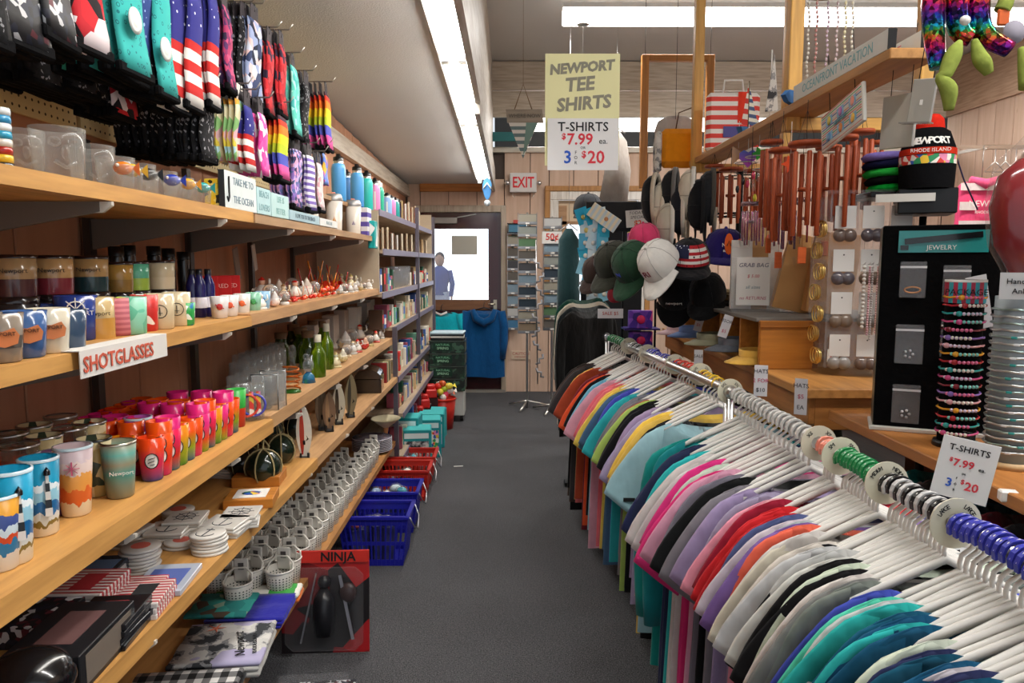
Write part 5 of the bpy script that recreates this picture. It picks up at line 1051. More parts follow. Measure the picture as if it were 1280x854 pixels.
TEALP = printed('teal cartoon towel print', ['#2f8f8a', '#3aa39a', '#5a4a3a', '#2a7f7c', '#9ab8a0', '#2f8a86'], 22, .9)
folded(310, -.90, ZB, .26, .2, .035, 3, FABRIC, [lin('#2a2a9c'), lin('#2f2fb0')], 'royal blue folded towel under the pierced baskets', .05, Y=ya - .17)
folded(300, -1.0, ZB + .036, .2, .17, .012, 1, TEALP, [lin('#2f8f8a')], 'teal printed towel lying on the royal blue one', .05, Y=ya - .18)
folded(325, -.92, ZB + .002, .3, .1, .03, 2, stripes('colour sweep', '#e8e4da', '#3f9a45', 1.6, 0, .9), [lin('#d9722c'), WHITE], 'white, green and orange folded flag beside the baskets', .1, Y=ya - .012 - .03, lip=.1)
NEWS = NT('harbour print cotton', .9); v = NEWS.noise(16, 'Object', 4); v2 = NEWS.noise(5); NEWS.base(NEWS.mix(NEWS.math('GREATER_THAN', v2, .56), NEWS.ramp(v, [(.0, lin('#3a3c40')), (.44, lin('#8f8f90')), (.5, lin('#cfcdc8')), (.62, lin('#dddad5'))]), lin('#b7b0d0'))); NEWS = NEWS.mat
t = folded(245, -.89, ZB, .27, .26, .05, 3, NEWS, [lin('#b9b6b0'), lin('#d0cdc7')], 'white tea towel printed with Newport lettering and harbour scene', .12, Y=ya - .44)
text('Newport', .042, t, (.05, -.02, .0515), (0, 0, pi / 2 + .25), BLACK, shear=.3); text('RHODE ISLAND', .018, t, (.095, -.02, .0515), (0, 0, pi / 2 + .2), lin('#2a2c30'))
stf = MB()
for k in range(5): a = k * 2 * pi / 5; stf.add([(.008 * cos(a - .6), .008 * sin(a - .6), 0), (.035 * cos(a), .035 * sin(a), .001), (.008 * cos(a + .6), .008 * sin(a + .6), 0), (0, 0, .003)], [(0, 1, 3), (1, 2, 3)])
part('starfish_print', stf, PAPER, t, lin('#b8644a'), (-.05, .09, .0515))
CHK = NT('black white check cotton', .9); o = CHK.sep(CHK.tc('Object')); c1 = CHK.math('LESS_THAN', CHK.math('FRACT', CHK.math('MULTIPLY', o[0], 22)), .5); c2 = CHK.math('LESS_THAN', CHK.math('FRACT', CHK.math('MULTIPLY', o[1], 22)), .5)
CHK.base(CHK.ramp(CHK.math('MULTIPLY', CHK.math('ADD', c1, c2), .5), [(0, lin('#d5d3cf')), (.3, lin('#6d6c6c')), (.8, lin('#151516'))])); CHK = CHK.mat
folded(200, -.92, ZB, .3, .18, .045, 3, CHK, [lin('#151516')], 'black and white checked folded cloth at the lowest shelf', .1, Y=ya - .68)
folded(200, -.92, ZB, .3, .2, .05, 3, FABRIC, [lin('#2a2a30')], 'dark folded cloth past the checked one by the shop front', .1, Y=ya - .90)
# toy pack leaning on the floor, baskets, bins
t = thing('toy_pack', 'red and black ninja toy set in a clear blister pack', 'toy', (-.72, 2.72, 0.02), (-.12, 0, .05)); RED = lin('#a3161a')
part('backing_card', MB().bbox(-.17, .17, .02, .026, 0, .40, .001), printed('red black card', ['#a3161a', '#1a1214', '#7c1216', '#151012', '#b01c1c'], 8), t, RED); part('card_header', MB().box(-.10, .17, .012, .02, .355, .40), PAPER, t, lin('#c2271c')); text('NINJA', .05, t, (.05, .011, .376), RX, BLACK, bold=.001)
part('blister', MB().bbox(-.15, .15, -.03, .018, .02, .34, .03), PLWRAP, t, lin('#d8d8dc')); part('toy_figure', MB().tube([(0, 0, .08), (0, 0, .16), (0, -.005, .22), (0, 0, .26)], .03, 8, radii=[.035, .045, .04, .015]).ball((0, 0, .285), .026, 10, 6), PLASTIC, t, lin('#1a1a1e'), (.0, -.005, 0)); part('toy_sword', MB().bar((-.09, -.005, .05), (-.03, -.005, .32), .012, .006), METAL, t, (.6, .6, .65)); part('toy_sword', MB().bar((.11, -.005, .06), (.06, -.005, .31), .012, .006), METAL, t, (.6, .6, .65)); part('toy_mask', MB().ball((.09, 0, .24), .04, 10, 6, sc=(.9, .4, 1)), PLASTIC, t, lin('#3a2a2a'))
t = thing('toy_pack', 'second dark toy pack lying below the ninja set', 'toy', (-.70, 2.42, 0.0), (0, 0, .1)); part('backing_card', MB().bbox(-.15, .15, -.12, .12, 0, .02, .002), DARKP, t); part('blister', MB().bbox(-.13, .13, -.1, .1, .02, .07, .015), PLWRAP, t, lin('#c8c8cc')); part('card_header', MB().box(.08, .15, -.12, -.09, .02, .023), PAPER, t, lin('#b0222a'))
solo('wooden_crate', MB().box(-.02, .02, -.1, .1, 0, .27).box(-.12, -.02, .08, .1, 0, .27).box(-.12, -.02, -.1, -.08, 0, .27), WOODZ, 'orange wooden upright box beside the ninja toy pack', 'box', (-.93, 3.1, 0), 0, lin('#b5682a'))
def basket(loc, col, label, w_=.20, d_=.15, h=.17, a=0, fill=None, handle=True):
    t = thing('shopping_basket', label, 'basket', loc, a, 'plastic shopping baskets on the floor'); tw = .82
    part('bottom', MB().box(-w_ * tw, w_ * tw, -d_ * tw, d_ * tw, 0, .005), PLASTIC, t, col)
    for (x0, y0, x1, y1) in ((-1, -1, 1, -1), (1, -1, 1, 1), (1, 1, -1, 1), (-1, 1, -1, -1)):
        a0 = Vector((x0 * w_ * tw, y0 * d_ * tw, .003)); a1 = Vector((x1 * w_ * tw, y1 * d_ * tw, .003)); b0 = Vector((x0 * w_, y0 * d_, h)); b1 = Vector((x1 * w_, y1 * d_, h)); m = MB()
        for f0, f1 in ((0, .12), (.42, .5), (.84, 1.0)):
            q = [a0.lerp(b0, f0), a1.lerp(b1, f0), a1.lerp(b1, f1), a0.lerp(b0, f1)]; ins = Vector((-(x0 + x1), -(y0 + y1), 0)).normalized() * .003; m.add(q + [p + ins for p in q], [(0, 1, 2, 3), (7, 6, 5, 4), (0, 4, 5, 1), (3, 2, 6, 7)])
        n = 13
        for k in range(n + 1):
            f = k / n; m.bar(a0.lerp(a1, f), b0.lerp(b1, f), .008, .004, up=(x0 + x1, y0 + y1, 0))
        part('side', m, PLASTIC, t, col)
    part('rim', MB().bar((-w_ - .008, -d_, h), (w_ + .008, -d_, h), .02, .014).bar((-w_ - .008, d_, h), (w_ + .008, d_, h), .02, .014).bar((-w_, -d_, h), (-w_, d_, h), .02, .014).bar((w_, -d_, h), (w_, d_, h), .02, .014), PLASTIC, t, col)
    if handle: part('handle', MB().tube([(w_ + .005, -d_ * .8, h), (w_ + .03, -d_ * .7, h - .06), (w_ + .035, 0, h - .10), (w_ + .03, d_ * .7, h - .06), (w_ + .005, d_ * .8, h)], .004, 6), METAL, t, (.6, .6, .62))
    return t
BL = lin('#1d1f96'); RD = lin('#b8281c')
basket((-.69, 3.72, 0), BL, 'blue shopping basket on the floor, taller and closer to the shop front', .175, .13, .26)
basket((-.70, 4.18, 0), BL, 'blue shopping basket on the floor just behind the taller one', .175, .13, .24)
basket((-.70, 4.75, 0), RD, 'red orange shopping basket, first of the two red ones', .175, .13, .20)
basket((-.70, 5.12, 0), RD, 'red orange shopping basket, second of the two red ones', .175, .13, .19)
random.seed(31)
for i in range(14):
    b_ = (3.72, 4.18, 4.75, 5.12)[i % 4]; z = (.17, .17, .12, .12)[i % 4] + .02 * (i // 8)
    p = (-.78 + .05 * (i // 4) + R(-.01, .01), b_ + R(-.05, .05), z); c = random.choice(['#c9d6dc', '#e0dcd4', '#4fa0b0', '#d86a5a', '#9ab0d0'])
    t = thing('bagged_toy', f'small cellophane bagged toy in the {["taller blue", "other blue", "first red", "second red"][i % 4]} basket, {nth(i // 4)} across', 'toy', p, R(0, 3), f'bagged toys in the {["taller blue", "other blue", "first red", "second red"][i % 4]} basket'); part('toy_body', MB().ball((0, 0, .025), .028, 8, 6, sc=(1.2, .8, .8)), GLOSS, t, lin(c)); part('bag_film', MB().ball((0, 0, .026), .036, 8, 6, sc=(1.2, .9, .85)), PLWRAP, t, WHITE)
    part('contents_below', MB().box(-.03, .03, -.03, .03, -z + .008, 0), PAPER, t, lin('#3a3c6a' if i % 4 < 2 else '#6a2c22'))
TB = lin('#1d8f94')
for i, (x, y, z, h) in enumerate(((-.70, 5.45, 0, .30), (-.66, 5.80, 0, .30), (-.66, 6.12, 0, .28), (-.80, 5.6, .0, .36), (-.68, 6.4, 0, .25))):
    t = thing('boxed_toy', f'teal boxed beach toy standing on the floor, {nth(i)} from the red baskets', 'toy', (x, y, z), R(-.1, .1), 'teal boxed toys on the floor'); part('box_body', MB().bbox(-.11, .11, -.10, .10, 0, h, .003), PAPER, t, TB); part('picture_panel', MB().box(-.09, .09, -.1012, -.1002, .03, h - .08), COLP if i % 2 else NEWS, t); part('window_strip', MB().box(-.09, .09, -.1012, -.1002, h - .06, h - .02), PAPER, t, lin('#d8e6e6')); part('lid_flap', MB().box(-.1, .1, -.1, .1, h, h + .004), PAPER, t, lin('#3fb0b0'))
t = thing('pool_noodle_pack', 'blue boxed toy with a red ball picture by the red baskets', 'toy', (-.86, 5.35, 0), .1); part('box_body', MB().bbox(-.05, .05, -.05, .05, 0, .34, .003), PAPER, t, lin('#2344b0')); part('picture_panel', MB().box(-.04, .04, -.052, -.05, .05, .28), COLP, t)
# red bin of wrapped toys with plush toy, red toy truck
t = thing('toy_bin', 'small red slatted bin full of wrapped candy coloured toys', 'bin', (-.62, 6.75, 0)); part('bin_wall', MB().lathe([(0, 0), (.09, 0), (.12, .28), (.115, .28), (.085, .01), (0, .01)], seg=14), PLASTIC, t, lin('#b8231a')); part('rim', MB().lathe([(.12, .27), (.13, .28), (.12, .292)], seg=14), PLASTIC, t, lin('#d8321e'))
for i in range(16): c = ['#e0362c', '#e8d84a', '#e6e2da', '#d8602c', '#b8d03c', '#e84a6a'][i % 6]; a = i * 2.4; r_ = .02 + .07 * (i % 5) / 5; solo('wrapped_toy', MB().ball((0, 0, 0), .04, 8, 5, sc=(1.1, .8, .8)).add([(.04, 0, 0), (.07, .02, .02), (.07, -.02, -.02)], [(0, 1, 2)]), GLOSS, f'{["red", "yellow", "white", "orange", "lime", "pink"][i % 6]} wrapped toy heaped on the red bin, {nth(i // 6)} of its colour upward', 'toy', (-.62 + r_ * cos(a), 6.75 + r_ * sin(a), .30 + .025 * (i // 3) * 1.0), R(0, 3), lin(c), 'wrapped toys heaped on the red bin')
for i, (x, y, z) in enumerate(((-.76, 6.4, .27), (-.72, 6.62, .32), (-.78, 6.2, .2))): t = thing('toy_truck', f'red toy truck stacked beside the toy bin, {nth(i)} from the shop front', 'toy', (x, y, 0), .2, 'red toy trucks by the bin'); part('box_body', MB().bbox(-.06, .06, -.07, .07, 0, z, .004), PAPER, t, lin('#3a1614')); part('truck_body', MB().bbox(-.05, .05, -.08, .08, z, z + .08, .01).bbox(-.04, .04, -.05, .03, z + .08, z + .12, .01), PLASTIC, t, lin('#c8211c')); [part('wheel', MB().tube([(sx * .05, sy, z + .02), (sx * .062, sy, z + .02)], .022, 10), PLASTIC, t, BLACK) for sx in (-1, 1) for sy in (-.05, .05)]
# stacked drawers dispenser by the door
t = thing('box_tower', 'tower of stacked dark printed boxes topped with flat white packs', 'display', (-.60, 7.15, 0)); GP = printed('dark green printed box', ['#10201a', '#1c3a2c', '#0e1a18', '#3a5a48', '#132a22'], 26, .5)
part('stand', MB().bbox(-.16, .16, -.13, .13, .06, .30, .006), PLASTIC, t, lin('#b9bdb8')); 
for q in (-.12, .12): part('caster', MB().tube([(q, -.09, .03), (q + .03, -.09, .03)], .03, 12), PLASTIC, t, BLACK)
for k in range(4): z = .305 + k * .123; part('printed_box', MB().bbox(-.17, .17, -.15, .15, z, z + .12, .004), GP, t); part('box_lid', MB().bbox(-.173, .173, -.153, .153, z + .108, z + .121, .003), GLOSS, t, lin('#39443f')); part('box_label', MB().box(-.13, .05, -.1515, -.150, z + .025, z + .1), PAPER, t, lin('#0c3324')); text('NATURAL', .03, t, (-.04, -.1525, z + .08), RX, lin('#7fc29a')); text('SPRING', .034, t, (-.04, -.1525, z + .047), RX, lin('#a8dcb8'))
for k in range(4): solo('flat_pack', MB().bbox(-.16, .16, -.13, .13, 0, .018, .004), PAPER, f'{["black", "white", "dark grey", "pale blue"][k]} flat pack on the box tower, {nth(3 - k)} from the top', 'pack', (-.60, 7.15, .798 + k * .0185), R(-.06, .06), lin(['#1a1a1c', '#d8d4cc', '#2c2e33', '#b9d0da'][k]))
# jackets on the door
def coat(x, z, c, label, w_, L, hood):
    t = thing('jacket', label, 'jacket', (x, YF - .10, z), 0, 'jackets hung on the door'); m = shirt_body(33, w_, L, .04); part('jacket_body', m, None, t, c)
    part('sleeve', MB().tube([(-w_ * .85, 0, -.12), (-w_ * 1.0, .0, -.3), (-w_ * .98, -.01, -.5), (-w_ * .92, -.02, -.68)], .05, 8, radii=[.05, .055, .05, .035]), FABRIC, t, c); part('sleeve', MB().tube([(w_ * .85, 0, -.12), (w_ * 1.0, .0, -.3), (w_ * .98, -.01, -.5), (w_ * .92, -.02, -.68)], .05, 8, radii=[.05, .055, .05, .035]), FABRIC, t, c)
    if hood: part('hood', MB().tube([(-.13, -.05, -.10), (-.09, -.07, -.2), (0, -.08, -.25), (.09, -.07, -.2), (.13, -.05, -.10)], .03, 8, radii=[.03, .045, .05, .045, .03]), FABRIC, t, c)
    else: part('collar', MB().tube([(-.07, -.02, -.10), (0, -.04, -.13), (.07, -.02, -.10)], .014, 6), FABRIC, t, WHITE)
    part('hanger', MB().tube([(-.18, 0, -.13), (0, 0, -.075), (.18, 0, -.13)], .008, 6).tube([(0, 0, -.08), (0, 0, -.03), (.02, .04, -.01)], .004, 6), PLASTIC, t, BLACK)
coat(-.80, 1.06, lin('#12aebf'), 'bright turquoise zip jacket hung on the door behind the box tower', .25, .80, False)
coat(-.30, 1.09, lin('#07497e'), 'deep blue hooded jacket hung on the door', .235, .82, True)
# ================= RIGHT SIDE: COUNTERS =================
OAK = lin('#b87a3e'); OAK2 = lin('#c9904f'); DKW = lin('#6b4023')
t = thing('display_counter', 'low pine counter holding the black jewelry board and bracelet posts', 'counter', (0, 0, 0))
part('counter_top', MB().bbox(1.04, 1.62, 1.15, 2.36, 1.03, 1.062, .003), WOODY, t, OAK); part('counter_front', MB().box(1.30, 1.33, 1.2, 2.36, 0, 1.03), WOODZ, t, DKW); part('side_panel', MB().box(1.33, 1.6, 2.33, 2.36, 0, 1.03), WOODZ, t, DKW); part('shelf_bracket', MB().prism([(1.30, 1.03), (1.08, 1.03), (1.30, .86)], .02, (0, 1.9, 0)), PLASTIC, t, lin('#cfcac0'))
t = thing('hat_counter', 'long wooden counter step under the visor pigeonholes', 'counter', (0, 0, 0))
part('counter_top', MB().bbox(.98, 1.62, 2.40, 4.7, 1.09, 1.122, .003), WOODY, t, OAK2); part('front_rail', MB().bbox(1.0, 1.02, 2.42, 4.7, 1.0, 1.088, .002), WOODY, t, OAK); part('end_rail', MB().bbox(1.02, 1.6, 2.42, 2.44, .98, 1.088, .002), WOODX, t, OAK)
for y in (2.45, 3.55, 4.62): part('leg', MB().box(1.03, 1.10, y, y + .06, 0, .99), WOODZ, t, OAK)
part('lower_shelf', MB().box(1.1, 1.6, 2.42, 4.7, .80, .83), WOODY, t, DKW); part('back_panel', MB().box(1.58, 1.6, 2.42, 4.7, 0, 1.0), MATTE, t, lin('#33241c'))
t = thing('pigeonhole_unit', 'open orange wood pigeonhole unit with visors in its bays', 'shelf', (0, 0, 1.122))
part('end_panel', MB().bbox(.98, 1.19, 2.86, 2.885, 0, .19, .003), WOODX, t, lin('#c07a2a')); part('top', MB().bbox(.97, 1.6, 2.885, 4.6, .185, .20, .002), MATTE, t, lin('#77726c')); part('end_rim', MB().bbox(.975, 1.195, 2.85, 2.862, .165, .192, .002), WOODX, t, lin('#b06c22'))
for i, y in enumerate((3.12, 3.42, 3.75, 4.1, 4.5)): part('divider', MB().bbox(.985, 1.55, y, y + .02, 0, .185, .002), WOODY, t, lin('#bd7d31'))
part('back', MB().box(1.2, 1.22, 2.885, 4.6, 0, .185), WOODY, t, lin('#8a5424'))
# visors and caps
def arc(z, a0, a1, e=.001):
    P = ((0, .086), (.02, .088), (.055, .084), (.088, .068), (.106, .042)); r_ = .086
    for (za, ra), (zb, rb) in zip(P, P[1:]):
        if za <= z <= zb: r_ = ra + (rb - ra) * (z - za) / (zb - za)
    r_ += e; return [(r_ * .92 * sin(a0 + (a1 - a0) * k / 8), -r_ * 1.05 * cos(a0 + (a1 - a0) * k / 8), z + (e if z > .08 else 0)) for k in range(9)]
def cap(p, col, label, rz=0, rx=0, ry=0, s=1.0, bcol=None, mat=FABRIC, back=None, txt=None, tcol=WHITE, name='baseball_cap', cat='cap', group='caps on the hat display', flag=False, visor=False, ts=.028):
    t = thing(name, label, cat, p, (rx, ry, rz), group); t.scale = (s,) * 3
    prof = [(.086, 0), (.088, .02), (.084, .055), (.068, .088), (.042, .106), (0, .112)]
    if not visor:
        part('crown', MB().lathe(prof, seg=18, sx=.92, sy=1.05), mat, t, col); part('button', MB().ball((0, 0, .113), .008, 8, 4), FABRIC, t, bcol or col)
        for k in range(3): part('seam', MB().tube([(r_ * .92 * cos(k * pi / 3) * sg * 1.006, r_ * 1.05 * sin(k * pi / 3) * sg * 1.006, z + .001) for sg, L_ in ((1, prof), (-1, prof[::-1])) for r_, z in L_], .0012, 4), FABRIC, t, tuple(c * .6 for c in col))
        if back: part('back_panel', MB().lathe([(.0868, 0), (.0885, .02), (.0845, .055), (.0685, .088)], seg=18, sx=.93, sy=1.06), MATTE, t, back)
    else: part('headband', MB().lathe([(.084, 0), (.086, .035), (.083, .035), (.081, 0)], seg=18, sx=.92, sy=1.05), mat, t, col)
    n = 10; vs = []
    for j in range(4):
        for k in range(n + 1):
            a = pi * (1.12 + .76 * k / n); r0 = .088; x0, y0 = .92 * r0 * cos(a), 1.05 * r0 * sin(a); out = j / 3 * .075 * sin(pi * k / n) ** .6
            vs.append((x0 * (1 + .04 * j), y0 - out, .006 - .10 * (x0) ** 2 * (1 + j) - .004 * j * 1.6))
    N = len(vs); vs += [(x, y, z - .004) for x, y, z in vs]
    fs = [(j * (n + 1) + k, (j + 1) * (n + 1) + k, (j + 1) * (n + 1) + k + 1, j * (n + 1) + k + 1) for j in range(3) for k in range(n)]; fs += [tuple(N + i for i in f[::-1]) for f in fs]; e = [3 * (n + 1) + k for k in range(n + 1)]; fs += [(e[k], N + e[k], N + e[k + 1], e[k + 1]) for k in range(n)]
    part('brim', MB().add(vs, fs, 0, True), mat, t, bcol or col)
    if txt:
        for i, s_ in enumerate(txt.split('|')): text(s_, ts if i == 0 else ts * .6, t, (0, -.0925, .055 - i * .022), (pi / 2 - .15, 0, 0), tcol, extr=.0008)
    if flag:
        m = MB()
        for j in range(7):
            z = .016 + j * .0115
            m.add(arc(z, -1.15, 1.15) + arc(z + .0115, -1.15, 1.15), [(k, k + 1, k + 10, k + 9) for k in range(8)], 0 if j % 2 else 1)
        link('flag_stripes', m.mesh('flag_stripes', [FWH, FRD]), t)
        m = MB(); [m.add(arc(z, -1.15, -.1, .0022) + arc(z + .0115, -1.15, -.1, .0022), [(k, k + 1, k + 10, k + 9) for k in range(8)]) for z in (.050, .0615, .073, .0845)]
        part('star_field', m, STARS, t)
    return t
FWH = NT('flag white', .9).base(lin('#dcd8d2')).mat; FRD = NT('flag red', .9).base(lin('#a81e26')).mat
STARS = NT('star field', .9); STARS.base(STARS.mix(STARS.math('LESS_THAN', STARS.vor(70), .2), lin('#191d3c'), lin('#e6e6ee'))); STARS = STARS.mat
def capat(px, py, Y, col, label, **k): return cap(at(px, py, Y=Y), lin(col), label, **k)
cz = 1.125
capat(950, 447, 3.02, '#e3b353', 'yellow visor peeking out of the first pigeonhole bay', rz=-1.2, rx=.0, visor=True, name='sun_visor', cat='visor', group='visors in the pigeonholes')
capat(922, 432, 3.28, '#6b6f78', 'grey visor with white edging in the second bay', rz=-1.2, visor=True, name='sun_visor', cat='visor', group='visors in the pigeonholes', bcol=lin('#5d626b'))
capat(893, 425, 3.6, '#a9a68a', 'khaki visor in the third bay', rz=-1.2, visor=True, name='sun_visor', cat='visor', group='visors in the pigeonholes')
capat(869, 416, 3.92, '#7a9bd6', 'light blue visor in the fourth bay', rz=-1.2, visor=True, name='sun_visor', cat='visor', group='visors in the pigeonholes')
capat(852, 413, 4.3, '#c9a9b0', 'pale pink visor in the fifth bay', rz=-1.2, visor=True, name='sun_visor', cat='visor', group='visors in the pigeonholes')
for i, c in enumerate(('#4a443c', '#8a7a60', '#c9b48c')): solo('flat_sunhat', MB().lathe([(0, 0), (.085, 0), (.095, .012), (.085, .024), (0, .028)], seg=18, sx=.8, sy=1.2), FELT, f'flat folded {["dark", "olive", "tan"][i]} cap in the pile beside the bag holder', 'cap', (1.13, 3.72, 1.323 + i * .028), R(0, .4), lin(c), 'folded caps by the bag holder')
# price strips
def tagcard(px, py, Y, w_, h, txt, label, rz=-.35, rx=0, ry=0, col='#d9d8dc', cols=('#23242c', '#c04a68'), size=.02):
    t = thing('price_tag', label, 'price tag', at(px, py, Y=Y), (rx, ry, rz), None); part('card', MB().box(-w_ / 2, w_ / 2, -.001, .001, -h / 2, h / 2), PAPER, t, lin(col)); L = txt.split('|')
    for i, s_ in enumerate(L): text(s_, size, t, (0, -.0016, h * (.5 - (i + .5) / len(L)) * .9), RX, lin(cols[i % 2]), extr=.0003)
    return t
tagcard(875, 400, 3.75, .04, .12, 'VISORS|$5', 'white and pink price strip hung on the bay of the blue visor', ry=.25); tagcard(907, 408, 3.2, .04, .10, 'VISORS|$5', 'white and pink price strip hung on the bay of the grey visor', ry=.3)
tagcard(951, 476, 2.55, .045, .11, 'HATS|2 FOR|$10', 'white price strip on the counter rail under the yellow visor'); tagcard(1001, 496, 2.38, .04, .12, 'HATS|$5|EA', 'white price strip at the corner of the wooden counter', rz=-.6); tagcard(873, 452, 3.4, .04, .11, 'SALE|$5', 'faded price strip below the khaki visor')
tagcard(1098, 0, 2.0, .01, .01, '', 'x') if False else None
# bag holder with kraft bags
t = thing('bag_holder', 'clear acrylic holder with a handwritten grab bag notice', 'holder', (1.13, 3.30, 1.322), -.3)
for a in ((-.13, .13, -.075, -.071, 0, .24), (-.13, .13, .071, .075, 0, .24), (-.13, -.126, -.071, .071, 0, .24), (.126, .13, -.071, .071, 0, .24), (-.13, .13, -.071, .071, 0, .004)): part('acrylic_wall', MB().box(*a), ACRYL, t, lin('#d8dadb'))
part('notice', MB().box(-.11, .03, -.079, -.0765, .03, .24), PAPER, t, lin('#dfdcd6'))
for i, (s_, c) in enumerate((('GRAB BAG', '#3a3f5c'), ('$ 5.00', '#c23a4a'), ('all sizes', '#5a7a8a'), ('no RETURNS', '#b03a5a'))): text(s_, .026 if i < 1 else .02, t, (-.04, -.0795, .205 - i * .048), RX, lin(c), extr=.0002, shear=.2)
def bag(x, y, z, w_, h, col, label, ry=0, d_=.05, mat=PAPER, rz=-.15, cat='bag', group='bags in the clear holder'):
    t = thing('paper_bag', label, cat, (x, y, z), (0, ry, rz), group)
    m = MB(); m.add([(-w_ / 2, -d_, 0), (w_ / 2, -d_, 0), (w_ / 2, d_, 0), (-w_ / 2, d_, 0), (-w_ / 2, -d_ * .9, h * .7), (w_ / 2, -d_ * .9, h * .7), (w_ / 2, d_ * .9, h * .7), (-w_ / 2, d_ * .9, h * .7), (-w_ / 2, -.004, h), (w_ / 2, -.004, h), (w_ / 2, .004, h), (-w_ / 2, .004, h), (0, -d_ * 1.1, h * .35), (-w_ / 2 + .015, 0, h * .4), (w_ / 2 - .015, 0, h * .4)],
        [(0, 1, 12), (1, 5, 12), (5, 4, 12), (4, 0, 12), (4, 5, 9, 8), (1, 2, 14), (2, 6, 14), (6, 5, 14), (5, 1, 14), (2, 3, 7, 6), (6, 7, 11, 10), (3, 0, 13), (0, 4, 13), (4, 7, 13), (7, 3, 13), (5, 6, 10, 9), (7, 4, 8, 11), (8, 9, 10, 11), (3, 2, 1, 0)])
    part('bag_body', m, mat, t, col); part('folded_top', MB().bbox(-w_ / 2, w_ / 2, -.01, .01, h - .035, h, .002), mat, t, tuple(c * 1.08 for c in col)); return t
KR = lin('#b48a5c')
bag(1.05, 3.35, 1.33, .09, .31, lin('#dcd9d4'), 'white paper bag at the shop-front side of the clear holder', d_=.02); bag(1.12, 3.36, 1.33, .10, .31, KR, 'kraft paper bag second in the clear holder', d_=.02); bag(1.19, 3.36, 1.33, .09, .30, lin('#d4d0ca'), 'white paper bag between two kraft bags', d_=.02)
bag(1.23, 3.22, 1.33, .17, .33, lin('#c9995f'), 'large kraft paper bag leaning in the clear holder', .22, .03); bag(1.34, 3.12, 1.325, .18, .34, lin('#b5824c'), 'large kraft paper bag leaning outside the clear holder', .12, .04); bag(1.22, 3.55, 1.325, .11, .42, lin('#b78f60'), 'tall kraft bag standing behind the holder', -.1, .03)
# earring spinner
SP = (1.33, 2.80, 1.122)
t = thing('earring_spinner', 'clear acrylic earring spinner with a round base on the hat counter', 'display', SP, -.15)
part('base', MB().lathe([(0, 0), (.16, 0), (.165, .01), (.15, .025), (0, .03)], seg=24), ACRYL, t, lin('#9a958e')); part('column', MB().box(-.02, .02, -.02, .02, .03, .66), ACRYL, t, lin('#d5d5d5')); part('top_plate', MB().bbox(-.17, .17, -.15, .15, .66, .675, .003), ACRYL, t, lin('#dcdcdc'))
for k, (x0, x1, y0, y1) in enumerate(((-.15, .15, -.13, -.127), (-.15, .15, .127, .13), (-.15, -.147, -.127, .127), (.147, .15, -.127, .127))): part('panel', MB().box(x0, x1, y0, y1, .03, .66), ACRYL, t, lin('#d8d8da'))
part('corner_strip', MB().box(-.003, .003, -.136, -.131, .04, .66), ACRYL, t, WHITE); part('price_card', MB().box(-.14, -.10, -.135, -.132, .05, .10), PAPER, t, WHITE); text('2.99', .014, t, (-.12, -.1356, .075), RX, lin('#c23a4a'))
SPM = t.matrix_basis.copy()
def on_spin(x, y, z): return Matrix.Translation(SP) @ Matrix.Rotation(-.15, 4, 'Z') @ Vector((x, y, z))
e0 = 0
for r_ in range(4):
    for c in range(3):
        z = .57 - r_ * .155; x = -.10 + c * .095; p = on_spin(x, -.137, z)
        t = thing('earring_card', f'white earring card with dark {"shell discs" if c < 2 else "grey drops"}, {nth(r_)} row from the top, {nth(c)} across', 'earrings', p, -.15, 'earring cards on the spinner')
        part('card', MB().box(-.036, .036, -.001, .001, -.03, .05), PAPER, t, lin('#d6d4d0')); part('card_hole', MB().lathe([(0, 0), (.003, 0)], (0, -.0015, .03), 8, axis='y'), PAPER, t, BLACK)
        dc = lin(['#6b5a52', '#5a5358', '#7a6a5c', '#8a8580'][(r_ + c) % 4])
        for s_ in (-1, 1): part('earring', MB().lathe([(0, 0), (.024, .001), (.024, .003), (0, .004)], (s_ * .017, -.004, -.055), 14, axis='y'), GLOSS, t, dc)
for r_ in range(7):
    p = on_spin(-.158, -.09 + .05 * (r_ % 2), .55 - r_ * .078); t = thing('hoop_earrings', f'gold hoop earrings on a clear card, {nth(r_)} from the top of the spinner side', 'earrings', p, -.15 + .2, 'gold hoop earrings on the spinner side')
    part('card', MB().box(-.001, .001, -.03, .03, -.03, .035), PLWRAP, t, WHITE)
    for s_ in (-1, 1):
        for q in range(2): part('hoop', MB().tube([(-.008 - q * .008, s_ * .010 + (.024 + .004 * q) * cos(a * pi / 7), (.026 + .004 * q) * sin(a * pi / 7) - .01) for a in range(15)], .0026, 5, caps=False), METAL, t, lin('#f0d080'))
for i in range(9):
    p = on_spin(-.035 + i * .014, -.165 - .012 * (i % 2), .40); c = ['#d8d4cc', '#c79aa0', '#b9b4b0', '#d0a8a4', '#c8c4c0', '#b88f90', '#cfcac4', '#a8a4a6', '#d8d4ce'][i]; L = .24 + .015 * (i % 3)
    t = thing('necklace', f'{["pearl", "rose bead", "silver bead"][0 if i in (0,) else 1 + i % 2]} necklace on the spinner hooks, {nth(i)} from the hoops', 'necklace', p, -.15, 'necklaces on the spinner'); m = MB(); rb = .0075 if i == 0 else .0045; n = int(L / (rb * 1.9))
    for k in range(n): m.ball((0, 0, -k * rb * 1.9), rb, 6, 4)
    part('bead_strand', m, GLOSS, t, lin(c)); t.children[-1]['kind'] = 'stuff'; part('hook', MB().tube([(0, .02, .01), (0, 0, .012), (0, -.008, .02)], .0018, 5), METAL, t, (.7, .7, .7))
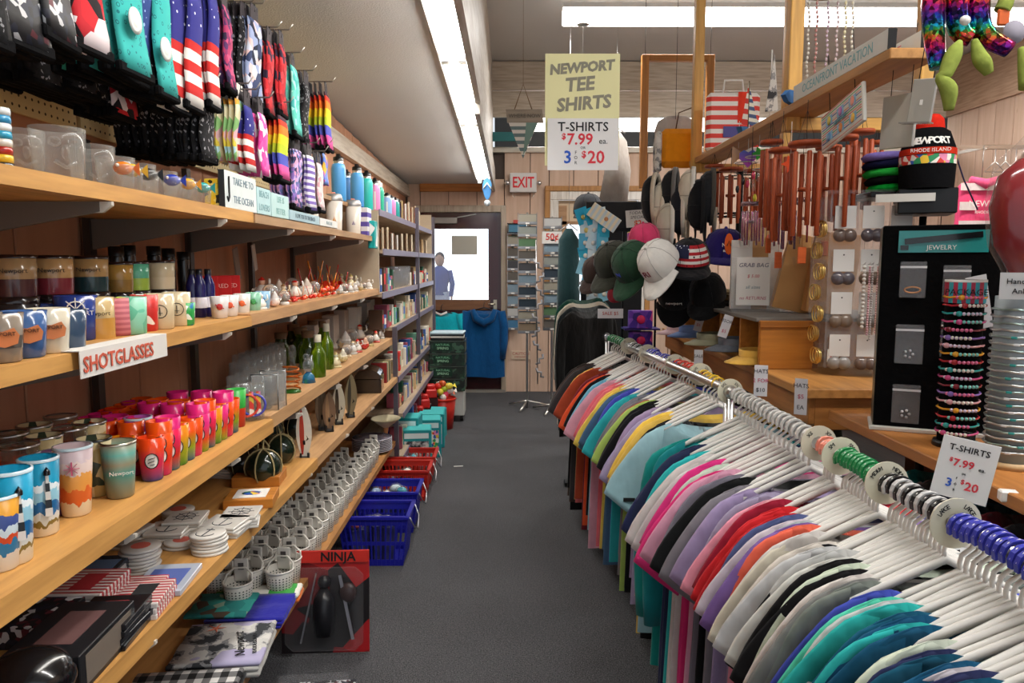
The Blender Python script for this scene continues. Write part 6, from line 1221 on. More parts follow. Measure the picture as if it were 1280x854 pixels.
# black jewelry board
bx0, bx1, by = 1.02, 1.32, 2.02
t = thing('jewelry_board', 'tall black jewelry board with bagged pieces and a teal header card', 'display', ((bx0 + bx1) / 2 + .02, by, 1.062), -.42)
part('board', MB().bbox(-.155, .145, 0, .12, .01, .58, .003), FELT, t, lin('#0b0b0c')); part('base_plate', MB().bbox(-.165, .155, -.015, .13, 0, .012, .002), PLASTIC, t, lin('#cfccc6')); part('side_edge', MB().box(-.1565, -.1552, .002, .118, .012, .575), PLASTIC, t, lin('#4b4a3c')); part('header_card', MB().box(-.115, .10, -.002, 0, .505, .565), GLOSS, t, lin('#2b8f8e')); part('header_print', MB().bar((-.10, -.004, .535), (.085, -.004, .553), .002, .016).box(-.11, -.09, -.0035, -.002, .512, .525), GLOSS, t, lin('#141c1e')); text('JEWELRY', .018, t, (-.01, -.003, .518), RX, lin('#d5e2df'))
JM = Matrix.Translation(((bx0 + bx1) / 2 + .02, by, 1.062)) @ Matrix.Rotation(-.42, 4, 'Z')
for i, (x, z, w_, h, c) in enumerate(((-.075, .43, .065, .10, '#c98a5a'), (.03, .42, .065, .10, '#c9a05a'), (-.075, .25, .07, .11, '#d9d9de'), (-.075, .08, .07, .11, '#dcdce2'), (.03, .27, .06, .10, '#b9b9be'))):
    q = thing('bagged_jewelry', f'small clear bag of jewelry on the black board, {["upper with a copper charm", "upper with gold bangles", "middle with a silver star", "lower with a silver flower", "middle half hidden"][i]}', 'jewelry', tuple(JM @ Vector((x, -.004, z))), -.42, 'bagged jewelry on the black board'); part('bag_film', MB().bbox(-w_ / 2, w_ / 2, -.006, 0, -h / 2, h / 2, .002), FILM, q, lin('#c8c8cc')); part('zip_strip', MB().box(-w_ / 2, w_ / 2, -.007, -.006, h / 2 - .018, h / 2 - .012), PLASTIC, q, lin('#d8d8da'))
    m = MB(); [m.ball((.010 * cos(k * 1.256), -.004, -h * .25 + .010 * sin(k * 1.256)), .004, 6, 4) for k in range(5)]; part('charm', m if i > 1 else MB().tube([(.02 * cos(a * pi / 6), -.004, -h * .28 + .008 * sin(a * pi / 6)) for a in range(13)], .0025, 5), METAL, q, lin(c))
tagcard(1224, 378, 1.93, .055, .14, '', 'blank white card hung crooked beside the bracelet post', rz=0, ry=-.2, col='#b9b8ba')
# bracelet posts
def post(x, y, h, r_, label, hdr, n, cols, z0=1.062, ccol='#0c0c0d', bead=True, grp=''):
    t = thing('bracelet_post', label, 'display', (x, y, z0), -.5); part('post', MB().lathe([(0, .015), (r_, .015), (r_, h), (0, h)], seg=20), FELT if bead else PLASTIC, t, lin(ccol)); part('foot', MB().lathe([(0, 0), (r_ * 1.25, 0), (r_ * 1.2, .015), (0, .015)], seg=20), PLASTIC if bead else WOODX, t, BLACK if bead else lin('#c9a878'))
    for i in range(n):
        z = .04 + (h - .07) * i / (n - 1); cn, cc = cols[i % len(cols)]
        b_ = thing('bracelet', f'{cn} bracelet on the {grp} post, {nth(n - 1 - i)} from the top', 'bracelet', (x, y, z0 + z), -.5 + R(-.4, .4), f'bracelets on the {grp} post'); rr = r_ + .004
        part('band', MB().tube([(rr * cos(a * pi / 12), rr * sin(a * pi / 12), .0012 * sin(a * 1.7)) for a in range(25)], .0028 if bead else .0032, 5, caps=False), GLOSS if bead else METAL, b_, lin(cc))
        m = MB(); 
        if bead:
            for k in range(7): a = -pi / 2 + (k - 3) * .2; m.ball(((rr + .001) * cos(a), (rr + .001) * sin(a), 0), .0048, 6, 4)
            part('beads', m, GLOSS, b_, lin(['#e8e2da', '#e0709c', '#7fd0c8', '#d8c8e0'][i % 4])); part('charm', MB().ball((rr * cos(-2.0), rr * sin(-2.0) - .003, 0), .008, 8, 5, sc=(1, .6, .9)), GLOSS, b_, lin(cc)); b_.children[-2]['kind'] = 'stuff'
        else: part('stone', MB().bbox(-.006, .006, -rr - .004, -rr, -.003, .003, .001), GLOSS, b_, lin('#2f8f8a' if i % 2 else '#d8dadb'))
    return t
t = post(1.168, 1.885, .42, .044, 'black post stacked with colourful beaded bracelets', '', 18, [('pink beaded', '#d0508a'), ('teal flower', '#2a9a98'), ('red beaded', '#a8202c'), ('yellow turtle', '#e0a02c'), ('pale pink', '#d8a0a8'), ('violet ring', '#8a6ab8'), ('dark red', '#7a1c2a')], grp='black')
part('header_card', MB().lathe([(.047, .375), (.047, .43)], seg=20), stripes('colour bars', '#2f9fb0', '#b0304c', 5, axis=0, rough=.5), t); text('PACKAGE', .021, t, (0, -.049, .403), RX, BLACK); part('card_rim', MB().lathe([(.0475, .428), (.0475, .434), (.044, .434)], seg=20), PAPER, t, WHITE)
t = post(1.185, 1.70, .40, .052, 'silver grey post stacked with thin turquoise set bracelets', '', 22, [('silver bead', '#c9cccb'), ('silver and turquoise', '#9fb3b0')], ccol='#8f979b', bead=False, grp='silver')
part('header_card', MB().box(-.05, .05, -.062, -.060, .395, .455), PAPER, t, lin('#bfc0c0')); text('Hand Bead', .017, t, (0, -.063, .435), RX, BLACK); text('Anklets', .017, t, (0, -.063, .413), RX, BLACK)
# price sign in front of the posts
def big_sign(loc, w_, h, label, rz=0, ry=0, rx=0, name='price_sign', group=None):
    t = thing(name, label, 'sign', loc, (rx, ry, rz), group); part('board', MB().box(-w_ / 2, w_ / 2, 0, .003, -h / 2, h / 2), PAPER, t, lin('#e4e3e2'))
    k = w_ / .35; e = .0008
    text('T-SHIRTS', .062 * k, t, (0, -e, h * .33), RX, lin('#1d1a1e'), bold=.0006 * k); text('$', .04 * k, t, (-.095 * k, -e, h * .10 + .012 * k), RX, lin('#d63a48'), bold=.001 * k); text('7.99', .075 * k, t, (-.015 * k, -e, h * .09), RX, lin('#d63a48'), bold=.0015 * k); text('ea.', .04 * k, t, (.10 * k, -e, h * .06), RX, lin('#1d1a1e'))
    text('OR', .018 * k, t, (0, -e, -h * .07), RX, BLACK); text('3', .085 * k, t, (-.075 * k, -e, -h * .26), RX, lin('#2f5cc0'), bold=.0015 * k)
    for i, ch in enumerate('FOR'): text(ch, .022 * k, t, (-.035 * k, -e, -h * .16 - i * h * .1), RX, BLACK)
    text('$', .045 * k, t, (.005 * k, -e, -h * .2), RX, lin('#d63a48'), bold=.001 * k); text('20', .085 * k, t, (.065 * k, -e, -h * .26), RX, lin('#d63a48'), bold=.0015 * k); return t
t = big_sign(at(1206, 588, Y=1.50), .104, .13, 'small tilted white T-shirts price sign clipped to the counter edge', rz=-.5, ry=.16); part('tape', MB().box(-.02, .02, .003, .006, .06, .08), PLWRAP, t, WHITE)
t = thing('scanner', 'white plastic clip end on a grey rod at the counter edge', 'clip', at(1262, 620, Y=1.5), -.3); part('body', MB().bbox(-.02, .015, -.012, .012, -.012, .012, .003), PLASTIC, t, WHITE); part('rod', MB().tube([(.015, 0, 0), (.09, .01, .01)], .006, 8), PLASTIC, t, lin('#8a8f94'))
# second row of clothes hanging behind the first, under the counter
for i, c in enumerate(('crimson', 'navy', 'maroon', 'petrol', 'teal', 'crimson', 'charcoal', 'maroon', 'petrol', 'navy', 'brown', 'teal')):
    y = 1.05 + i * .085; t = thing('t_shirt', f'{c} t-shirt hanging in the shaded row under the jewelry counter, {nth(i)} from the shop front', 't-shirt', (1.20, y, 1.06), .05, 't-shirts in the shaded row'); cc = lin(CN[c]); t.scale = (.62, 1.8, .9)
    part('shirt_body', BOD[i % 6], None, t, cc); part('sleeve', SLE[i % 4][0], None, t, cc); part('sleeve', SLE[i % 4][1], None, t, cc)
t = thing('clothes_rack', 'dark rail carrying the shaded row of t-shirts', 'clothes rack', (1.20, 1.0, 1.005)); part('rail', MB().tube([(0, 0, 0), (0, 1.1, 0)], .012, 8), DARKM, t, BLACK); part('upright', MB().tube([(0, 1.1, 0), (0, 1.1, -1.0)], .012, 8), DARKM, t, BLACK)
# belts / hats bunched on the hat counter's lower shelf
for i in range(9):
    c = ['#8a8590', '#3f4a3a', '#c9a92f', '#232325', '#6a6a72', '#b0b0a8', '#30323a', '#7a6a58', '#50606a'][i]; n_ = ['grey', 'moss', 'mustard', 'black', 'slate', 'pale', 'blue black', 'brown', 'steel'][i]
    cap((1.10 + .10 * (i % 2), 2.62 + i * .19, .845), lin(c), f'{n_} cap on the low shelf under the hat counter', rz=-1.3, group='caps on the low shelf')

# ================= HANGING SHELF AND FRAMES =================
YEL = lin('#d8a552')
def frame(x0, x1, y, z0, z1, label, w_=.055, col=YEL, cross=True):
    t = thing('timber_frame', label, 'frame', (0, y, 0)); part('post', MB().bbox(x0, x0 + w_, -.03, .03, z0, z1, .003), WOODZ, t, col); part('post', MB().bbox(x1 - w_, x1, -.03, .03, z0, z1, .003), WOODZ, t, col); part('crosspiece', MB().bbox(x0 + w_, x1 - w_, -.03, .03, z0, z0 + .05, .003), WOODX, t, col)
    if cross: part('top_rail', MB().bbox(x0 + w_, x1 - w_, -.03, .03, z1 - .05, z1, .003), WOODX, t, col)
    return t
frame(1.13, 1.72, 3.10, 2.075, ZR, 'pale wooden hanging frame carrying the near end of the high shelf', cross=False); frame(1.09, 1.68, 4.50, 2.075, ZR, 'pale wooden hanging frame carrying the door end of the high shelf', cross=False)
t = frame(1.11, 1.72, 6.40, 2.17, 3.27, 'square orange wooden frame hung beyond the high shelf', .06, lin('#c0803a'))
for x in (1.14, 1.69): part('wire', MB().tube([(x, 0, 3.27), (x, 0, ZR)], .002, 4), DARKM, t, BLACK)
SZ = 2.16
solo('high_shelf', MB().bbox(1.105, 1.25, 2.21, 4.62, SZ - .032, SZ, .003), WOODY, 'narrow pine board hung high above the hat counter', 'shelf', (0, 0, 0), 0, lin('#c48f52'))
def longsign(x, y0, y1, txt, label, h=.06, tcol='#7fb9c4', col='#dfe3e2'):
    t = thing('word_sign', label, 'sign', (x, (y0 + y1) / 2, SZ), -pi / 2, 'long word signs on the high shelf'); L = y1 - y0; part('board', MB().bbox(-L / 2, L / 2, -.012, .012, 0, h, .001), PAPER, t, lin(col)); part('end_grain', MB().box(L / 2, L / 2 + .001, -.012, .012, 0, h), PAPER, t, BLACK); text(txt, h * .75, t, (0, -.0125, h / 2), RX, lin(tcol), extr=.0003, sx=min(1, L / (len(txt) * h * .75 * .62)))
longsign(1.118, 2.23, 2.95, 'OCEANFRONT VACATION', 'long white word sign with a black end on the high shelf, aisle side')
longsign(1.215, 2.23, 2.65, 'NEWPORT', 'shorter white word sign with pink letters on the high shelf, wall side', .055, '#d88a90')
t = thing('wooden_fish', 'blue wooden fish ornament with white stars on the high shelf', 'ornament', (1.13, 3.02, SZ), .8); part('body', MB().prism([(-.09, .03), (-.05, .055), (.02, .06), (.07, .04), (.10, .055), (.095, .01), (.06, .02), (0, .004), (-.06, .01)], .02, (0, 0, 0), 'y'), MATTE, t, lin('#3a6ea8')); part('star_mark', MB().ball((.02, -.011, .03), .008, 5, 3, sc=(1, .2, 1)), PAPER, t, WHITE)
# striped tote, sailboat flag, orange bag near the far frame
t = thing('striped_bag', 'red and white striped bag with a blue band beside the high shelf post', 'bag', at(902, 192, Y=4.42), 0); 
t.location = (1.27, 4.30, 2.165); part('bag_body', MB().bbox(-.15, .15, -.03, .03, 0, .33, .02), stripes('red white bag', '#d8392c', '#e6dfd8', 6.5, rough=.6), t); part('pocket', MB().box(.02, .09, -.034, -.03, .16, .33), FABRIC, t, lin('#e0402c')); part('blue_band', MB().box(-.06, .12, -.036, -.033, .08, .14), PLASTIC, t, lin('#3a2f80')); part('handle', MB().tube([(-.06, 0, .32), (-.05, 0, .40), (.05, 0, .40), (.06, 0, .32)], .006, 6), FABRIC, t, WHITE)
t = thing('toy_sailboat', 'small wooden sailboat with striped sails on the high shelf', 'ornament', (1.17, 3.70, SZ), .6); part('hull', MB().prism([(-.07, .035), (.08, .035), (.055, 0), (-.05, 0)], .03), MATTE, t, lin('#3a6ea0')); part('mast', MB().tube([(0, 0, .03), (0, 0, .26)], .003, 6), MATTE, t, lin('#6a5a3a')); part('sail', MB().prism([(.004, .05), (.08, .05), (.004, .23)], .002), stripes('sail stripes', '#e0dccb', '#4a5a80', 5, rough=.8), t); part('jib', MB().prism([(-.004, .05), (-.05, .05), (-.004, .25)], .002), stripes('jib stripes', '#d8d4c8', '#c23a34', 4, rough=.8), t)
t = thing('mermaid_sail', 'white blue sail ornament hanging by the near frame post', 'ornament', (1.12, 3.24, SZ), .4); part('sail', MB().prism([(-.03, .02), (.04, .03), (.01, .26)], .003), NEWS, t); part('mast', MB().tube([(0, .004, 0), (0, .004, .28)], .003, 6), MATTE, t, WHITE)
t = thing('orange_bag', 'bright orange soft bag with a grey printed side hanging by the post', 'bag', at(843, 210, Y=4.75)); part('bag_body', MB().bbox(-.10, .13, -.05, .05, 0, .24, .035), FABRIC, t, lin('#e8931a')); part('printed_side', MB().bbox(-.13, -.09, -.05, .05, -.03, .22, .012), NEWS, t); part('strap', MB().tube([(0, 0, .22), (.02, 0, .34), (.10, -.1, .36)], .004, 5), FABRIC, t, lin('#5a3a1c')); part('cord', MB().tube([(0, 0, .3), (0, 0, ZR - t.location.z)], .0015, 4), MATTE, t, BLACK)
t = thing('grey_hoodie_roll', 'pale grey bundled fabric hat above the orange bag', 'hat', at(845, 170, Y=4.85)); part('fabric_body', MB().lathe([(.13, -.02), (.14, .03), (.12, .09), (.07, .12), (0, .125)], seg=14, sy=.6), FABRIC, t, lin('#b9aea8'))
# wind chimes
CH = lin('#b5532c'); CH2 = lin('#a0441f')
_tm = {}
def chime(px, py, Y, rd, L, n, label, col=CH, tcol=None, rt=.009, cord=.25, mat=WOODZ, disc=True, sz=True):
    p = at(px, py, Y=Y); t = thing('wind_chime', label, 'wind chime', p, R(0, 1), 'wind chimes hanging over the hat counter')
    if disc: part('disc', MB().lathe([(0, -.008), (rd, -.008), (rd * 1.04, 0), (rd, .008), (0, .008)], seg=18), WOODX if mat is WOODZ else mat, t, col)
    top = SZ - .032 - p.z if Y < 4.7 else .2
    if cord: part('cord', MB().tube([(0, 0, .008), (0, 0, max(.05, top))], .0015, 4).tube([(rd * .7, 0, .008), (0, 0, max(.04, min(top, .12)))], .001, 4).tube([(-rd * .7, 0, .008), (0, 0, max(.04, min(top, .12)))], .001, 4), MATTE, t, lin('#3a2a20'))
    for k in range(n):
        a = 2 * pi * k / n; l = L * (.78 + .22 * ((k * 3) % n) / n); key = (round(l, 2), rt)
        if key not in _tm: _tm[key] = MB().lathe([(0, 0), (rt * .7, 0), (rt, -.003), (rt, -l), (rt * .7, -l - .002), (0, -l)], seg=8).mesh('tube', WOODZ)
        me = _tm[key]
        if mat is not WOODZ: me = MB().lathe([(0, 0), (rt, -.002), (rt, -l), (0, -l)], seg=6).mesh('tube', mat)
        part('tube', me, None, t, tcol or (col if k % 2 else CH2), (rd * .78 * cos(a), rd * .78 * sin(a), -.03)); 
    part('striker', MB().lathe([(0, -L * .5), (rd * .4, -L * .5), (rd * .4, -L * .5 + .012), (0, -L * .5 + .012)], seg=12).tube([(0, 0, 0), (0, 0, -L * 1.1)], .001, 4), WOODX, t, col)
    if sz: part('sail', MB().bbox(-.02, .02, -.003, .003, -L * 1.28, -L * 1.1, .002), WOODX, t, lin('#d0602a'))
    return t
chime(1008, 180, 2.75, .062, .34, 6, 'large orange brown bamboo chime with the broadest disc'); chime(978, 188, 2.95, .052, .36, 6, 'bamboo chime just past the broadest disc'); chime(965, 178, 3.15, .046, .36, 6, 'dark disc bamboo chime against the frame corner')
chime(1036, 185, 3.05, .05, .34, 6, 'bamboo chime beside the striped hanging sign'); chime(1058, 172, 2.7, .04, .30, 5, 'bamboo chime directly behind the striped sign', sz=False); chime(1078, 165, 2.9, .045, .34, 6, 'bamboo chime between the striped sign and grey boards', sz=False); chime(1098, 178, 3.1, .02, .22, 2, 'small bamboo chime with two tubes near the neon hats', sz=False)
chime(914, 212, 3.9, .062, .28, 6, 'shorter bamboo chime with a bright tilted disc'); chime(893, 208, 4.1, .05, .30, 6, 'shorter bamboo chime closest to the black caps'); chime(940, 214, 3.7, .04, .27, 5, 'shorter bamboo chime beside the glass bird chime', sz=False)
for i, (px, py, Y, L) in enumerate(((938, 255, 3.3, .17), (960, 252, 3.2, .18), (985, 254, 3.1, .18), (1002, 250, 3.2, .17))): chime(px, py, Y, .04, L, 6, f'pink glass rod chime hanging above the kraft bags, {nth(i)} from the caps', lin('#b9a0b0'), lin(['#b05a8a', '#c070a0', '#8a5a9c', '#b8507a'][i]), .005, .1, TINT, True, False)
for i, (px, py, Y) in enumerate(((932, 225, 3.6), (945, 218, 3.5), (955, 235, 3.3))):
    t = thing('crystal_chime', f'crystal and bird chime with black and clear beads, {nth(i)} from the short bamboo ones', 'wind chime', at(px, py, Y=Y), 0, 'crystal chimes'); part('hoop', MB().tube([(.05 * cos(a * pi / 8), .05 * sin(a * pi / 8), .08) for a in range(17)], .003, 5, caps=False), METAL, t, (.6, .6, .6))
    for k in range(6): a = k * pi / 3; part('drop', MB().ball((.05 * cos(a), .05 * sin(a), .02 - .03 * (k % 3)), .014, 6, 4, sc=(.7, .7, 1.4)).tube([(.05 * cos(a), .05 * sin(a), .08), (.05 * cos(a), .05 * sin(a), 0)], .0008, 3), CLEAR if k % 2 else GLOSS, t, WHITE if k % 2 else lin(['#1a1a1e', '#c23a5a', '#d8c83a'][i]))
for i, (px, py, Y, c, n_) in enumerate(((935, 198, 3.6, '#7a3fb0', 'purple and blue heart ornament hanging under the high shelf'), (949, 192, 3.5, '#3aa83a', 'green turtle ornament hanging on a white cord'), (988, 205, 2.9, '#e8562a', 'orange and yellow sun ornament between bamboo tubes'), (923, 193, 3.7, '#b98a5c', 'tan wooden arrow ornament under the high shelf'))):
    t = thing('hanging_ornament', n_, 'ornament', at(px, py, Y=Y), -.2); poly = [(0, -.045), (.04, 0), (.04, .025), (.02, .04), (0, .028), (-.02, .04), (-.04, .025), (-.04, 0)] if i == 0 else [((.035 if k % 2 else .018) * cos(k * pi / 5), (.035 if k % 2 else .018) * sin(k * pi / 5)) for k in range(10)] if i < 3 else [(-.03, .04), (.03, 0), (-.03, -.05)]
    part('shape', MB().prism(poly, .006), zgrad('heart fade', [(0, '#b03aa8'), (.5, '#8a4ac0'), (1, '#3a62c8')]) if i == 0 else GLOSS, t, lin(c)); part('cord', MB().tube([(0, 0, .03), (0, 0, .16)], .0012, 4), MATTE, t, WHITE)
for i, (px, py) in enumerate(((911, 305), (924, 312), (962, 300), (968, 255 + 40))):
    t = thing('wooden_sandal_charm', f'orange {"sandal" if i < 2 else "fish"} shaped key charm, {nth(i % 2)} of two near the purple cap', 'ornament', at(px, py, Y=3.45), .1, 'orange wooden charms'); part('shape', MB().prism([(.02 * cos(a * pi / 6), (.05 if i < 2 else .028) * sin(a * pi / 6)) for a in range(12)], .006), GLOSS, t, lin('#e0622a')); part('cord', MB().tube([(0, 0, .03), (0, 0, .35)], .001, 4), MATTE, t, BLACK); part('print', MB().tube([(-.01, -.004, -.01), (0, -.004, .015), (.01, -.004, -.01)], .002, 4), PAPER, t, BLACK)
# shell chimes above the high shelf
for i, (px, Y, c) in enumerate(((1012, 3.3, '#d9d4c8'), (1022, 3.3, '#c9908a'), (1036, 3.2, '#c8b0c0'), (1048, 3.2, '#d8c4c8'), (1058, 3.1, '#d8cfa8'), (1067, 3.1, '#dcd6c4'))):
    p = at(px, 5, Y=Y); t = thing('shell_chime', f'pale shell strand chime hanging over the high shelf, {nth(i)} from the near frame post', 'wind chime', p, 0, 'shell strand chimes'); part('cord', MB().tube([(0, 0, .5), (0, 0, -.36)], .001, 4), MATTE, t, WHITE); m = MB()
    for k in range(22): m.ball((.003 * sin(k), 0, .08 - k * .019), .010, 6, 4, sc=(.6, .6, .85))
    part('shell_strand', m, GLOSS, t, lin(c)); t.children[-1]['kind'] = 'stuff'
t = thing('chime_ring', 'round brown wicker ring the shell strands hang from', 'ornament', at(1040, -14, Y=3.2)); part('ring', MB().tube([(.12 * cos(a * pi / 8), .12 * sin(a * pi / 8), 0) for a in range(17)], .008, 6, caps=False), MATTE, t, lin('#a88a72')); part('cord', MB().tube([(0, 0, 0), (0, 0, .3)], .002, 4), MATTE, t, WHITE)
# hanging boards
def hboard(pts, Y, label, mat, col, name='hanging_sign', thick=.012, cords=True, rz=None):
    p = at(*pts[0], Y=Y[0]); q = at(*pts[1], Y=Y[1]); w_ = (q - p).length; h = (at(pts[0][0], pts[0][1], Y=Y[0]) - at(pts[2][0], pts[2][1], Y=Y[0])).length; a = math.atan2(q.y - p.y, q.x - p.x); tilt = math.asin(max(-1, min(1, (q.z - p.z) / w_)))
    t = thing(name, label, 'sign', (p + q) / 2, (0, -tilt, a)); part('board', MB().bbox(-w_ / 2, w_ / 2, 0, thick, -h, 0, .002), mat, t, col)
    if cords:
        for s_ in (-.6, .6): part('cord', MB().tube([(s_ * w_ / 2, thick / 2, 0), (s_ * w_ / 2, thick / 2, .20)], .0015, 4), MATTE, t, BLACK)
    return t, w_, h
t, w_, h = hboard([(1026, 148), (1078, 101), (1034, 192)], (2.70, 2.38), 'white board with thin coloured stripes and sea animal squares', GLOSS, lin('#dedcd4'))
for k in range(15):
    z = -h * (k + .6) / 15.5; c = lin(['#c8473a', '#3f9a5a', '#e0a0a0', '#2f3f9c', '#dfe0dc', '#c8786a', '#2f3f9c', '#3f9a5a', '#c8473a'][k % 9])
    part('stripe', MB().box(-w_ * .47, w_ * .47, -.0008, 0, z - h * .012, z + h * .012), GLOSS, t, c)
for k in range(6): x = (-.28, 0, .28)[k % 3] * w_; z = -h * (.28 if k < 3 else .72); part('animal_square', MB().box(x - w_ * .08, x + w_ * .08, -.0016, -.0008, z - h * .12, z + h * .12), GLOSS, t, lin('#7db3d8')); part('animal_mark', MB().ball((x, -.002, z), w_ * .05, 8, 4, sc=(1, .15, 1)), GLOSS, t, lin(['#d8c84a', '#b06ab0', '#e08a7a', '#5a9ad0', '#d8803a', '#e0b03c'][k]))
text('NEWPORT', .02, t, (0, -.002, -h * .5), RX, lin('#5a8fa0'))
hboard([(1104, 122), (1146, 114), (1096, 187)], (2.36, 2.25), 'large plain grey board back hanging beside the striped board', GLOSS, lin('#a9a6a0')); t, w_, h = hboard([(1142, 99), (1172, 97), (1137, 153)], (2.2, 2.15), 'small plain grey board back with a black hook', GLOSS, lin('#98958f')); part('lower_lip', MB().box(-w_ * .7, w_ * .6, -.02, .01, -h - .004, -h), GLOSS, t, lin('#7a7875')); part('keyhole', MB().box(-.004, .004, -.0012, 0, -h * .6, -h * .48), PAPER, t, lin('#d8d6d2'))
# cable
solo('cable', MB().tube([at(1172, 150, Y=3.4), at(1190, 180, Y=3.6), at(1205, 225, Y=3.8), at(1222, 262, Y=3.9)], .004, 6), PLASTIC, 'thin dark blue cable sagging against the pink planks', 'cable', (0, 0, 0), 0, lin('#2a2f5c'))
# black tiered stand with beanie and hats
p0 = at(1165, 268, Y=2.55)
t = thing('hat_stand', 'black open tiered stand behind the jewelry board', 'display', (p0.x, 2.60, 0), -.4); part('tray', MB().bbox(-.09, .09, -.08, .12, 1.705, 1.79, .004), PLASTIC, t, BLACK); part('tray', MB().bbox(-.10, .16, -.10, .12, 1.58, 1.60, .004), PLASTIC, t, BLACK); part('post', MB().tube([(0, .02, 1.125), (0, .02, 1.70)], .012, 8), DARKM, t, BLACK); part('base', MB().bbox(-.12, .12, -.09, .11, 1.122, 1.135, .003), PLASTIC, t, BLACK)
part('label_strip', MB().box(-.16, .02, -.105, -.10, 1.745, 1.772), PAPER, t, lin('#cfccc4'))
for k in range(5): solo('keyring', MB().tube([(.012 * cos(a * pi / 5), 0, .018 * sin(a * pi / 5)) for a in range(11)], .003, 5, caps=False).ball((0, 0, -.028), .011, 6, 4), METAL, f'dark metal keyring hanging under the black stand, {nth(k)} across', 'keyring', (p0.x - .09 + k * .045, 2.47, 1.545), 0, (.2, .2, .22), 'keyrings under the black stand')
t = thing('beanie', 'black knit beanie with a red top and NEWPORT RHODE ISLAND band', 'hat', (p0.x - .01, 2.58, 1.79), -.42); B_ = [(.085, 0), (.088, .08), (.084, .14), (.066, .19), (.045, .205)]; part('knit_body', MB().lathe(B_, seg=20), FELT, t, BLACK); part('red_top', MB().lathe([(.048, .203), (.044, .235), (.03, .25), (0, .252)], seg=16), FELT, t, lin('#c82a1c')); part('red_band', MB().lathe([(.0885, .112), (.0872, .133)], seg=20), FELT, t, lin('#c8351f')); part('signal_flag_band', MB().lathe([(.0888, .080), (.0886, .110)], seg=20), COLP, t)
for k, ch in enumerate('NEWPORT'): a = (k - 3) * .24; text(ch, .034, t, (.079 * sin(a), -.079 * cos(a), .155), (pi / 2 - .35, 0, a), WHITE, extr=.001, bold=.001)
text('RHODE ISLAND', .017, t, (0, -.0895, .122), RX, WHITE)
for i, (c, n_) in enumerate((('#12a83a', 'neon green'), ('#141416', 'black'), ('#2fc04a', 'bright green'), ('#181a3a', 'navy'), ('#8a7ac8', 'lilac'))): q = at(1113, 236 - i * 12, Y=2.75); solo('folded_hat', MB().lathe([(0, 0), (.075, .002), (.082, .014), (.07, .028), (0, .03)], seg=16, sy=1.2), FELT, f'{n_} folded knit hat in the pile beside the beanie', 'hat', (q.x, 2.75, 1.80 - .0 + (i - 2) * .029 + .05), .3 * i, lin(c), 'folded knit hats beside the beanie')
solo('hat_ledge', MB().bbox(-.12, .10, -.1, .1, -.02, 0, .003), PLASTIC, 'dark ledge under the pile of folded knit hats', 'shelf', (at(1113, 236, Y=2.75).x, 2.75, 1.79), 0, BLACK)
# wall rail with hangers and pink striped hoodie
t = thing('hanger_rail', 'grey rail of bare wire hangers on the pink plank wall', 'rail', at(1262, 184, Y=7.3), 0); part('rail', MB().bbox(-.26, .5, -.02, .02, -.02, .02, .004), METAL, t, (.5, .48, .45)); part('wall_arm', MB().bar((-.26, 0, 0), (-.26, 1.40, 0), .02, .03).bar((-.26, 0, 0), (-.55, 0, 0), .02, .03), METAL, t, (.5, .48, .45))
for k in range(5): part('wire_hanger', MB().tube([(-.15 + k * .1, -.03, -.02), (-.15 + k * .1, -.03, -.14), (-.25 + k * .1, -.03, -.24), (-.05 + k * .1, -.03, -.24), (-.15 + k * .1, -.03, -.14)], .006, 5), METAL, t, (.55, .52, .5))
t = thing('striped_hoodie', 'hot pink and white striped hoodie lettered NEWPORT by the wall', 'hoodie', at(1228, 214, Y=7.28)); part('hanger', MB().tube([(-.16, 0, -.11), (0, 0, -.07), (.16, 0, -.11)], .007, 5).tube([(0, 0, -.07), (0, 0, .20), (.06, .0, .24)], .004, 5), METAL, t, (.4, .4, .4)); part('hoodie_body', shirt_body(41, .24, .58, .05), None, t, lin('#ea4f7d')); part('white_band', MB().box(-.24, .24, -.068, -.066, -.19, -.12), FABRIC, t, lin('#e3d6d4')); part('white_band', MB().box(-.24, .24, -.068, -.066, -.55, -.48), FABRIC, t, lin('#e3d6d4')); part('white_cuff', MB().box(-.24, -.08, -.069, -.066, -.38, -.30), FABRIC, t, lin('#e3d6d4')); part('white_cuff', MB().box(.14, .25, -.069, -.066, -.38, -.30), FABRIC, t, lin('#e3d6d4')); text('NEWPORT', .085, t, (.05, -.07, -.32), RX, WHITE); text('RHODE ISLAND', .04, t, (.05, -.07, -.40), RX, WHITE)
part('hood', MB().tube([(-.14, -.04, -.08), (0, -.07, -.13), (.14, -.04, -.08)], .05, 8, radii=[.03, .05, .03]), FABRIC, t, lin('#ee5c88'))
# red wrapped cushion
p = at(1290, 270, Y=1.75); t = thing('wrapped_cushion', 'shiny dark red cushion in a clear plastic bag hanging above the bracelet posts', 'cushion', p, .3)
part('cushion_body', MB().lathe([(0, -.17), (.04, -.15), (.10, -.07), (.118, .02), (.10, .09), (.05, .13), (0, .14)], seg=20, sy=.5), GLOSS, t, lin('#7d0a12')); part('plastic_bag', MB().lathe([(0, -.18), (.05, -.16), (.112, -.07), (.128, .03), (.108, .12), (.05, .17), (.012, .21), (.03, .25)], seg=18, sy=.55), PLWRAP, t, WHITE); part('cord', MB().tube([(0, 0, .2), (0, 0, ZR - p.z)], .0015, 4), MATTE, t, WHITE)
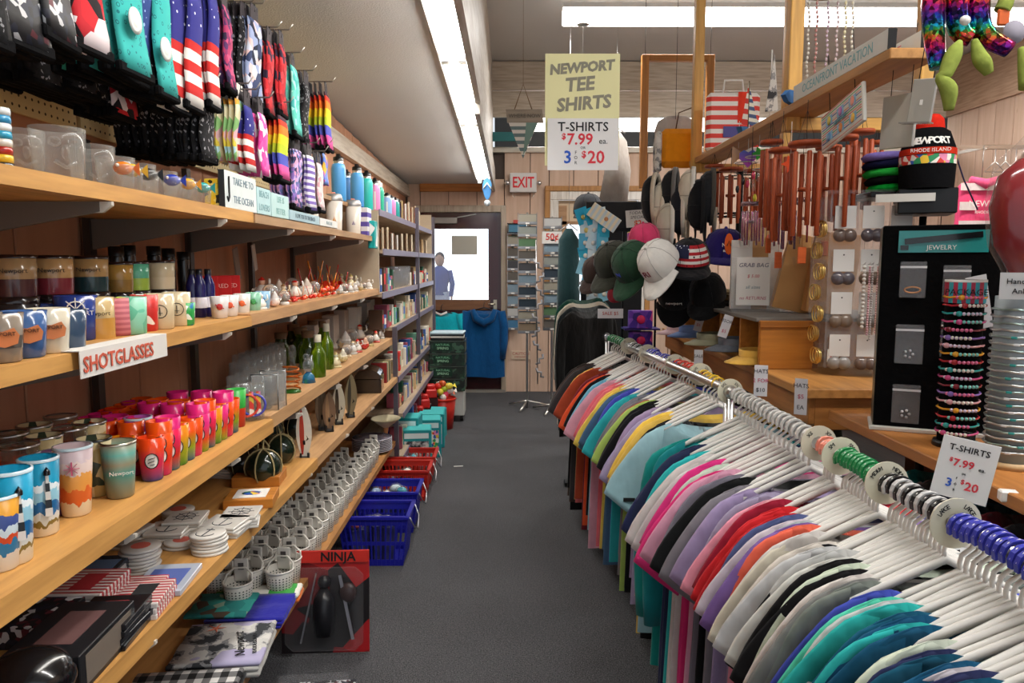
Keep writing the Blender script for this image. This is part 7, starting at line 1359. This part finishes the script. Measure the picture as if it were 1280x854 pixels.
# plush frog with sequined limbs
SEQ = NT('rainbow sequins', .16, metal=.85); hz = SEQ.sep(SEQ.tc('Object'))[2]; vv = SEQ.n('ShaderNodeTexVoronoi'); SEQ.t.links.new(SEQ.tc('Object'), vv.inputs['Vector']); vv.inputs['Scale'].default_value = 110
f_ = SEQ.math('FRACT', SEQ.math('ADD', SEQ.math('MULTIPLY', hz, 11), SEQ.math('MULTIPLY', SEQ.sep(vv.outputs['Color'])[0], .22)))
SEQ.base(SEQ.mix(1.0, SEQ.ramp(SEQ.sep(vv.outputs['Color'])[2], [(0, (.04, .04, .05)), (.45, (.5, .5, .5)), (1, (1.3, 1.3, 1.3))], False), SEQ.ramp(f_, [(0, lin('#d8226a')), (.15, lin('#e0602a')), (.28, lin('#3fb04a')), (.45, lin('#1a9ab8')), (.62, lin('#2a3aa8')), (.8, lin('#7a2a9c')), (1, lin('#d8226a'))], False), 'MULTIPLY'));  # sparkle is painted in
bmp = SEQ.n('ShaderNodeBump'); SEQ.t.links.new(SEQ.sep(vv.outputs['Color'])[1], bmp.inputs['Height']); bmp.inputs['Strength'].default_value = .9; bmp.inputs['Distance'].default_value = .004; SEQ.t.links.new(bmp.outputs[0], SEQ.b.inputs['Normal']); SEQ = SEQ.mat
o_ = at(1215, 0, Y=1.75); t = thing('plush_frog', 'long limbed plush frog with rainbow sequins and lime green feet', 'plush toy', o_); LIME = lin('#8f9c4a')
def rel(px, py, Y): return tuple(at(px, py, Y=Y) - o_)
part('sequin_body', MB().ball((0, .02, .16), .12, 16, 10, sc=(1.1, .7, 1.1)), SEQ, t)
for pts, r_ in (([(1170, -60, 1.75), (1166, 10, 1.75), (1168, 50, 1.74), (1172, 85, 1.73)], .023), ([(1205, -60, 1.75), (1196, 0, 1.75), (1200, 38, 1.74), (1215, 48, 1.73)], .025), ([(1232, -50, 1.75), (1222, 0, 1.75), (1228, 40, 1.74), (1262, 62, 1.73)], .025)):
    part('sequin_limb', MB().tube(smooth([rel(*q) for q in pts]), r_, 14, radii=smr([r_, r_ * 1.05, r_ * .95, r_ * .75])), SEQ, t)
for pts in ([(1200, 52, 1.72), (1192, 68, 1.71), (1182, 92, 1.70), (1176, 98, 1.70), (1186, 112, 1.69), (1186, 138, 1.69)], [(1218, 50, 1.72), (1224, 70, 1.71), (1230, 80, 1.70), (1236, 92, 1.70)], [(1276, 60, 1.72), (1282, 80, 1.71), (1284, 110, 1.70)], [(1262, -30, 1.76), (1258, 0, 1.75), (1252, 14, 1.75)]):
    n = len(pts); rr = [.006, .018, .015, .012, .018, .010][:n] if n > 4 else [.007, .016, .017, .010][:n]; part('green_foot', MB().tube(smooth([rel(*q) for q in pts]), .015, 14, radii=smr(rr)), FELT, t, LIME)
part('orange_tag', MB().bbox(-.014, .014, -.004, .004, -.018, .018, .003), PLASTIC, t, lin('#d0602a'), rel(1254, 22, 1.74)); part('hang_tag', MB().lathe([(0, 0), (.026, 0), (.026, .002), (0, .002)], (0, 0, 0), 16, axis='y'), PAPER, t, lin('#8a8590'), rel(1268, 40, 1.73)); part('eye', MB().ball((0, 0, 0), .012, 10, 6), GLOSS, t, WHITE, rel(1206, 26, 1.72)); part('cord', MB().tube([(0, .02, .28), (0, .02, ZR - o_.z)], .002, 4), MATTE, t, BLACK)

# ================= HATS AND CAPS DISPLAY =================
t = thing('cap_rack', 'tall dark wire cap rack behind the far rail', 'display', (1.28, 4.15, 1.322)); part('post', MB().tube([(0, 0, 0), (0, 0, .72)], .018, 8), DARKM, t, BLACK); part('base', MB().lathe([(0, 0), (.22, 0), (.2, .02), (0, .03)], seg=20), DARKM, t, BLACK)
for z in (.25, .48, .70): part('ring', MB().tube([(.2 * cos(a * pi / 8), .2 * sin(a * pi / 8), z) for a in range(17)], .005, 5, caps=False), DARKM, t, BLACK); [part('spoke', MB().tube([(0, 0, z), (.2 * cos(a), .2 * sin(a), z)], .004, 5), DARKM, t, BLACK) for a in (0, 2.09, 4.19)]
capat(828, 332, 3.45, '#d9d6d0', 'white baseball cap with dark red letters, brim hanging down', rz=-.9, rx=.9, ry=-.15, s=1.15, back=None, txt='RI', tcol=lin('#7c1c2a'), ts=.04)
capat(795, 334, 3.6, '#22402c', 'dark green baseball cap beside the white one', rz=-.9, rx=.85, s=1.2, txt='N', tcol=lin('#3a4ab0')); capat(770, 334, 3.75, '#2e2f26', 'dark olive baseball cap hanging past the green one', rz=-.8, rx=.6, s=1.2)
capat(806, 306, 3.85, '#d0406a', 'pink cap peeking out above the green cap', rz=-.7, rx=.2); capat(862, 332, 3.5, '#101014', 'black cap with a stars and stripes front', rz=-.2, rx=.25, s=1.15, flag=True)
capat(905, 322, 3.75, '#2a1f6a', 'purple blue cap with small white NEWPORT letters', rz=.1, rx=.1, s=1.3, txt='NEWPORT|RHODE ISLAND', ts=.02); capat(885, 372, 3.6, '#0e0e10', 'black cap low behind the folded caps', rz=-.5, rx=.5, s=1.1); capat(845, 370, 3.7, '#141416', 'plain black cap under the stars and stripes one', rz=-.3, rx=.8, s=1.15, txt='newport', ts=.02)
capat(748, 345, 4.0, '#3a2c28', 'brown cap half behind the blue key packs', rz=-.6, rx=.5); capat(779, 352, 3.9, '#8a2430', 'dark red cap between olive and green caps', rz=-.6, rx=.7, s=.9)
for i, (px, py, Y, c, n_) in enumerate(((822, 250, 4.0, '#17181c', 'black trucker cap with a beige band, first from the special sign'), (834, 258, 3.97, '#cfc6b6', 'beige trucker cap with a cream band, first from the special sign'), (846, 244, 3.93, '#15161a', 'black trucker cap with a grey band, higher one'), (857, 262, 3.88, '#1b1c24', 'blue black trucker cap with a cream band'), (868, 244, 3.85, '#c9bfae', 'pale trucker cap with a white band'), (880, 256, 3.8, '#101014', 'jet black trucker cap with a black band'), (892, 246, 3.8, '#2a2b2e', 'charcoal trucker cap at the bamboo chimes'), (840, 285, 3.9, '#b9b0a0', 'grey beige trucker cap, lowest of the upper caps'))):
    t = capat(px, py, Y, c, n_ + ', hung on edge', rx=1.57, rz=-2.05 + .05 * i, ry=.10, s=1.0, bcol=BLACK if i % 3 else lin('#b9ae9c'), group='trucker caps hung on edge'); t.scale = (1.0, 1.45, .75)
    part('sweatband', MB().lathe([(.094, -.006), (.096, .022), (.084, .022), (.082, -.006), (.094, -.006)], seg=20, sx=.92, sy=1.05), FABRIC, t, lin(['#c9beac', '#d9d0c0', '#6d6a68', '#d8cfc0', '#e0dcd4', '#202022', '#55504a', '#d5d0c6'][i]))
# blue key packs spinner
t = thing('key_rack', 'slim white rack of pale blue star and shell card packs', 'display', (.56, 4.25, 0)); part('post', MB().tube([(0, 0, 0), (0, 0, 1.93)], .012, 8), METAL, t, (.6, .6, .6)); part('base', MB().lathe([(0, 0), (.16, 0), (.15, .015), (0, .02)], seg=18), DARKM, t, BLACK); t.location = (at(742, 300, Y=5.2).x, 5.2, 0)
random.seed(15)
for r_ in range(7):
    for c in range(3):
        p = at(728 + c * 11 + (3 if r_ % 2 else 0) - (4 if 2 < r_ else 0) + r_ * 1.5, 270 + r_ * 16, Y=5.10 - .03 * c); k = random.choice(['#5aaed0', '#2fa3c4', '#cfe0e8', '#8fc9e0'])
        t = thing('card_pack', f'pale blue seaside card pack, {nth(r_)} tier down, {nth(c)} across on the white rack', 'pack', p, (0, R(-.35, .35), R(-.4, .4)), 'blue card packs on the white rack'); part('card', MB().box(-.044, .044, -.001, .001, -.056, .056), PAPER, t, lin(k)); part('star', MB().ball((0, -.006, -.01), .018, 5, 4, sc=(1, .35, 1)), GLOSS, t, lin(random.choice(['#e8e4da', '#d8c06a', '#6ac0e0', '#e0d8d0'])))
t = thing('striped_plaque', 'pale striped beach plaque tilted on top of the white rack', 'sign', at(755, 272, Y=5.0), (0, .6, -.3)); part('board', MB().bbox(-.11, .11, -.006, .006, -.05, .05, .002), stripes('beach stripes', '#c8d8e0', '#e8e0c8', 6, axis=0, rough=.6), t); part('shell_mark', MB().ball((.02, -.008, 0), .015, 8, 4, sc=(1, .3, 1)), GLOSS, t, lin('#c98a5a'))
# tall black display behind, special sign, colour boxes
p = at(772, 252, Y=5.75); t = thing('tall_display', 'tall black gondola top rising behind the caps', 'display', (p.x, 5.75, 0)); part('panel', MB().bbox(-.24, .20, 0, .06, .1, p.z, .004), MATTE, t, lin('#1e2023')); part('header_rail', MB().bbox(-.25, .21, -.02, 0, p.z - .22, p.z - .2, .002), DARKM, t, BLACK)
for s_ in (-.2, .16): part('foot', MB().box(s_ - .02, s_ + .02, -.25, .2, 0, .1), DARKM, t, BLACK)
t = thing('special_sign', 'white handwritten SPECIAL sign with an orange price hung on a clip', 'sign', at(797, 273, Y=5.72), (0, -.08, 0)); part('card', MB().box(-.09, .09, -.001, .001, -.065, .065), PAPER, t, lin('#d9d8d4')); text("TODAY'S", .032, t, (0, -.002, .042), RX, lin('#4a4a4c'), shear=.2); text('SPECIAL', .032, t, (0, -.002, .008), RX, lin('#4a4a4c'), shear=.2); text('$2', .055, t, (0, -.002, -.037), RX, lin('#e0582c'), bold=.0015); part('clip', MB().tube([(0, 0, .065), (0, 0, .13)], .003, 5), METAL, t, BLACK)
RBX = printed('rainbow unicorn box', ['#e8c83a', '#c04ab0', '#e8e0e4', '#5a4ac0', '#e87ab0', '#6ac0e0'], 16, .5)
for i, (px, py, w_, h) in enumerate(((800, 318, .17, .15), (800, 410, .16, .12), (800, 436, .16, .12))):
    p = at(px, py, Y=5.0); t = thing('toy_box', ['multicoloured rainbow toy box above the green cap', 'purple toy box with a pink heart, upper of two behind the rail', 'purple toy box with a pink heart, lower of two behind the rail'][i], 'box', p); part('box_body', MB().bbox(-w_ / 2, w_ / 2, -.03, .03, 0, h, .003), RBX if i == 0 else printed('purple sparkle box', ['#4a2a9c', '#6a3ab0', '#8a5ac8', '#3a2a80', '#d84a9c'], 20, .4), t)
    if i: part('pink_heart', MB().ball((0, -.035, h * .5), .03, 10, 6, sc=(1, .4, 1)), GLOSS, t, lin('#e8306a'))
t = thing('toy_shelf', 'slim dark shelf stand holding the purple and rainbow toy boxes', 'shelf', (at(800, 400, Y=5.05).x, 5.05, 0))
for z in (at(800, 318, Y=5.0).z, at(800, 410, Y=5.0).z, at(800, 436, Y=5.0).z): part('shelf', MB().box(-.12, .12, -.1, .08, z - .012, z - .001), DARKM, t, lin('#3a2a7a'))
for s_ in (-.12, .11): part('upright', MB().box(s_, s_ + .012, .05, .07, 0, 1.75), DARKM, t, BLACK)
tagcard(763, 392, 4.6, .16, .06, 'SALE $5', 'small white and red price card behind the green bands', rz=0, cols=('#b8403a',), size=.03)
cap(at(735, 268, Y=6.6), lin('#3c3e42'), 'grey cap on a wire form in front of the framed window', s=1.6, rx=.1, group=None)
t = thing('grey_shirt', 'pale grey garment hanging beside the yellow sign', 'garment', at(770, 178, Y=6.8)); part('garment_body', MB().tube([(0, 0, .1), (0, 0, 0), (.02, 0, -.25), (-.02, 0, -.55)], .08, 10, radii=[.03, .1, .12, .13]), FABRIC, t, lin('#aaa29a')); part('hanger', MB().tube([(-.08, 0, .08), (0, 0, .14), (.08, 0, .08)], .006, 5).tube([(0, 0, .14), (0, 0, ZR - t.location.z)], .0015, 4), METAL, t, (.6, .6, .6))
t = thing('green_shirt', 'dark teal long garment hanging in front of the framed window', 'garment', at(711, 300, Y=6.6)); part('garment_body', MB().tube([(0, 0, .1), (0, 0, 0), (.0, 0, -.4), (0, 0, -.9)], .08, 10, radii=[.03, .09, .10, .11]), FABRIC, t, lin('#2c4c50')); part('hanger', MB().tube([(-.08, 0, .08), (0, 0, .14), (.08, 0, .08)], .006, 5).tube([(0, 0, .14), (0, 0, ZR - t.location.z)], .0015, 4), METAL, t, (.6, .6, .6))
# postcard racks by the far wall
def card_rack(px, Y, z0, z1, n, cols_, label, base=True, w_=.16, lab='first'):
    p = at(px, 400, Y=Y); t = thing('postcard_rack', label, 'rack', (p.x, Y, 0)); part('pole', MB().tube([(0, 0, .0 if base else z0), (0, 0, z1)], .012, 8), METAL, t, (.75, .74, .72))
    if base:
        for a in (.3, 2.4, 4.4): part('foot', MB().tube([(0, 0, .08), (.25 * cos(a), .25 * sin(a), .015)], .010, 6), METAL, t, WHITE)
    part('grid', MB().box(-w_ / 2, -w_ / 2 + .006, -.02, -.014, z0, z1).box(w_ / 2 - .006, w_ / 2, -.02, -.014, z0, z1), METAL, t, (.3, .3, .3))
    for i in range(n):
        z = z0 + (z1 - z0) * i / n; dz = (z1 - z0) / n
        part('pocket', MB().box(-w_ / 2, w_ / 2, -.05, -.046, z, z + .03).box(-w_ / 2, w_ / 2, -.05, -.01, z, z + .004), METAL, t, (.35, .35, .36))
        for k in range(3): c = random.choice(['#6f8390', '#8f8a7c', '#3a6a8c', '#22303c', '#7c807a', '#4a6a4a', '#80705c', '#a8a8a6', '#3c3c40', '#55504a']); q = solo('postcard', MB().box(-w_ * .45, w_ * .45, -.001, .001, 0, dz * .78), PAPER, f'postcard on the {lab} rack, pocket {nth(i)} from the floor, {["front", "middle", "back"][k]} card', 'postcard', (p.x + .002 * k, Y - .044 + .006 * k, z + .006 + .004 * k), (-.12, 0, 0), lin(c), f'postcards on the {lab} rack')
        part('price_plate', MB().box(-.02, .02, -.052, -.0505, z + .008, z + .022), PAPER, t, WHITE)
    return t
random.seed(44)
card_rack(659, 7.7, .80, 2.05, 10, 3, 'white pole postcard rack closest to the exit sign', w_=.20, lab='exit side'); card_rack(690, 7.5, .85, 2.0, 9, 3, 'postcard rack with the 50 cent sign on top', w_=.19, lab='fifty cent'); card_rack(641, 8.64, .75, 2.0, 9, 3, 'slim wall postcard rack beside the door casing', base=False, w_=.13, lab='slim wall')
t = thing('price_sign', 'white and red sign reading 50 cents on the postcard rack', 'sign', at(690, 297, Y=7.45)); part('card', MB().box(-.10, .10, -.002, .002, -.06, .06), PAPER, t, lin('#d5d3ce')); text('50¢', .09, t, (0, -.003, .005), RX, lin('#c23a34'), bold=.002)
t = thing('card_basket', 'wire basket of blue cards high by the door casing', 'basket', at(648, 285, Y=8.60)); part('wire_front', MB().box(-.13, .13, -.06, -.055, -.06, -.05).box(-.13, .13, -.06, -.055, .04, .05).box(-.13, -.125, -.06, -.055, -.05, .04).box(.125, .13, -.06, -.055, -.05, .04), METAL, t, BLACK); part('card_stack', MB().box(-.11, .11, -.05, .05, -.05, .05), PAPER, t, lin('#4a7a94')); part('red_card', MB().box(-.06, .08, -.03, -.02, .05, .09), PAPER, t, lin('#c0504a'))
# hooks of sunglasses strap between racks
for k in range(9): solo('sunglasses', MB().tube([(-.06, 0, 0), (-.03, -.02, -.02), (0, -.02, .01), (.03, -.02, -.02), (.06, 0, 0)], .012, 6), GLOSS, f'silver framed sunglasses on the chain between postcard racks, {nth(k)} from the top', 'sunglasses', at(672 + 3 * sin(k), 330 + k * 17, Y=7.4), (0, .9 * (-1) ** k, .3), lin('#8f8f92'), 'sunglasses on the chain')
solo('chain', MB().tube([at(670, 300, Y=7.42), at(672, 480, Y=7.42)], .006, 6), METAL, 'grey chain holding the sunglasses between the postcard racks', 'chain', (0, 0, 0), 0, (.4, .4, .4))
# EXIT sign, caution sign
t = thing('exit_sign', 'white lighted box sign with red EXIT letters and twin lamp heads', 'sign', at(654, 229, Y=YF - .06)); part('box', MB().bbox(-.155, .155, -.02, .05, -.105, .115, .006), PLASTIC, t, lin('#cfcac6')); text('EXIT', .17, t, (0, -.022, .002), RX, lin('#d8303a'), sx=.72, bold=.003)
for s_ in (-1, 1): part('lamp_head', MB().ball((s_ * .185, -.02, 0), .028, 10, 6), METAL, t, (.6, .6, .6)); part('cup_hook', MB().tube([(s_ * .12, -.01, -.11), (s_ * .12, -.02, -.15), (s_ * .10, -.02, -.17)], .004, 5), METAL, t, WHITE)
t = thing('caution_sign', 'small white and red CAUTION notice low on the planks', 'sign', at(651, 444, Y=YF - .01)); part('plate', MB().box(-.11, .11, -.006, .004, -.05, .05), PAPER, t, lin('#cdb9a0')); text('CAUTION', .045, t, (0, -.008, .018), RX, lin('#a8323a')); text('STEP DOWN', .026, t, (0, -.008, -.022), RX, lin('#a8323a'))
# big hanging sign
p = at(728, 140, Y=3.55)
t = thing('poster', 'pale yellow hand painted poster reading NEWPORT TEE SHIRTS', 'sign', (p.x, 3.56, p.z)); zt = at(728, 67, Y=3.56).z - p.z; zb = at(728, 207, Y=3.56).z - p.z; part('board', MB().box(-.175, .175, 0, .004, zb, zt), PAPER, t, lin('#e6e2ad')); G = lin('#8b8878')
for s_, sz_, x, f in (('NEWPORT', .062, -.005, .125), ('TEE', .085, -.015, .275), ('SHIRTS', .082, .005, .445)): text(s_, sz_, t, (x, -.001, zt - f * (zt - zb) - .0), (pi / 2, -.08, 0), G, shear=.15, bold=.003)
part('cord', MB().tube([(0, .002, zt), (0, .002, zt + .18)], .0012, 4).tube([(0, .002, zt + .18), (.0, .002, ZR - p.z)], .0012, 4), MATTE, t, WHITE); part('hanging_plate', MB().ball((0, .002, zt + .13), .03, 12, 4, sc=(1, 1, .2)), METAL, t, WHITE)
q = at(729, 180, Y=3.54); zz = at(729, 147, Y=3.54).z - at(729, 212, Y=3.54).z; t = big_sign((q.x, 3.55, q.z), .335, zz, 'white price sign taped over the yellow poster, T-SHIRTS 7.99 each or 3 for 20')
# arrow ornament, flip flop ornament
t = thing('wooden_heart_arrow', 'pale wooden wedge ornament with a chevron pattern hung on twine', 'ornament', at(654, 150, Y=5.2)); part('plank', MB().prism([(-.12, .07), (.13, .07), (.14, -.02), (-.11, -.02)], .02), WOODX, t, lin('#a09484')); part('wedge', MB().prism([(-.10, -.02), (.10, -.02), (.0, -.26)], .018), stripes('chevrons', '#d8d4cc', '#6a7f80', 5, rough=.8), t); part('teal_side', MB().prism([(.02, -.02), (.10, -.02), (.0, -.24)], .022), MATTE, t, lin('#7a9a90')); part('twine', MB().tube([(-.06, 0, .07), (-.0, 0, .24), (.06, 0, .07)], .004, 5).tube([(0, 0, .24), (0, 0, ZR - at(654, 150, Y=5.2).z)], .0012, 4), MATTE, t, lin('#8a6a4c')); text('WHERE NOW', .035, t, (.01, -.012, .025), RX, lin('#5a564e'))
solo('teal_beam', MB().bbox(-.5, .12, -.02, .02, -.05, .05, .004), MATTE, 'teal painted board with white dots in front of the high recess', 'board', at(640, 171, Y=8.5), 0, lin('#2f6f70'))
t = thing('flip_flop_ornament', 'blue and white flip flop ornament hung by the light end', 'ornament', at(609, 236, Y=6.9)); part('sole', MB().prism([(.045 * cos(a * pi / 8) * (1 if sin(a * pi / 8) > 0 else .8), .10 * sin(a * pi / 8)) for a in range(16)], .015), MATTE, t, lin('#3a78b0')); part('strap', MB().tube([(-.035, -.012, 0), (0, -.02, .05), (.035, -.012, 0)], .007, 5), PAPER, t, WHITE); part('tassel', MB().ball((0, 0, -.13), .03, 8, 5), MATTE, t, lin('#c8d4dc')); part('cord', MB().tube([(0, 0, .1), (0, 0, .16)], .003, 4), MATTE, t, WHITE)

solo('paper_scrap', MB().box(-.035, .035, -.008, .008, 0, .002), PAPER, 'tiny white paper scrap lying on the grey carpet', 'scrap', at(573, 583, Z=.001), .2, WHITE)
